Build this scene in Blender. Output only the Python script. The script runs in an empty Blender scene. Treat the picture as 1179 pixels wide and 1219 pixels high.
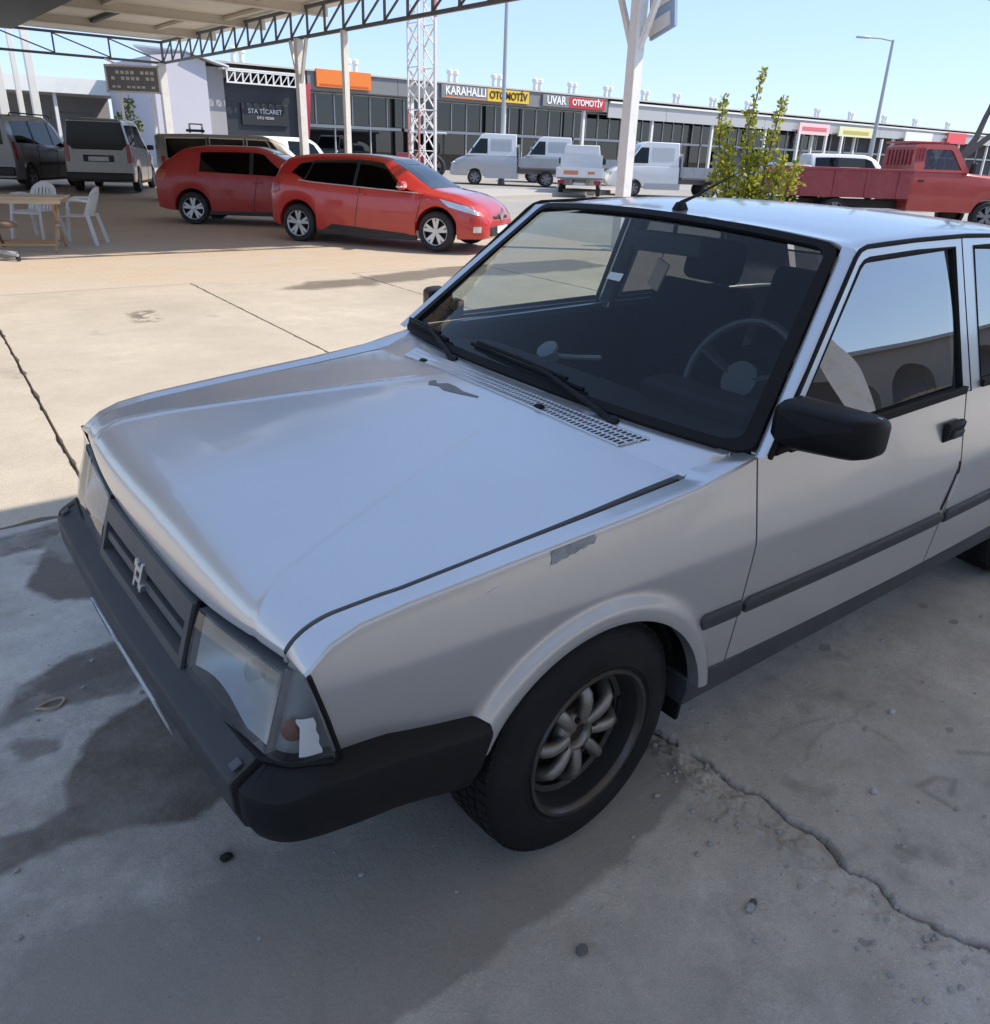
import bpy, bmesh, math, random
import numpy as np
from mathutils import Vector, Matrix, noise

random.seed(7)
SC = bpy.context.scene
COL = SC.collection
R = math.radians

# ------------------------------------------------------------------ camera
cd = bpy.data.cameras.new('camera')
cam = bpy.data.objects.new('camera', cd)
COL.objects.link(cam)
cd.sensor_fit = 'HORIZONTAL'
cd.sensor_width = 36.0
cd.lens = 29.617
cd.clip_start = 0.05
cd.clip_end = 3000
cam_r = Vector((0.78881894, -0.61384884, 0.03089132))
cam_u = Vector((0.22446954, 0.33451176, 0.91526789))
cam_f = Vector((0.57216964, 0.71504649, -0.40165958))
mw = Matrix((cam_r, cam_u, -cam_f)).transposed().to_4x4()
mw.translation = Vector((-1.13628, -1.833007, 1.547476))
cam.matrix_world = mw
SC.camera = cam

# ------------------------------------------------------------------ light
SUN_DIR = Vector((0.75, -0.50, 1.0)).normalized()
wd = bpy.data.worlds.new('World')
SC.world = wd
wd.use_nodes = True
wn = wd.node_tree.nodes
wl = wd.node_tree.links
bg = wn['Background']
sky = wn.new('ShaderNodeTexSky')
sky.sky_type = 'NISHITA'
sky.sun_disc = False
sky.sun_elevation = math.asin(SUN_DIR.z)
sky.sun_rotation = math.atan2(SUN_DIR.x, SUN_DIR.y)
sky.air_density = 1.0
sky.dust_density = 0.25
sky.ozone_density = 2.5
hz = wn.new('ShaderNodeMix'); hz.data_type = 'RGBA'          # thin even haze over the whole sky
hz.inputs['Factor'].default_value = 0.74
hz.inputs['B'].default_value = (1.52, 2.14, 3.45, 1)
wl.new(sky.outputs[0], hz.inputs['A'])
wl.new(hz.outputs['Result'], bg.inputs[0])
bg.inputs[1].default_value = 0.15
sl = bpy.data.lights.new('sun', 'SUN')
sl.energy = 2.7
sl.angle = R(0.55)
sl.color = (1.0, 0.92, 0.80)
so = bpy.data.objects.new('sun', sl)
COL.objects.link(so)
so.rotation_euler = SUN_DIR.to_track_quat('Z', 'Y').to_euler()
so.location = (5, -10, 20)
SC.view_settings.view_transform = 'Standard'
SC.view_settings.look = 'None'
SC.view_settings.gamma = 1.0
SC.view_settings.use_curve_mapping = False
SC.view_settings.exposure = 1.04
SC.render.engine = 'CYCLES'
SC.cycles.max_bounces = 8
SC.cycles.transparent_max_bounces = 16
SC.cycles.use_denoising = True

# ------------------------------------------------------------------ helpers
def gz(y):
    return 0.0135 * max(0.0, y - 8.45)

def tag(o, label=None, cat=None, group=None, kind=None):
    if label: o['label'] = label
    if cat: o['category'] = cat
    if group: o['group'] = group
    if kind: o['kind'] = kind
    return o

def empty(name, loc=(0, 0, 0), rz=0.0):
    o = bpy.data.objects.new(name, None)
    COL.objects.link(o)
    o.empty_display_size = 0.2
    o.location = loc
    o.rotation_euler = (0, 0, rz)
    return o

def lerp(a, b, t):
    return a + (b - a) * t

def smooth01(t):
    t = min(1.0, max(0.0, t))
    return t * t * (3 - 2 * t)

def interp(x, pts):
    if x <= pts[0][0]: return pts[0][1]
    for (a, b), (c, d) in zip(pts, pts[1:]):
        if x <= c: return b + (d - b) * (x - a) / (c - a)
    return pts[-1][1]

def sinterp(x, pts):
    """monotone-ish cubic through the points"""
    n = len(pts)
    if x <= pts[0][0]: return pts[0][1]
    if x >= pts[-1][0]: return pts[-1][1]
    def sl_(i):
        if i == 0: return (pts[1][1] - pts[0][1]) / (pts[1][0] - pts[0][0])
        if i == n - 1: return (pts[-1][1] - pts[-2][1]) / (pts[-1][0] - pts[-2][0])
        a = (pts[i][1] - pts[i-1][1]) / (pts[i][0] - pts[i-1][0])
        b = (pts[i+1][1] - pts[i][1]) / (pts[i+1][0] - pts[i][0])
        if a * b <= 0: return 0.0
        return 2 * a * b / (a + b)
    for i in range(n - 1):
        if x <= pts[i+1][0]:
            h = pts[i+1][0] - pts[i][0]
            t = (x - pts[i][0]) / h
            m0, m1 = sl_(i) * h, sl_(i + 1) * h
            t2, t3 = t * t, t * t * t
            return (2*t3 - 3*t2 + 1) * pts[i][1] + (t3 - 2*t2 + t) * m0 + (-2*t3 + 3*t2) * pts[i+1][1] + (t3 - t2) * m1

class MB:
    def __init__(self):
        self.v = []; self.f = []; self.m = []
    def add(self, vs, fs, m=0):
        n = len(self.v)
        self.v += [tuple(p) for p in vs]
        self.f += [tuple(i + n for i in f) for f in fs]
        self.m += [m] * len(fs)
        return self
    def box(self, c, s, rot=None, m=0, taper=1.0):
        hx, hy, hz = s[0]/2, s[1]/2, s[2]/2
        vs = []
        for z in (-hz, hz):
            k = 1.0 if z < 0 else taper
            for x, y in ((-hx, -hy), (hx, -hy), (hx, hy), (-hx, hy)):
                p = Vector((x*k, y*k, z))
                if rot is not None: p = rot @ p
                vs.append(p + Vector(c))
        return self.add(vs, [(0, 3, 2, 1), (4, 5, 6, 7), (0, 1, 5, 4), (1, 2, 6, 5), (2, 3, 7, 6), (3, 0, 4, 7)], m)
    def bar(self, a, b, w, h=None, m=0, up=(0, 0, 1)):
        a, b = Vector(a), Vector(b)
        d = b - a
        L = d.length
        x = d.normalized()
        u = Vector(up)
        if abs(x.dot(u)) > 0.99: u = Vector((0, 1, 0))
        y = u.cross(x).normalized(); z = x.cross(y)
        rot = Matrix((x, y, z)).transposed()
        return self.box((a + b) / 2, (L, w, h or w), rot, m)
    def tube(self, pts, r, n=8, closed=False, m=0, caps=True):
        pts = [Vector(p) for p in pts]
        k = len(pts)
        rs = r if isinstance(r, (list, tuple)) else [r] * k
        vs = []; fs = []
        up = None
        for i, p in enumerate(pts):
            if closed: t = pts[(i+1) % k] - pts[i-1]
            else: t = pts[min(i+1, k-1)] - pts[max(i-1, 0)]
            t.normalize()
            if up is None:
                up = Vector((0, 0, 1)) if abs(t.z) < 0.9 else Vector((1, 0, 0))
            a = t.cross(up).normalized()
            up = a.cross(t).normalized()
            for j in range(n):
                th = 2 * math.pi * j / n
                vs.append(p + (a * math.cos(th) + up * math.sin(th)) * rs[i])
        segs = k if closed else k - 1
        for i in range(segs):
            for j in range(n):
                i2 = (i + 1) % k; j2 = (j + 1) % n
                fs.append((i*n + j, i*n + j2, i2*n + j2, i2*n + j))
        if caps and not closed:
            fs.append(tuple(range(n))[::-1]); fs.append(tuple((k-1)*n + j for j in range(n)))
        return self.add(vs, fs, m)
    def grid(self, fn, nu, nv, m=0, flip=False):
        vs = [fn(i / nu, j / nv) for j in range(nv + 1) for i in range(nu + 1)]
        fs = []
        for j in range(nv):
            for i in range(nu):
                a = j * (nu + 1) + i
                q = (a, a + 1, a + nu + 2, a + nu + 1)
                fs.append(q[::-1] if flip else q)
        return self.add(vs, fs, m)
    def panel(self, fn, nu, nv, th, inward, m=0, flip=False):
        """grid with its border folded inwards, so that the sheet has an edge; inward: function or Vector"""
        self.grid(fn, nu, nv, m, flip)
        loop = [(i / nu, 0) for i in range(nu)] + [(1, j / nv) for j in range(nv)] + [(i / nu, 1) for i in range(nu, 0, -1)] + [(0, j / nv) for j in range(nv, 0, -1)]
        a = [Vector(fn(u, v)) for u, v in loop]
        b = [p + (inward(p) if callable(inward) else Vector(inward)) * th for p in a]
        k = len(a)
        fs = []
        for i in range(k):
            q = (i, k + i, k + (i + 1) % k, (i + 1) % k)
            fs.append(q[::-1] if flip else q)
        return self.add(a + b, fs, m)
    def prism(self, poly, mp, d0, d1, m=0):
        """poly 2d outline, mp(a, b, d) -> point"""
        n = len(poly)
        vs = [mp(a, b, d0) for a, b in poly] + [mp(a, b, d1) for a, b in poly]
        fs = [tuple(range(n))[::-1], tuple(range(n, 2*n))]
        for i in range(n):
            j = (i + 1) % n
            fs.append((i, j, n + j, n + i))
        return self.add(vs, fs, m)
    def lathe(self, prof, n, mp, m=0, a0=0.0, a1=2*math.pi):
        """prof [(r, h)], mp(cos*r, sin*r, h)"""
        k = len(prof); full = abs(a1 - a0 - 2*math.pi) < 1e-6
        cnt = n if full else n + 1
        vs = []
        for i in range(cnt):
            th = a0 + (a1 - a0) * i / n
            for r, h in prof: vs.append(mp(r*math.cos(th), r*math.sin(th), h))
        fs = []
        for i in range(n):
            i2 = (i + 1) % cnt
            for j in range(k - 1):
                fs.append((i*k + j, i2*k + j, i2*k + j + 1, i*k + j + 1))
        return self.add(vs, fs, m)
    def mesh(self, name, mats, sharp=35.0, fixn=True):
        me = bpy.data.meshes.new(name)
        me.from_pydata(self.v, [], self.f)
        for mt in mats: me.materials.append(mt)
        if any(self.m): me.polygons.foreach_set('material_index', self.m)
        if fixn:
            bm = bmesh.new(); bm.from_mesh(me)
            bmesh.ops.remove_doubles(bm, verts=bm.verts, dist=0.00005)
            bmesh.ops.recalc_face_normals(bm, faces=bm.faces)
            bm.to_mesh(me); bm.free()
        if sharp:
            me.polygons.foreach_set('use_smooth', [True] * len(me.polygons))
            me.set_sharp_from_angle(angle=R(sharp))
        me.update()
        return me
    def build(self, name, mat, parent=None, sharp=35.0, bevel=0.0, seg=2, fixn=True):
        mats = mat if isinstance(mat, (list, tuple)) else [mat]
        o = bpy.data.objects.new(name, self.mesh(name, mats, sharp, fixn))
        COL.objects.link(o)
        if parent is not None: o.parent = parent
        if bevel:
            b = o.modifiers.new('bevel', 'BEVEL'); b.width = bevel; b.segments = seg; b.limit_method = 'ANGLE'; b.angle_limit = R(40)
            b.harden_normals = False
        return o

def copy_tree(o, parent=None):
    c = o.copy(); COL.objects.link(c)
    if parent is not None: c.parent = parent
    for ch in list(o.children): copy_tree(ch, c)
    return c

def text_obj(name, txt, size, mat, parent, loc, rot, depth=0.01, sx=1.0, bold=0.0):
    cu = bpy.data.curves.new(name, 'FONT')
    cu.body = txt; cu.size = size; cu.extrude = depth; cu.offset = bold
    cu.align_x = 'CENTER'; cu.align_y = 'CENTER'
    t = bpy.data.objects.new(name, cu); COL.objects.link(t)
    bpy.context.view_layer.update()
    me = bpy.data.meshes.new_from_object(t.evaluated_get(bpy.context.evaluated_depsgraph_get()))
    bpy.data.objects.remove(t)
    me.materials.clear(); me.materials.append(mat)
    o = bpy.data.objects.new(name, me); COL.objects.link(o)
    o.parent = parent; o.location = loc; o.rotation_euler = rot; o.scale = (sx, 1, 1)
    return o

# ------------------------------------------------------------------ materials
def new_mat(name):
    m = bpy.data.materials.new(name); m.use_nodes = True
    return m, m.node_tree.nodes, m.node_tree.links, m.node_tree.nodes['Principled BSDF']

def mat(name, col, rough=0.5, metal=0.0, var=0.0, scale=6.0, bump=0.0, bscale=60.0, coat=0.0, spec=0.5, rvar=0.0, dirt=None, dscale=3.0, damount=0.5):
    m, n, l, b = new_mat(name)
    b.inputs['Base Color'].default_value = (*col, 1)
    b.inputs['Roughness'].default_value = rough
    b.inputs['Metallic'].default_value = metal
    b.inputs['Specular IOR Level'].default_value = spec
    b.inputs['Coat Weight'].default_value = coat
    b.inputs['Coat Roughness'].default_value = 0.04
    tc = n.new('ShaderNodeTexCoord')
    if var or dirt or rvar:
        nz = n.new('ShaderNodeTexNoise'); nz.inputs['Scale'].default_value = scale; nz.inputs['Detail'].default_value = 8
        nz.inputs['Roughness'].default_value = 0.65
        l.new(tc.outputs['Object'], nz.inputs['Vector'])
        mx = n.new('ShaderNodeMix'); mx.data_type = 'RGBA'
        mx.inputs['A'].default_value = (*[max(0, c * (1 - var)) for c in col], 1)
        mx.inputs['B'].default_value = (*[min(1, c * (1 + var)) for c in col], 1)
        l.new(nz.outputs['Fac'], mx.inputs['Factor'])
        out = mx.outputs['Result']
        if dirt:
            n2 = n.new('ShaderNodeTexNoise'); n2.inputs['Scale'].default_value = dscale; n2.inputs['Detail'].default_value = 10
            n2.inputs['Roughness'].default_value = 0.7
            l.new(tc.outputs['Object'], n2.inputs['Vector'])
            rp = n.new('ShaderNodeMapRange'); rp.inputs['From Min'].default_value = 0.5; rp.inputs['From Max'].default_value = 0.75
            rp.inputs['To Max'].default_value = damount
            l.new(n2.outputs['Fac'], rp.inputs['Value'])
            m2 = n.new('ShaderNodeMix'); m2.data_type = 'RGBA'
            l.new(rp.outputs['Result'], m2.inputs['Factor']); l.new(out, m2.inputs['A'])
            m2.inputs['B'].default_value = (*dirt, 1)
            out = m2.outputs['Result']
        l.new(out, b.inputs['Base Color'])
        if rvar:
            rr = n.new('ShaderNodeMapRange'); rr.inputs['From Min'].default_value = 0.3; rr.inputs['From Max'].default_value = 0.7
            rr.inputs['To Min'].default_value = max(0.02, rough - rvar); rr.inputs['To Max'].default_value = min(1, rough + rvar)
            l.new(nz.outputs['Fac'], rr.inputs['Value']); l.new(rr.outputs['Result'], b.inputs['Roughness'])
    if bump:
        n3 = n.new('ShaderNodeTexNoise'); n3.inputs['Scale'].default_value = bscale; n3.inputs['Detail'].default_value = 6
        l.new(tc.outputs['Object'], n3.inputs['Vector'])
        bp = n.new('ShaderNodeBump'); bp.inputs['Strength'].default_value = bump; bp.inputs['Distance'].default_value = 0.02
        l.new(n3.outputs['Fac'], bp.inputs['Height']); l.new(bp.outputs['Normal'], b.inputs['Normal'])
    return m

def glass_mat(name, tint, f0=0.08, gloss=1.0, wob=0.0, dust=0.0):
    """thin pane: a tinted see-through sheet with (two-sided) fresnel reflections"""
    m, n, l, b = new_mat(name)
    n.remove(b)
    out = n['Material Output']
    tr = n.new('ShaderNodeBsdfTransparent'); tr.inputs[0].default_value = (*tint, 1)
    gl = n.new('ShaderNodeBsdfGlossy'); gl.inputs['Roughness'].default_value = 0.0; gl.inputs['Color'].default_value = (gloss, gloss, gloss, 1)
    ge = n.new('ShaderNodeNewGeometry')
    dt = n.new('ShaderNodeVectorMath'); dt.operation = 'DOT_PRODUCT'
    l.new(ge.outputs['Normal'], dt.inputs[0]); l.new(ge.outputs['Incoming'], dt.inputs[1])
    def mth(op, x, y):
        q = n.new('ShaderNodeMath'); q.operation = op
        for i, v in enumerate((x, y)):
            if v is None: continue
            if isinstance(v, float): q.inputs[i].default_value = v
            else: l.new(v, q.inputs[i])
        return q.outputs[0]
    c = mth('ABSOLUTE', dt.outputs['Value'], None)
    pw = mth('POWER', mth('SUBTRACT', 1.0, c), 5.0)
    fr = mth('ADD', mth('MULTIPLY', pw, 1.0 - f0), f0)
    mx = n.new('ShaderNodeMixShader')
    l.new(fr, mx.inputs[0]); l.new(tr.outputs[0], mx.inputs[1]); l.new(gl.outputs[0], mx.inputs[2])
    if wob:
        tc = n.new('ShaderNodeTexCoord')
        nz = n.new('ShaderNodeTexNoise'); nz.inputs['Scale'].default_value = 1.6; nz.inputs['Detail'].default_value = 1
        l.new(tc.outputs['Object'], nz.inputs['Vector'])
        bp = n.new('ShaderNodeBump'); bp.inputs['Strength'].default_value = wob; bp.inputs['Distance'].default_value = 0.05
        l.new(nz.outputs['Fac'], bp.inputs['Height']); l.new(bp.outputs['Normal'], gl.inputs['Normal'])
    last = mx
    if dust:
        tc = n.new('ShaderNodeTexCoord')
        nd = n.new('ShaderNodeTexNoise'); nd.inputs['Scale'].default_value = 5; nd.inputs['Detail'].default_value = 9
        l.new(tc.outputs['Object'], nd.inputs['Vector'])
        rp = n.new('ShaderNodeMapRange'); rp.inputs['From Min'].default_value = 0.35; rp.inputs['From Max'].default_value = 0.8
        rp.inputs['To Max'].default_value = dust
        l.new(nd.outputs['Fac'], rp.inputs['Value'])
        df = n.new('ShaderNodeBsdfDiffuse'); df.inputs[0].default_value = (0.45, 0.42, 0.38, 1)
        m2 = n.new('ShaderNodeMixShader')
        l.new(rp.outputs['Result'], m2.inputs[0]); l.new(mx.outputs[0], m2.inputs[1]); l.new(df.outputs[0], m2.inputs[2])
        last = m2
    l.new(last.outputs[0], out.inputs[0])
    return m

def car_paint(name, col, metal=0.0, rough=0.35, coat=1.0, dust=0.15, dustcol=(0.42, 0.38, 0.33)):
    m, n, l, b = new_mat(name)
    tc = n.new('ShaderNodeTexCoord')
    nz = n.new('ShaderNodeTexNoise'); nz.inputs['Scale'].default_value = 2.4; nz.inputs['Detail'].default_value = 10; nz.inputs['Roughness'].default_value = 0.7
    l.new(tc.outputs['Object'], nz.inputs['Vector'])
    rp = n.new('ShaderNodeMapRange'); rp.inputs['From Min'].default_value = 0.4; rp.inputs['From Max'].default_value = 0.8; rp.inputs['To Max'].default_value = dust
    l.new(nz.outputs['Fac'], rp.inputs['Value'])
    mx = n.new('ShaderNodeMix'); mx.data_type = 'RGBA'
    mx.inputs['A'].default_value = (*col, 1); mx.inputs['B'].default_value = (*dustcol, 1)
    l.new(rp.outputs['Result'], mx.inputs['Factor']); l.new(mx.outputs['Result'], b.inputs['Base Color'])
    r2 = n.new('ShaderNodeMapRange'); r2.inputs['From Min'].default_value = 0.3; r2.inputs['From Max'].default_value = 0.75
    r2.inputs['To Min'].default_value = 0.015; r2.inputs['To Max'].default_value = 0.16
    l.new(nz.outputs['Fac'], r2.inputs['Value']); l.new(r2.outputs['Result'], b.inputs['Coat Roughness'])
    b.inputs['Roughness'].default_value = rough
    b.inputs['Metallic'].default_value = metal
    b.inputs['Coat Weight'].default_value = coat
    b.inputs['Coat IOR'].default_value = 1.5
    # faint waviness of old pressed sheet
    n3 = n.new('ShaderNodeTexNoise'); n3.inputs['Scale'].default_value = 3.2; n3.inputs['Detail'].default_value = 2
    l.new(tc.outputs['Object'], n3.inputs['Vector'])
    bp = n.new('ShaderNodeBump'); bp.inputs['Strength'].default_value = 0.10; bp.inputs['Distance'].default_value = 0.02
    l.new(n3.outputs['Fac'], bp.inputs['Height']); l.new(bp.outputs['Normal'], b.inputs['Normal']); l.new(bp.outputs['Normal'], b.inputs['Coat Normal'])
    return m

M = {}
M['silver'] = car_paint('silver_paint', (0.585, 0.585, 0.59), metal=0.74, rough=0.33, coat=0.8, dust=0.14)
M['black_plastic'] = mat('black_plastic', (0.010, 0.0105, 0.012), 0.55, var=0.25, scale=9, bump=0.05, bscale=400, rvar=0.12, spec=0.22)
M['grey_plastic'] = mat('weathered_grey_plastic', (0.042, 0.043, 0.046), 0.50, var=0.25, scale=7, bump=0.06, bscale=350, rvar=0.12, spec=0.35, dirt=(0.07, 0.066, 0.062), damount=0.5)
M['sill'] = mat('dusty_sill_paint', (0.038, 0.042, 0.048), 0.5, var=0.25, scale=8, dirt=(0.10, 0.095, 0.09), dscale=6, damount=0.5)
M['grille'] = mat('faded_grille_plastic', (0.085, 0.085, 0.088), 0.5, var=0.2, scale=9, spec=0.35, dirt=(0.13, 0.12, 0.11), dscale=6, damount=0.4)
M['rubber'] = mat('black_rubber', (0.007, 0.007, 0.008), 0.6, var=0.3, scale=20, spec=0.2)
M['tyre'] = mat('tyre_rubber', (0.010, 0.010, 0.011), 0.72, var=0.35, scale=12, bump=0.1, bscale=150, dirt=(0.035, 0.033, 0.03), damount=0.5, spec=0.25)
M['alloy'] = mat('dull_bronze_alloy', (0.27, 0.25, 0.22), 0.42, metal=0.75, var=0.3, scale=25, dirt=(0.05, 0.045, 0.04), dscale=18, damount=0.7)
M['rim_lip'] = mat('dull_rim_lip', (0.085, 0.075, 0.07), 0.4, metal=0.7, var=0.3, scale=30, dirt=(0.05, 0.045, 0.045), dscale=16, damount=0.7)
M['dark'] = mat('recess_black', (0.008, 0.008, 0.009), 0.85)
M['windscreen'] = glass_mat('windscreen_glass', (0.76, 0.82, 0.82), 0.028)
M['side_glass'] = glass_mat('tinted_side_glass', (0.58, 0.64, 0.63), 0.10, wob=0.10, dust=0.02)
M['film_glass'] = glass_mat('reflective_film_glass', (0.20, 0.23, 0.24), 0.36, wob=0.10, dust=0.02)
M['rear_glass'] = glass_mat('dark_rear_glass', (0.14, 0.15, 0.16), 0.07, dust=0.02)
M['lens'] = glass_mat('headlight_lens', (0.84, 0.87, 0.88), 0.05, dust=0.32)
M['chrome'] = mat('reflector_chrome', (0.75, 0.77, 0.8), 0.12, metal=1.0)
M['white_plastic'] = mat('white_plastic', (0.72, 0.72, 0.70), 0.45, var=0.08, dirt=(0.4, 0.37, 0.32), damount=0.4)
M['amber'] = mat('amber_plastic', (0.42, 0.09, 0.03), 0.3)
M['bulb_amber'] = mat('dull_amber_bulb', (0.15, 0.045, 0.028), 0.35)
M['seat'] = mat('seat_fabric', (0.007, 0.007, 0.010), 0.9, spec=0.1)
M['dash'] = mat('dashboard_plastic', (0.008, 0.008, 0.009), 0.7, spec=0.2)
M['headliner'] = mat('headliner_cloth', (0.12, 0.115, 0.105), 0.95)
M['tape'] = mat('grey_tape', (0.30, 0.31, 0.32), 0.6, var=0.25, scale=40, dirt=(0.10, 0.105, 0.11), dscale=34, damount=0.8)
M['rust'] = mat('dark_rust', (0.03, 0.012, 0.008), 0.9, var=0.6, scale=60)
# ================================================================== the silver sedan in the foreground
# own axes: nose towards -X, left (driver's) side towards -Y, front axle at x = 0
def h_base(x): return interp(x, [(-0.80, 0.788), (-0.49, 0.829), (-0.2, 0.852), (0.036, 0.868), (0.316, 0.890), (0.52, 0.930)])
def h_edge(x): return interp(x, [(-0.70, 0.655), (-0.45, 0.683), (0.0, 0.690), (0.32, 0.694), (0.52, 0.712)])
def h_front(y): return -0.705 + 0.033 * (abs(y) / 0.67) ** 3
def h_crease(x): return min(0.585, max(0.10, 0.575 - 0.40 * (x + 0.73)))
def hood_z(x, y):
    ay = abs(y); e = h_edge(x); c = h_crease(x)
    fade = 1.0 - smooth01((x - 0.05) / 0.25)
    z = h_base(x)
    so, si = 0.102, 0.010
    if ay >= c: up = (e - ay) * so
    else: up = (e - c) * so + (c - ay) * si
    q = (ay - c) / 0.018
    if abs(q) < 1: up += 0.0026 * (1 - q * q) ** 2 * fade            # pressed ridge on the crease
    round_up = 0.047 * (1 - (ay / e) ** 2)
    z += lerp(round_up, up, 0.35 + 0.65 * fade)
    xr = h_front(y) + 0.10
    if x < xr:
        s = min(1.0, (xr - x) / 0.10)
        drop = lerp(0.118, 0.064, min(1, (ay / 0.67)) ** 2)
        z -= drop * (1 - math.sqrt(max(0.0, 1 - s * s * 0.985)))
    return z
def h_rear(y): return 0.247 + 0.07 * (abs(y) / 0.69) ** 2.2

def wm(x): return sinterp(x, [(-0.70, 0.738), (-0.465, 0.760), (-0.19, 0.776), (0.1, 0.790), (0.45, 0.808), (1.0, 0.824), (1.5, 0.830), (2.4, 0.824), (3.0, 0.795), (3.5, 0.755)])
ARCH = ((0.010, 0.302), (2.49, 0.302))
RA = 0.340
def SW(x, z, flare=True):
    q = z - 0.715
    if q > 0: p = -0.205 * (math.sqrt(q * q + 0.00003) - 0.0055)
    else: p = 0.040 * q - 0.08 * q * q
    y = wm(x) + p
    if flare:
        for ax, az in ARCH:
            d = math.hypot(x - ax, z - az) - RA
            if d < 0.09 and z > 0.30:
                t = 1 - smooth01((max(d, 0) - 0.024) / 0.052)
                y = max(y, lerp(y, wm(x) + 0.016 - 0.25 * max(0.0, 0.012 - d), t))
    return y
def shoulder_z(x): return interp(x, [(-0.668, 0.757), (-0.62, 0.797), (-0.56, 0.819), (-0.465, 0.833), (-0.19, 0.855), (0.1, 0.876), (0.3, 0.896), (0.49, 0.933)])
def arch_z(x, base):
    for ax, az in ARCH:
        if abs(x - ax) < RA: return max(base, az + math.sqrt(RA * RA - (x - ax) ** 2))
    return base
def tum(z): return 0.796 - 0.352 * (z - 0.945)                # cabin side leans in
def nose_x(y, z): return -0.705 - (0.70 - z) * 0.29 + 0.020 * (abs(y) / 0.67) ** 3

def WS(u, v):                                                  # windscreen
    a = Vector((0.380 + 0.090 * abs(u) ** 2.4, 0.765 * u, 0.940 - 0.008 * u * u))
    b = Vector((0.918 + 0.042 * u * u, 0.592 * u, 1.398 - 0.030 * u * u))
    p = a.lerp(b, v)
    bow = 0.02 * (1 - u * u) * 4 * v * (1 - v) * 0.5
    return p + Vector((-0.6 * bow, 0, 0.8 * bow))

sedan = tag(empty('silver_sedan', (0, 0, 0)), 'silver four-door sedan with black bumper and dull alloy wheels parked in the shade', 'car')
sedan.rotation_euler = (0.0262, 0, 0)
S = M['silver']

# ---- bonnet
def hood_pt(u, v):
    t = u * 2 - 1
    s = math.copysign(abs(t) ** 0.92, t)
    y0 = s * 0.69
    xf, xr = h_front(y0), h_rear(y0)
    vv = v ** 1.5
    x = lerp(xf, xr, vv)
    y = s * (h_edge(x) - 0.006 - 0.011 * smooth01((x + 0.3) / 0.6))
    return Vector((x, y, hood_z(x, y)))
mb = MB(); mb.panel(hood_pt, 120, 110, 0.016, (0, 0, -1))
hood = mb.build('hood', S, sedan, sharp=50)
# flaked paint near the air intake
mb = MB()
chip = [(0.15, 0.13), (0.165, 0.10), (0.155, 0.06), (0.17, 0.0), (0.19, -0.055), (0.20, -0.05), (0.19, 0.01), (0.20, 0.06), (0.20, 0.10), (0.175, 0.12), (0.19, 0.15), (0.17, 0.155)]
mb.prism(chip, lambda a, b, d: Vector((a, b, hood_z(a, b) + 0.0008 + d)), 0, 0.0004)
mb.build('paint_chip', mat('bare_primer', (0.20, 0.19, 0.18), 0.7, var=0.3, scale=40), hood)
# dark backing that stands for the shade in the bonnet gaps, with the floor
mb = MB()
mb.grid(lambda u, v: Vector((lerp(-0.58, 0.33, u), lerp(-0.735, 0.735, v), hood_z(lerp(-0.58, 0.33, u), lerp(-0.66, 0.66, v)) - 0.035)), 16, 10)
mb.box((-0.10, 0, 0.50), (0.98, 1.10, 0.5))
mb.box((0.9, 0, 0.30), (1.5, 1.46, 0.10))
mb.box((2.75, 0, 0.50), (1.3, 1.05, 0.46))
mb.grid(lambda u, v: Vector((nose_x(lerp(-0.70, 0.70, u), lerp(0.50, 0.72, v)) + 0.10, lerp(-0.70, 0.70, u), lerp(0.36, 0.72, v))), 10, 4)
mb.build('dark_backing', M['dark'], sedan, sharp=0)

# ---- cowl with the air intake
def cowl_pt(u, v):
    s = u * 2 - 1
    xa = h_rear(s * 0.69) + 0.0015; ge = 0.004 if abs(s) < 0.999 else 0.004
    p = WS(s, 0.0)
    x = lerp(xa, p.x, v)
    y = lerp(s * (h_edge(xa) - 0.004), math.copysign(min(abs(p.y), 0.712), p.y), v)
    return Vector((x, y, lerp(hood_z(xa, y), p.z - 0.003, v)))
mb = MB(); mb.panel(cowl_pt, 60, 10, 0.012, (0, 0, -1))
cowl = mb.build('cowl_panel', S, sedan, sharp=50)
mb = MB(); mb.grid(lambda u, v: cowl_pt(0.14 + 0.70 * u, 0.10 + 0.50 * v) + Vector((0, 0, 0.0012)), 40, 3)
vent = mb.build('air_intake', M['dark'], cowl)
mb = MB()
for i in range(71):
    u0 = 0.138 + 0.705 * i / 70
    w = lerp(0.0050, 0.0125, (u0 - 0.138) / 0.7)
    a, b = cowl_pt(u0, 0.09), cowl_pt(u0 + 0.006, 0.61)
    mb.bar(a + Vector((0, 0, 0.002)), b + Vector((0, 0, 0.002)), w, 0.004)
for vv in (0.08, 0.27, 0.45, 0.62):
    mb.tube([cowl_pt(0.138 + 0.705 * k / 30, vv) + Vector((0, 0, 0.0015)) for k in range(31)], 0.0035, 6)
mb.build('intake_bar', S, cowl, sharp=30)
for yy in (0.36, -0.22):
    mb = MB(); p = Vector((0.285 if yy > 0 else 0.275, yy, hood_z(0.28, yy) + 0.006)); mb.box(p, (0.022, 0.03, 0.012), taper=0.7)
    mb.build('washer_nozzle', M['black_plastic'], cowl, bevel=0.003)

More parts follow.
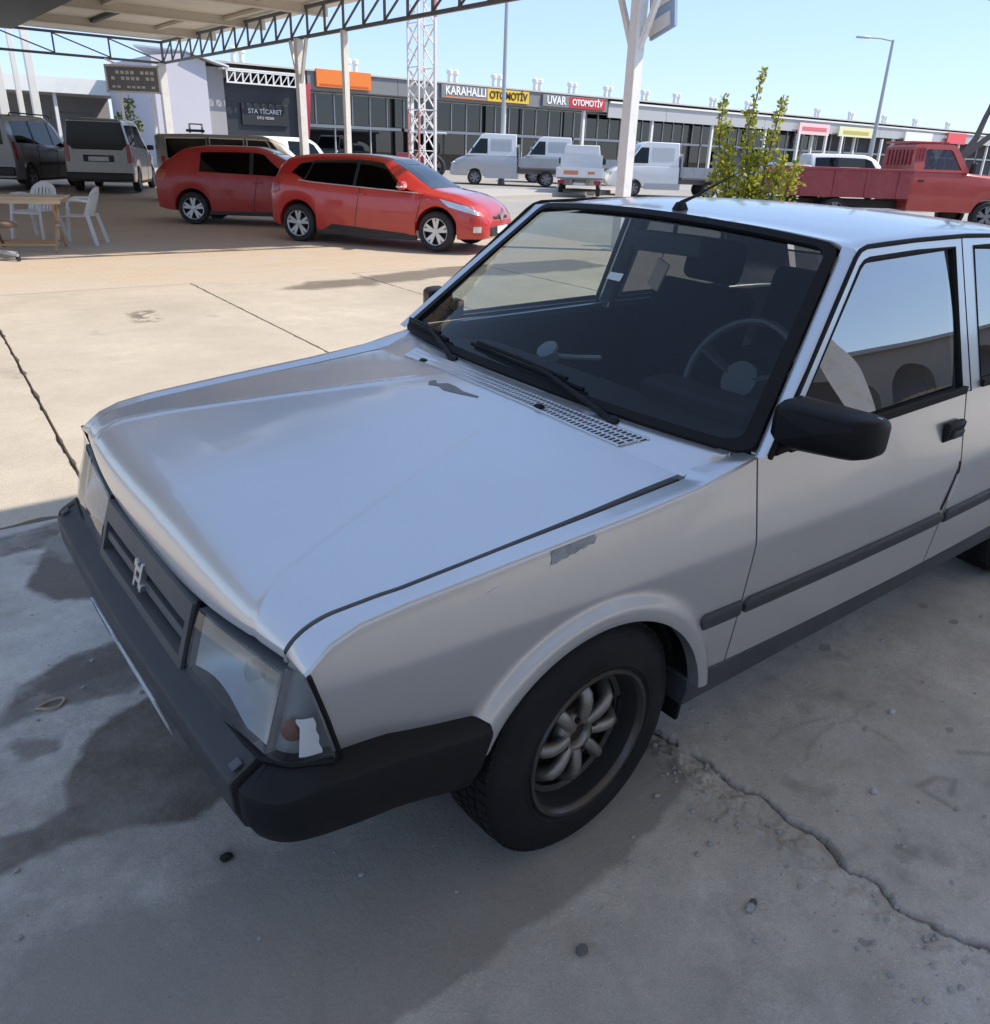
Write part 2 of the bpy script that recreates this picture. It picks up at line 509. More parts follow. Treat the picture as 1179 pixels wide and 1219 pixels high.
# ---- sides
def side_pt(x, z, s, off=0.0, flare=True): return Vector((x, s * (SW(x, z, flare) + off), z))
for s in (-1, 1):
    inward = Vector((0, -s, 0))
    # front wing
    XE = 0.486
    def bottom_w(x):
        return arch_z(x, 0.352 if x > 0 else 0.44)
    cols = [-0.634 + 0.194 * i / 12 for i in range(12)] + [-0.440 + 0.110 * i / 24 for i in range(24)]
    n = 64
    cols += [ARCH[0][0] - RA * math.cos(math.pi * i / n) for i in range(n + 1)]
    cols += [lerp(ARCH[0][0] + RA, XE, i / 24) for i in range(1, 25)]
    rows_top, rows_arc, rows_side = 4, 6, 46
    RS = 0.009
    def wing_pt(i, j):
        x = cols[i]
        kf = 1 - smooth01((x + 0.634) / 0.25)
        x += -0.034 * kf
        zs = shoulder_z(x); ye = h_edge(x) + 0.003 - 0.045 * smooth01((x - 0.318) / 0.03); yo = SW(x, zs - RS)
        zg = hood_z(x, h_edge(x)) - 0.002 + 0.004 * smooth01((x - 0.318) / 0.03)
        if j == 0: p = (x, ye, zg - 0.02)
        elif j <= rows_top:
            k = (j - 1) / (rows_top - 1); p = (x, lerp(ye, yo - RS, k), lerp(zg, zs, k))
        elif j <= rows_top + rows_arc:
            a = math.pi / 2 * (j - rows_top) / rows_arc
            p = (x, yo - RS + RS * math.sin(a), zs - RS + RS * math.cos(a))
        else:
            k = (j - rows_top - rows_arc) / rows_side
            z = lerp(zs - RS, bottom_w(x), k ** 0.85)
            p = (x, SW(x, z), z)
        if kf > 0 and j > rows_top:       # slanted front end behind the corner lamp
            p = (p[0] + kf * interp(p[2], [(0.55, 0.050), (0.757, 0.0)]), p[1], p[2])
        return Vector((p[0], s * p[1], p[2]))
    mb = MB()
    nr = rows_top + rows_arc + rows_side
    vs = [wing_pt(i, j) for j in range(nr + 1) for i in range(len(cols))]
    k = len(cols)
    fs = [(j*k + i, j*k + i + 1, (j+1)*k + i + 1, (j+1)*k + i) for j in range(nr) for i in range(k - 1)]
    mb.add(vs, fs)
    # folded lips: arch, front and rear edge
    lip = [vs[nr*k + i] for i in range(k)]
    mb.add(lip + [p + inward * 0.035 for p in lip], [(i, i + 1, k + i + 1, k + i) for i in range(k - 1)])
    for ii in (0, k - 1):
        e = [vs[j*k + ii] for j in range(nr + 1)]
        mb.add(e + [p + inward * 0.014 + Vector((0, 0, -0.004)) for p in e], [(j, j + 1, nr + 2 + j, nr + 1 + j) for j in range(nr)])
    wing = mb.build('fender', S, sedan, sharp=50)
    # wheel well
    for ax, az in ARCH:
        mb = MB()
        mb.lathe([(RA + 0.006, -0.730), (RA + 0.012, -0.50), (0.02, -0.50)], 40, lambda a, b, h: Vector((ax + a, -s * h, az + b)), a0=-0.12, a1=math.pi - 0.30)
        mb.build('wheel_well', M['dark'], sedan)
    # sill below the doors
    mb = MB()
    prof = [(0.794, 0.362), (0.797, 0.33), (0.788, 0.278), (0.76, 0.262), (0.70, 0.258), (0.70, 0.362)]
    mb.prism(prof, lambda a, b, d: Vector((d, s * (a - (0.006 if d < 0.5 else 0)), b)), 0.338, 2.165)
    mb.build('sill', M['sill'], sedan, bevel=0.004)
    mb = MB(); mb.box((0.352, s * 0.70, 0.325), (0.014, 0.15, 0.20), Matrix.Rotation(0.15, 3, 'Y')); mb.build('mud_flap', M['rubber'], sedan, bevel=0.004)
    # doors
    for name, x0, x1, mould in (('front_door', 0.492, 1.520, (0.497, 1.512)), ('rear_door', 1.528, 2.372, (1.534, 2.10))):
        def belt(x): return interp(x, [(0.49, 0.937), (1.52, 0.953), (2.4, 0.955)])
        xs = [lerp(x0, x1, i / 50) for i in range(51)]
        if name == 'rear_door':
            a0 = ARCH[1][0] - RA
            xs = [lerp(x0, a0 - 0.11, i / 24) for i in range(24)] + [lerp(a0 - 0.11, a0, i / 16) for i in range(16)] + [ARCH[1][0] - RA * math.cos(math.acos((ARCH[1][0] - x1) / RA) * i / 24) for i in range(25)]
        def door_pt(u, v):
            x = xs[int(round(u * (len(xs) - 1)))]
            z = lerp(arch_z(x, 0.362), belt(x), v)
            return side_pt(x, z, s)
        mb = MB(); mb.panel(door_pt, len(xs) - 1, 44, 0.02, inward)
        mb.grid(lambda u, v: Vector((lerp(x0, x1, u), s * (lerp(SW(lerp(x0, x1, u), belt(lerp(x0, x1, u))), 0.745, v)), belt(lerp(x0, x1, u)) + 0.004 * math.sin(math.pi * v))), 20, 4)
        # frame round the window
        if name == 'front_door':
            outer = [(0.492, 0.940), (0.930, 1.346), (0.955, 1.362), (0.985, 1.369), (1.25, 1.377), (1.521, 1.380), (1.5175, 0.955)]
            inner = [(0.555, 0.958), (0.950, 1.326), (0.972, 1.339), (1.000, 1.345), (1.25, 1.353), (1.478, 1.356), (1.466, 0.962)]
        else:
            outer = [(1.5255, 0.955), (1.529, 1.380), (1.75, 1.378), (2.06, 1.366), (2.13, 1.350), (2.372, 1.0), (2.372, 0.958)]
            inner = [(1.590, 0.968), (1.600, 1.356), (1.76, 1.353), (2.05, 1.342), (2.10, 1.325), (2.29, 1.02), (2.29, 0.972)]
        no = len(outer)
        O = [Vector((a, s * (tum(b) + 0.003), b)) for a, b in outer]
        I = [Vector((a, s * (tum(b) + 0.003), b)) for a, b in inner]
        I2 = [p + inward * 0.03 for p in I]; O2 = [p + inward * 0.03 for p in O]
        q = []
        for i in range(no):
            j = (i + 1) % no
            q += [(i, j, no + j, no + i), (no + i, no + j, 2*no + j, 2*no + i), (3*no + i, 3*no + j, j, i)]
        mb.add(O + I + I2 + O2, q)
        door = mb.build(name, S, sedan, sharp=40)
        mb = MB()
        G = [Vector((a, s * (tum(b) - 0.010), b)) for a, b in inner]
        cx = sum(p.x for p in G) / no; cz = sum(p.z for p in G) / no
        # curved pane
        def pane_pt(u, v):
            z = lerp(0.955, 1.358, v)
            if name == 'front_door':
                xa = interp(z, [(0.955, 0.548), (1.326, 0.946), (1.358, 0.985)]); xb = 1.481
            else:
                xa = 1.585; xb = interp(z, [(1.02, 2.30), (1.325, 2.105), (1.36, 2.03)])
            x = lerp(xa, xb, u)
            bow = 0.008 * math.sin(math.pi * v)
            return Vector((x, s * (tum(z) - 0.012 + bow), z))
        mb.grid(pane_pt, 12, 12)
        mb.build('door_glass', M['film_glass'] if s < 0 else (M['side_glass'] if name == 'front_door' else M['rear_glass']), door, sharp=60)
        # rubber round the pane and along the belt
        mb = MB()
        mb.tube([p + inward * 0.004 for p in I], 0.0075, 6, closed=True)
        if name == 'front_door':
            mb.prism([(1.462, 0.955), (1.480, 0.955), (1.484, 1.360), (1.470, 1.358)], lambda a, b, d: Vector((a, s * (tum(b) + d), b)), -0.016, 0.001)
        zb = belt(x0) + 0.012
        mb.bar((x0 + (0.07 if name == 'front_door' else 0.06), s * (tum(zb) + 0.006), belt(x0) + 0.014), (x1 - 0.05, s * (tum(zb) + 0.006), belt(x1) + 0.012), 0.014, 0.022)
        mb.build('window_seal', M['rubber'], door, bevel=0.002)
        # side moulding
        mb = MB()
        zc0, zc1 = 0.533, 0.536
        def mpt(u, v):
            x = lerp(mould[0], mould[1], u); t = v * 2 - 1
            h = 0.025 * (1 - 0.5 * smooth01((abs(u * 2 - 1) - 0.985) / 0.015))
            return side_pt(x, lerp(zc0, zc1, u) + h * t, s, 0.011 * (1 - abs(t) ** 4) + 0.001, False)
        mb.panel(mpt, 60, 10, 0.012, inward)
        mb.build('side_moulding', M['grey_plastic'], door, sharp=60)
        # handle
        hx = 1.440 if name == 'front_door' else 2.28
        mb = MB()
        hp = side_pt(hx, 0.842, s, 0.004)
        tilt = Matrix.Rotation(s * -0.16, 3, 'X')
        mb.box(hp, (0.114, 0.024, 0.062), tilt)
        mb.build('door_handle', M['black_plastic'], door, bevel=0.010, seg=3)
        mb = MB(); mb.box(hp + Vector((0.008, s * 0.013, -0.008)), (0.066, 0.016, 0.026), tilt)
        mb.build('handle_flap', M['grey_plastic'], door, bevel=0.006, seg=3)
        if s < 0 and name == 'front_door':
            # torn sheet metal at the rear edge of the door
            mb = MB()
            tear = [(1.512, 0.735), (1.524, 0.730), (1.528, 0.70), (1.521, 0.665), (1.515, 0.63), (1.508, 0.60), (1.500, 0.565), (1.489, 0.570), (1.494, 0.60), (1.504, 0.64), (1.509, 0.68)]
            mb.prism(tear, lambda a, b, d: side_pt(a, b, s, d), 0.001, 0.0025)
            mb.build('rust_tear', M['rust'], door)
            mb = MB(); mb.bar(side_pt(1.520, 0.69, s, 0.004), side_pt(1.507, 0.60, s, 0.006), 0.006, 0.003)
            mb.build('tape_scrap', M['white_plastic'], door)
    # moulding on the wing
    mb = MB()
    def mpt2(u, v):
        x = lerp(0.335, 0.481, u); t = v * 2 - 1
        h = 0.025 * (1 - 0.35 * (1 - smooth01(u / 0.10)))
        return side_pt(x, 0.532 + h * t, s, 0.011 * (1 - abs(t) ** 4) + 0.001, False)
    mb.panel(mpt2, 20, 10, 0.012, inward)
    mb.build('side_moulding', M['grey_plastic'], wing, sharp=60)
    if s < 0:
        mb = MB()
        tape = [(-0.168, 0.848), (-0.162, 0.806), (-0.150, 0.812), (-0.140, 0.806), (-0.125, 0.815), (-0.05, 0.829), (-0.045, 0.860), (-0.075, 0.864), (-0.12, 0.852)]
        def tpt(u, v):
            x = lerp(-0.150 + 0.003 * math.sin(v * 5) + 0.010 * v, -0.026 - 0.002 * math.cos(v * 7), u)
            z = lerp(0.822 + 0.022 * u + 0.0012 * math.sin(u * 31) + 0.001 * math.sin(u * 77), shoulder_z(x) - 0.006, v)
            return side_pt(x, z, s, 0.0012 + 0.0008 * math.sin(u * 23) * math.sin(v * 6))
        mb.grid(tpt, 60, 10)
        tp_ = mb.build('tape_patch', M['tape'], wing, sharp=80)
    if s < 0:
        mb = MB()
        mb.grid(lambda u, v: side_pt(lerp(-0.300, -0.268, u) + 0.004 * math.sin(9 * v), 0.807 + 0.007 * (v - 0.5) * math.sin(math.pi * u) + 0.006 * u, s, 0.0010), 10, 3)
        mb.build('paint_scratch', mat('bare_scratch', (0.62, 0.62, 0.60), 0.7), wing, sharp=80)
    # rear quarter
    xs3 = [ARCH[1][0] - RA * math.cos(lerp(math.acos((ARCH[1][0] - 2.380) / RA), math.pi, i / 40)) for i in range(41)] + [lerp(ARCH[1][0] + RA, 3.42, i / 16) for i in range(1, 17)]
    def zq(x): return interp(x, [(2.38, 0.955), (2.75, 0.955), (3.42, 0.915)])
    def qpt(u, v):
        x = xs3[int(round(u * (len(xs3) - 1)))]
        return side_pt(x, lerp(arch_z(x, 0.40), zq(x), v), s)
    mb = MB(); mb.panel(qpt, len(xs3) - 1, 40, 0.03, inward)
    # deck edge and rear pillar
    mb.grid(lambda u, v: Vector((lerp(2.38, 3.42, u), s * lerp(SW(lerp(2.38, 3.42, u), zq(lerp(2.38, 3.42, u))), 0.66, v), zq(lerp(2.38, 3.42, u)) + 0.012 * v)), 20, 3)
    def cp(u, v):
        a = Vector((lerp(2.378, 2.135, v), s * (tum(lerp(0.955, 1.362, v)) + 0.002), lerp(0.955, 1.362, v)))
        b = Vector((lerp(2.80, 2.44, v), s * lerp(0.690, 0.585, v), lerp(0.965, 1.350, v)))
        return a.lerp(b, u) + Vector((0, s * 0.02 * math.sin(math.pi * u), 0))
    mb.grid(cp, 8, 10)
    mb.build('rear_quarter', S, sedan, sharp=40)
    # windscreen pillar
    mb = MB()
    def apil(u, v):
        v = lerp(-0.004, 1.0, v)
        a = WS(s, v) + Vector((0.004, s * 0.003, 0.004))
        z = lerp(0.940, 1.362, v)
        b = Vector((lerp(0.478, 0.948, v) - 0.006 + 0.012 * v, s * (tum(z) + 0.001), z + 0.002))
        p = a.lerp(b, u)
        return p + Vector((-0.5, s * 0.5, 0.3)) * (0.006 * math.sin(math.pi * u))
    mb.grid(apil, 6, 24)
    mb.build('windscreen_pillar', S, sedan, sharp=60)
    # dark slot between pillar and door frame, gutter along the roof
    mb = MB()
    gp = [Vector((lerp(0.488, 0.932, t), s * (tum(lerp(0.938, 1.350, t)) + 0.002), lerp(0.938, 1.350, t))) for t in [i / 12 for i in range(13)]]
    gp += [Vector((0.957, s * (tum(1.368) + 0.003), 1.367)), Vector((0.99, s * (tum(1.374) + 0.004), 1.376))] + [Vector((x, s * (tum(1.382) + 0.004), interp(x, [(1.0, 1.377), (1.25, 1.384), (1.55, 1.387), (2.06, 1.374)]))) for x in (1.1, 1.25, 1.4, 1.55, 1.8, 2.06)]
    mb.tube(gp, 0.0065, 6)
    mb.tube([Vector((1.5245, s * (tum(z) - 0.002), z)) for z in (0.95, 1.1, 1.25, 1.382)], 0.006, 6)
    mb.build('door_seal', M['rubber'], sedan)
    # door card (inside)
    mb = MB(); mb.box((1.43, s * 0.735, 0.64), (1.85, 0.02, 0.58))
    mb.build('door_card', M['dash'], sedan)

# ---- roof
def roof_pt(u, v):
    s = v * 2 - 1
    f = WS(s * 0.995, 1.0) + Vector((0.006, 0, 0.004))
    x1 = 2.45 - 0.03 * s * s
    x = lerp(f.x, x1, u)
    hw = interp(u, [(0, 0.602), (0.06, 0.618), (0.15, 0.632), (0.8, 0.630), (1, 0.59)])
    a = abs(s)
    zc = 1.394 + 0.030 * math.sin(math.pi * min(1, u * 1.0) ** 0.8) - 0.02 * u * u
    zc = lerp(f.z + 0.036 * s * s, zc, smooth01(u / 0.08)) if u < 0.08 else zc
    z = zc - 0.030 * a ** 2.4
    if a > 0.93: z -= 0.012 * ((a - 0.93) / 0.07) ** 2
    return Vector((x, s * hw, z))
mb = MB(); mb.panel(roof_pt, 60, 60, 0.012, (0, 0, -1))
for s in (-1, 1):     # cant rail between roof sheet and door frames
    mb.grid(lambda u, v: (roof_pt(u, 0 if s < 0 else 1) + Vector((0, 0, 0.001))).lerp(Vector((lerp(0.945, 2.44, u), s * (tum(1.379) + 0.006), interp(lerp(0.945, 2.44, u), [(0.945, 1.362), (1.0, 1.376), (1.25, 1.386), (1.55, 1.389), (2.06, 1.376), (2.44, 1.350)]))), v), 40, 3)
roof = mb.build('roof', S, sedan, sharp=60)
mb = MB(); mb.grid(lambda u, v: roof_pt(lerp(0.02, 0.98, u), lerp(0.02, 0.98, v)) - Vector((0, 0, 0.035)), 16, 12)
mb.build('headliner', M['headliner'], sedan)
mb = MB()
ab = Vector((1.03, 0.02, 1.404))
mb.box(ab + Vector((0, 0, 0.012)), (0.055, 0.034, 0.026), taper=0.55)
ant = mb.build('antenna', M['black_plastic'], roof, bevel=0.006)
mb = MB(); mb.tube([ab + Vector((0, 0, 0.022)), ab + Vector((0.06, 0.0, 0.040)), ab + Vector((0.26, -0.01, 0.115))], [0.007, 0.005, 0.0015], 8)
mb.build('antenna_rod', M['black_plastic'], ant)

# ---- windscreen
mb = MB(); mb.grid(lambda u, v: WS((u * 2 - 1) * 0.985, 0.01 + 0.975 * v), 40, 20)
glass = mb.build('windscreen', M['windscreen'], sedan, sharp=0)
def ring(fo, fi, n, off):
    m_ = MB()
    o = [fo(i / n) for i in range(n)]; i_ = [fi(i / n) for i in range(n)]
    vs = o + i_ + [p + off for p in o] + [p + off for p in i_]
    q = []
    for i in range(n):
        j = (i + 1) % n
        q += [(i, j, 2*n + j, 2*n + i), (2*n + i, 2*n + j, 3*n + j, 3*n + i), (3*n + i, 3*n + j, n + j, n + i)]
    return m_.add(vs, q)
def per(t, m0, m1, r):   # rounded rectangle in (u, v); m0 margins in u and v
    c = t * 4; k = int(c) % 4; f = c - int(c)
    ul, vl = 1 - m0, m1
    cs = [(-ul, vl), (ul, vl), (ul, 1 - vl), (-ul, 1 - vl)]
    a, b = cs[k], cs[(k + 1) % 4]
    u, v = lerp(a[0], b[0], f), lerp(a[1], b[1], f)
    # soften corners
    du = max(0, abs(u) - (ul - r)) / r; dv = max(0, abs(v - 0.5) - (0.5 - vl - r * 0.9)) / (r * 0.9)
    q = math.hypot(du, dv)
    if q > 1:
        u = math.copysign((ul - r) + du / q * r, u); v = 0.5 + math.copysign((0.5 - vl - r * 0.9) + dv / q * r * 0.9, v - 0.5)
    return u, v
mb = ring(lambda t: WS(*per(t, 0.0, 0.0, 0.06)), lambda t: WS(*per(t, 0.046, 0.034, 0.06)), 160, Vector((-0.006, 0, 0.008)))
mb.build('windscreen_seal', M['rubber'], glass, sharp=40)
# sticker, phone holder, interior mirror
mb = MB(); mb.add([WS(-0.09, 0.60) , WS(-0.005, 0.60), WS(0.0, 0.64), WS(-0.08, 0.643)], [(0, 1, 2, 3)])
mb.v = [(p[0] + 0.006, p[1], p[2] - 0.008) for p in mb.v]
mb.build('paper_sticker', M['white_plastic'], glass, sharp=0)
mb = MB()
pc = WS(0.0, 0.19)
nrm = Vector((-0.6, 0, 0.8))
for rr, hh in ((0.033, 0.0), (0.024, 0.03)):
    q = nrm.to_track_quat('Z', 'Y').to_matrix()
    mb.lathe([(0, -hh - 0.012), (rr, -hh - 0.012), (rr, -hh), (rr * 0.7, -hh + 0.003), (0, -hh + 0.003)], 24, lambda a, b, h: pc + q @ Vector((a, b, h - 0.012)))
mb.tube([pc + q @ Vector((0, 0, -0.04)), pc + Vector((0.10, -0.03, -0.04)), pc + Vector((0.14, -0.10, -0.03))], 0.008, 8)
mb.build('suction_holder', mat('holder_plastic', (0.09, 0.10, 0.12), 0.3), glass)
mb = MB(); mb.box((1.03, 0.05, 1.30), (0.03, 0.24, 0.065), Matrix.Rotation(0.25, 3, 'Z')); mb.tube([(1.03, 0.03, 1.32), (1.0, 0.0, 1.375)], 0.008, 8)
mb.build('interior_mirror', M['black_plastic'], sedan, bevel=0.008)
mb = MB(); mb.box((1.06, 0.10, 1.19), (0.01, 0.05, 0.10), Matrix.Rotation(0.4, 3, 'X')); mb.tube([(1.05, 0.08, 1.27), (1.06, 0.10, 1.23)], 0.003, 6)
mb.build('hanging_pendant', mat('beige_cloth', (0.35, 0.26, 0.20), 0.9), sedan, bevel=0.004)

# ---- wipers
def wiper(p0, arm, b0, b1):
    up = Vector((-0.5, 0, 0.75)).normalized()
    P = lambda uv, h: WS(uv[0], max(0.0, uv[1])) + (WS(uv[0], 0.1) - WS(uv[0], 0.0)).normalized() * (min(0, uv[1]) * 0.6) + up * h
    m_ = MB()
    a = P(p0, 0.012); c = P(arm, 0.035)
    m_.tube([a, a.lerp(c, 0.25) + up * 0.012, a.lerp(c, 0.6) + up * 0.016, c], [0.010, 0.008, 0.006, 0.005], 8)
    m_.lathe([(0.0, 0.0), (0.018, 0.0), (0.017, 0.020), (0.0, 0.026)], 16, lambda x, y, h: a + up.to_track_quat('Z', 'Y').to_matrix() @ Vector((x, y, h - 0.012)))
    o = m_.build('wiper', M['black_plastic'], sedan)
    m_ = MB()
    pts = [P((lerp(b0[0], b1[0], t / 10), lerp(b0[1], b1[1], t / 10)), 0.012) for t in range(11)]
    m_.tube(pts, 0.007, 6)
    pts2 = [p + up * (0.010 + 0.016 * math.sin(math.pi * (0.15 + 0.7 * i / 10))) for i, p in enumerate(pts)]
    m_.tube(pts2[1:-1], 0.0065, 6)
    m_.build('wiper_blade', M['rubber'], o)
wiper((0.40, -0.045), (0.80, 0.065), (0.985, 0.040), (0.55, 0.045))
wiper((-0.52, -0.045), (0.04, 0.075), (0.38, 0.075), (-0.33, 0.050))

# ---- nose: grille, lamps, bumper
def nose(y, z, d=0.0): return Vector((nose_x(y, z) - d, y, z))
mb = MB()
def nbar(y0, y1, z0, z1, d0, d1, bevel=0.006):
    mb.panel(lambda u, v: nose(lerp(y0, y1, u), lerp(z0, z1, v), d1), 14, 2, d1 - d0, (1, 0, 0))
nbar(-0.308, 0.308, 0.648, 0.695, -0.03, 0.010)
nbar(-0.308, 0.308, 0.530, 0.572, -0.03, 0.010)
nbar(-0.308, -0.288, 0.572, 0.648, -0.03, 0.010)
nbar(0.288, 0.308, 0.572, 0.648, -0.03, 0.010)
grille = mb.build('grille', M['grille'], sedan, bevel=0.003)
for zz in (0.602,):
    mb = MB(); nbar(-0.288, 0.288, zz, zz + 0.018, -0.03, 0.004)
    mb.build('grille_slat', M['grille'], grille, bevel=0.002)
mb = MB(); mb.grid(lambda u, v: nose(lerp(-0.30, 0.30, u), lerp(0.535, 0.69, v), -0.028), 10, 2)
mb.build('grille_backing', M['dark'], grille)  # plain dark sheet, the shade behind the grille slots put into its colour
mb = MB()
for y0, y1, z0, z1 in ((-0.024, -0.013, 0.602, 0.660), (0.010, 0.021, 0.596, 0.654), (-0.013, 0.010, 0.636, 0.646), (-0.013, 0.010, 0.612, 0.621), (0.018, 0.030, 0.640, 0.656), (-0.034, -0.022, 0.598, 0.614)):
    nbar(y0, y1, z0, z1, 0.0, 0.016)
mb.build('emblem', mat('dull_chrome', (0.55, 0.56, 0.58), 0.3, metal=0.9), grille, bevel=0.002)
for s in (-1, 1):
    # bowl and reflectors behind the lens
    yi, yo = 0.322, 0.664
    zb = lambda y: interp(y, [(yi, 0.536), (yo, 0.566)])
    zt = lambda y: interp(y, [(yi, 0.690), (yo, 0.726)])
    mb = MB()
    mb.panel(lambda u, v: nose(s * lerp(yi, yo, u), lerp(zb(lerp(yi, yo, u)), zt(lerp(yi, yo, u)), v), -0.001), 12, 6, 0.075, (1, 0, 0))
    mb.f = mb.f[12*6:]; mb.m = mb.m[12*6:]
    lamp = mb.build('headlight', mat('lamp_bowl_grey', (0.20, 0.21, 0.22), 0.4, metal=0.3), sedan, fixn=False)
    mb = MB()
    def bowl(u, v):
        y = lerp(yi + 0.004, yo - 0.004, u); z = lerp(zb(y) + 0.004, zt(y) - 0.004, v)
        dpt = 0.014 + 0.058 * (1 - abs(2 * u - 1) ** 2.4) * (1 - abs(2 * v - 1) ** 2.2)
        return nose(s * y, z, -dpt)
    mb.grid(bowl, 24, 16)
    mb.build('reflector', mat('dull_reflector', (0.40, 0.41, 0.42), 0.34, metal=0.8, rvar=0.1), lamp)
    mb = MB()
    for cy in (0.50,):
        mb.lathe([(0.0, 0.0), (0.020, -0.004), (0.022, -0.03), (0.0, -0.034)], 16, lambda a, b, h: nose(s * cy + a, 0.630 + b, h - 0.034))
    mb.build('bulb_cap', M['lens'], lamp)
    mb = MB(); mb.grid(lambda u, v: nose(s * lerp(yi + 0.004, yo - 0.002, u), lerp(zb(lerp(yi, yo, u)) + 0.003, zt(lerp(yi, yo, u)) - 0.003, v), 0.006 * math.sin(math.pi * v) + 0.002 ), 24, 8)
    mb.build('lamp_lens', M['lens'], lamp, sharp=60)
    # black frame under and beside the lamp
    mb = MB()
    fr = [nose(s * y, z, 0.001) for y, z in ((yi - 0.006, 0.532), (0.45, 0.5415), (yo, 0.559))] 
    mb.tube(fr + [Vector((-0.672 - 0.02, s * 0.712, 0.562)), Vector((-0.63, s * 0.750, 0.568))], 0.008, 6)
    mb.tube([nose(s * (yi - 0.007), 0.532, -0.002), nose(s * (yi - 0.007), 0.70, -0.002)], 0.006, 6)
    mb.tube([Vector((-0.617, s * (0.752), 0.570)), Vector((-0.638, s * 0.748, 0.66)), Vector((-0.664, s * 0.740, 0.757))], 0.005, 6)
    mb.build('lamp_frame', M['rubber'], lamp)
    # corner lamp
    def corner(u, v, ins=0.0):
        z = lerp(0.568, lerp(0.737, 0.756, u), v)
        a = nose(s * 0.668, z, 0.0)
        c = Vector((lerp(-0.624, -0.670, v), s * lerp(0.748, 0.738, v), z))
        m_ = Vector((a.x + 0.006, s * 0.722, z))
        b1, b2 = a.lerp(m_, u), m_.lerp(c, u)
        p = b1.lerp(b2, u)
        return p + Vector((0.6, -s * 0.7, 0)) * ins
    mb = MB(); mb.grid(lambda u, v: corner(u, v, 0.028), 8, 4)
    cl = mb.build('corner_lamp', mat('lamp_back_grey', (0.30, 0.31, 0.32), 0.35, metal=0.5), sedan)
    mb = MB(); mb.grid(lambda u, v: corner(u, v, 0.0), 12, 8)
    mb.build('lamp_lens', M['lens'], cl, sharp=60)
    mb = MB()
    q = Vector((-0.62, s * 0.6, 0)).normalized().to_track_quat('Z', 'Y').to_matrix()
    cc = corner(0.42, 0.30, 0.020)
    mb.lathe([(0.0, 0.016), (0.016, 0.011), (0.024, 0.0), (0.0, -0.01)], 20, lambda a, b, h: cc + q @ Vector((a, b, h)))
    mb.build('bulb_cover', M['bulb_amber'], cl)
    if s < 0:
        mb = MB()
        def tp(u, v):
            ragged = 0.012 * math.sin(v * 17) * u
            return corner(lerp(0.60 - 0.09 * smooth01((v - 0.75) / 0.2) , 0.88 + ragged, u), lerp(0.08 + 0.03 * u, 0.52 + 0.02 * u, v), -0.0015 - 0.001 * math.sin(u * 5))
        mb.grid(tp, 14, 24)
        mb.build('torn_tape', mat('silver_tape', (0.50, 0.51, 0.52), 0.45, var=0.15, scale=30), cl, sharp=80)

# bumper
PATH = [(-0.300, 0.806), (-0.40, 0.806), (-0.55, 0.800), (-0.67, 0.782), (-0.735, 0.758), (-0.775, 0.715), (-0.790, 0.655), (-0.797, 0.45), (-0.803, 0.20)]
PATH = [(x, -y) for x, y in PATH] + [(-0.805, 0.0)] + [(x, y) for x, y in reversed(PATH)]
def bump_pts(i0, i1, sub=5):
    pts = []
    for i in range(i0, i1):
        for k in range(sub):
            t = k / sub
            p0 = Vector(PATH[max(0, i-1)]); p1 = Vector(PATH[i]); p2 = Vector(PATH[i+1]); p3 = Vector(PATH[min(len(PATH)-1, i+2)])
            pts.append(0.5 * ((2*p1) + (p2-p0)*t + (2*p0-5*p1+4*p2-p3)*t*t + (3*p1-p0-3*p2+p3)*t**3))
    pts.append(Vector(PATH[i1]))
    return pts
UP = 0.022
def bump_mesh(pts, sec):
    m_ = MB()
    n = len(pts); k = len(sec)
    vs = []
    for i, p in enumerate(pts):
        t = (pts[min(i+1, n-1)] - pts[max(i-1, 0)]).normalized()
        nin = Vector((-t.y, t.x))
        if nin.dot(Vector((0.9, 0)) - p) < 0: nin = -nin
        for d, z in sec:
            zz = z - 0.17 * max(0, p.x + 0.52) + UP * smooth01((p.x + 0.76) / 0.12) * smooth01((z - 0.40) / 0.10)
            sh = (0.53 - z) * 0.35 * (1 - smooth01((-p.x - 0.30) / 0.2))
            vs.append(Vector((p.x + nin.x * d - sh, p.y + nin.y * d, zz)))
    fs = [(i*k + j, i*k + (j+1) % k, (i+1)*k + (j+1) % k, (i+1)*k + j) for i in range(n - 1) for j in range(k)]
    fs += [tuple(range(k)), tuple(range((n-1)*k, n*k))[::-1]]
    return m_.add(vs, fs)
SEC = [(0.100, 0.562), (0.066, 0.562), (0.012, 0.532), (0.002, 0.525), (0.0, 0.516), (0.004, 0.455), (0.022, 0.408), (0.060, 0.376), (0.12, 0.368), (0.12, 0.55)]
CUTS = (6, len(PATH) - 7)
mb = bump_mesh(bump_pts(CUTS[0], CUTS[1]), SEC)
bumper = mb.build('bumper', M['grey_plastic'], sedan, sharp=50, bevel=0.003)
SEC2 = [(d + (0.006 if d < 0.08 else 0.0), z - 0.003 + (0.006 if z < 0.42 else 0.0)) for d, z in SEC]
for a, b, lo in ((0, CUTS[0], True), (CUTS[1], len(PATH) - 1, False)):
    pts = bump_pts(a, b)
    if lo: pts[-1] = pts[-1].lerp(pts[-2], 0.9)
    else: pts[0] = pts[0].lerp(pts[1], 0.9)
    mb = bump_mesh(pts, SEC2)
    o = mb.build('bumper_corner', M['black_plastic'], bumper, sharp=50, bevel=0.003)
for s in (-1, 1):
    mb = MB(); mb.box((-0.768, s * 0.636, 0.546), (0.024, 0.022, 0.006), Matrix.Rotation(-0.52, 3, 'Y'))
    mb.build('bolt_cover', mat('faded_plastic', (0.07, 0.075, 0.09), 0.5, var=0.4, scale=60), bumper, bevel=0.003)
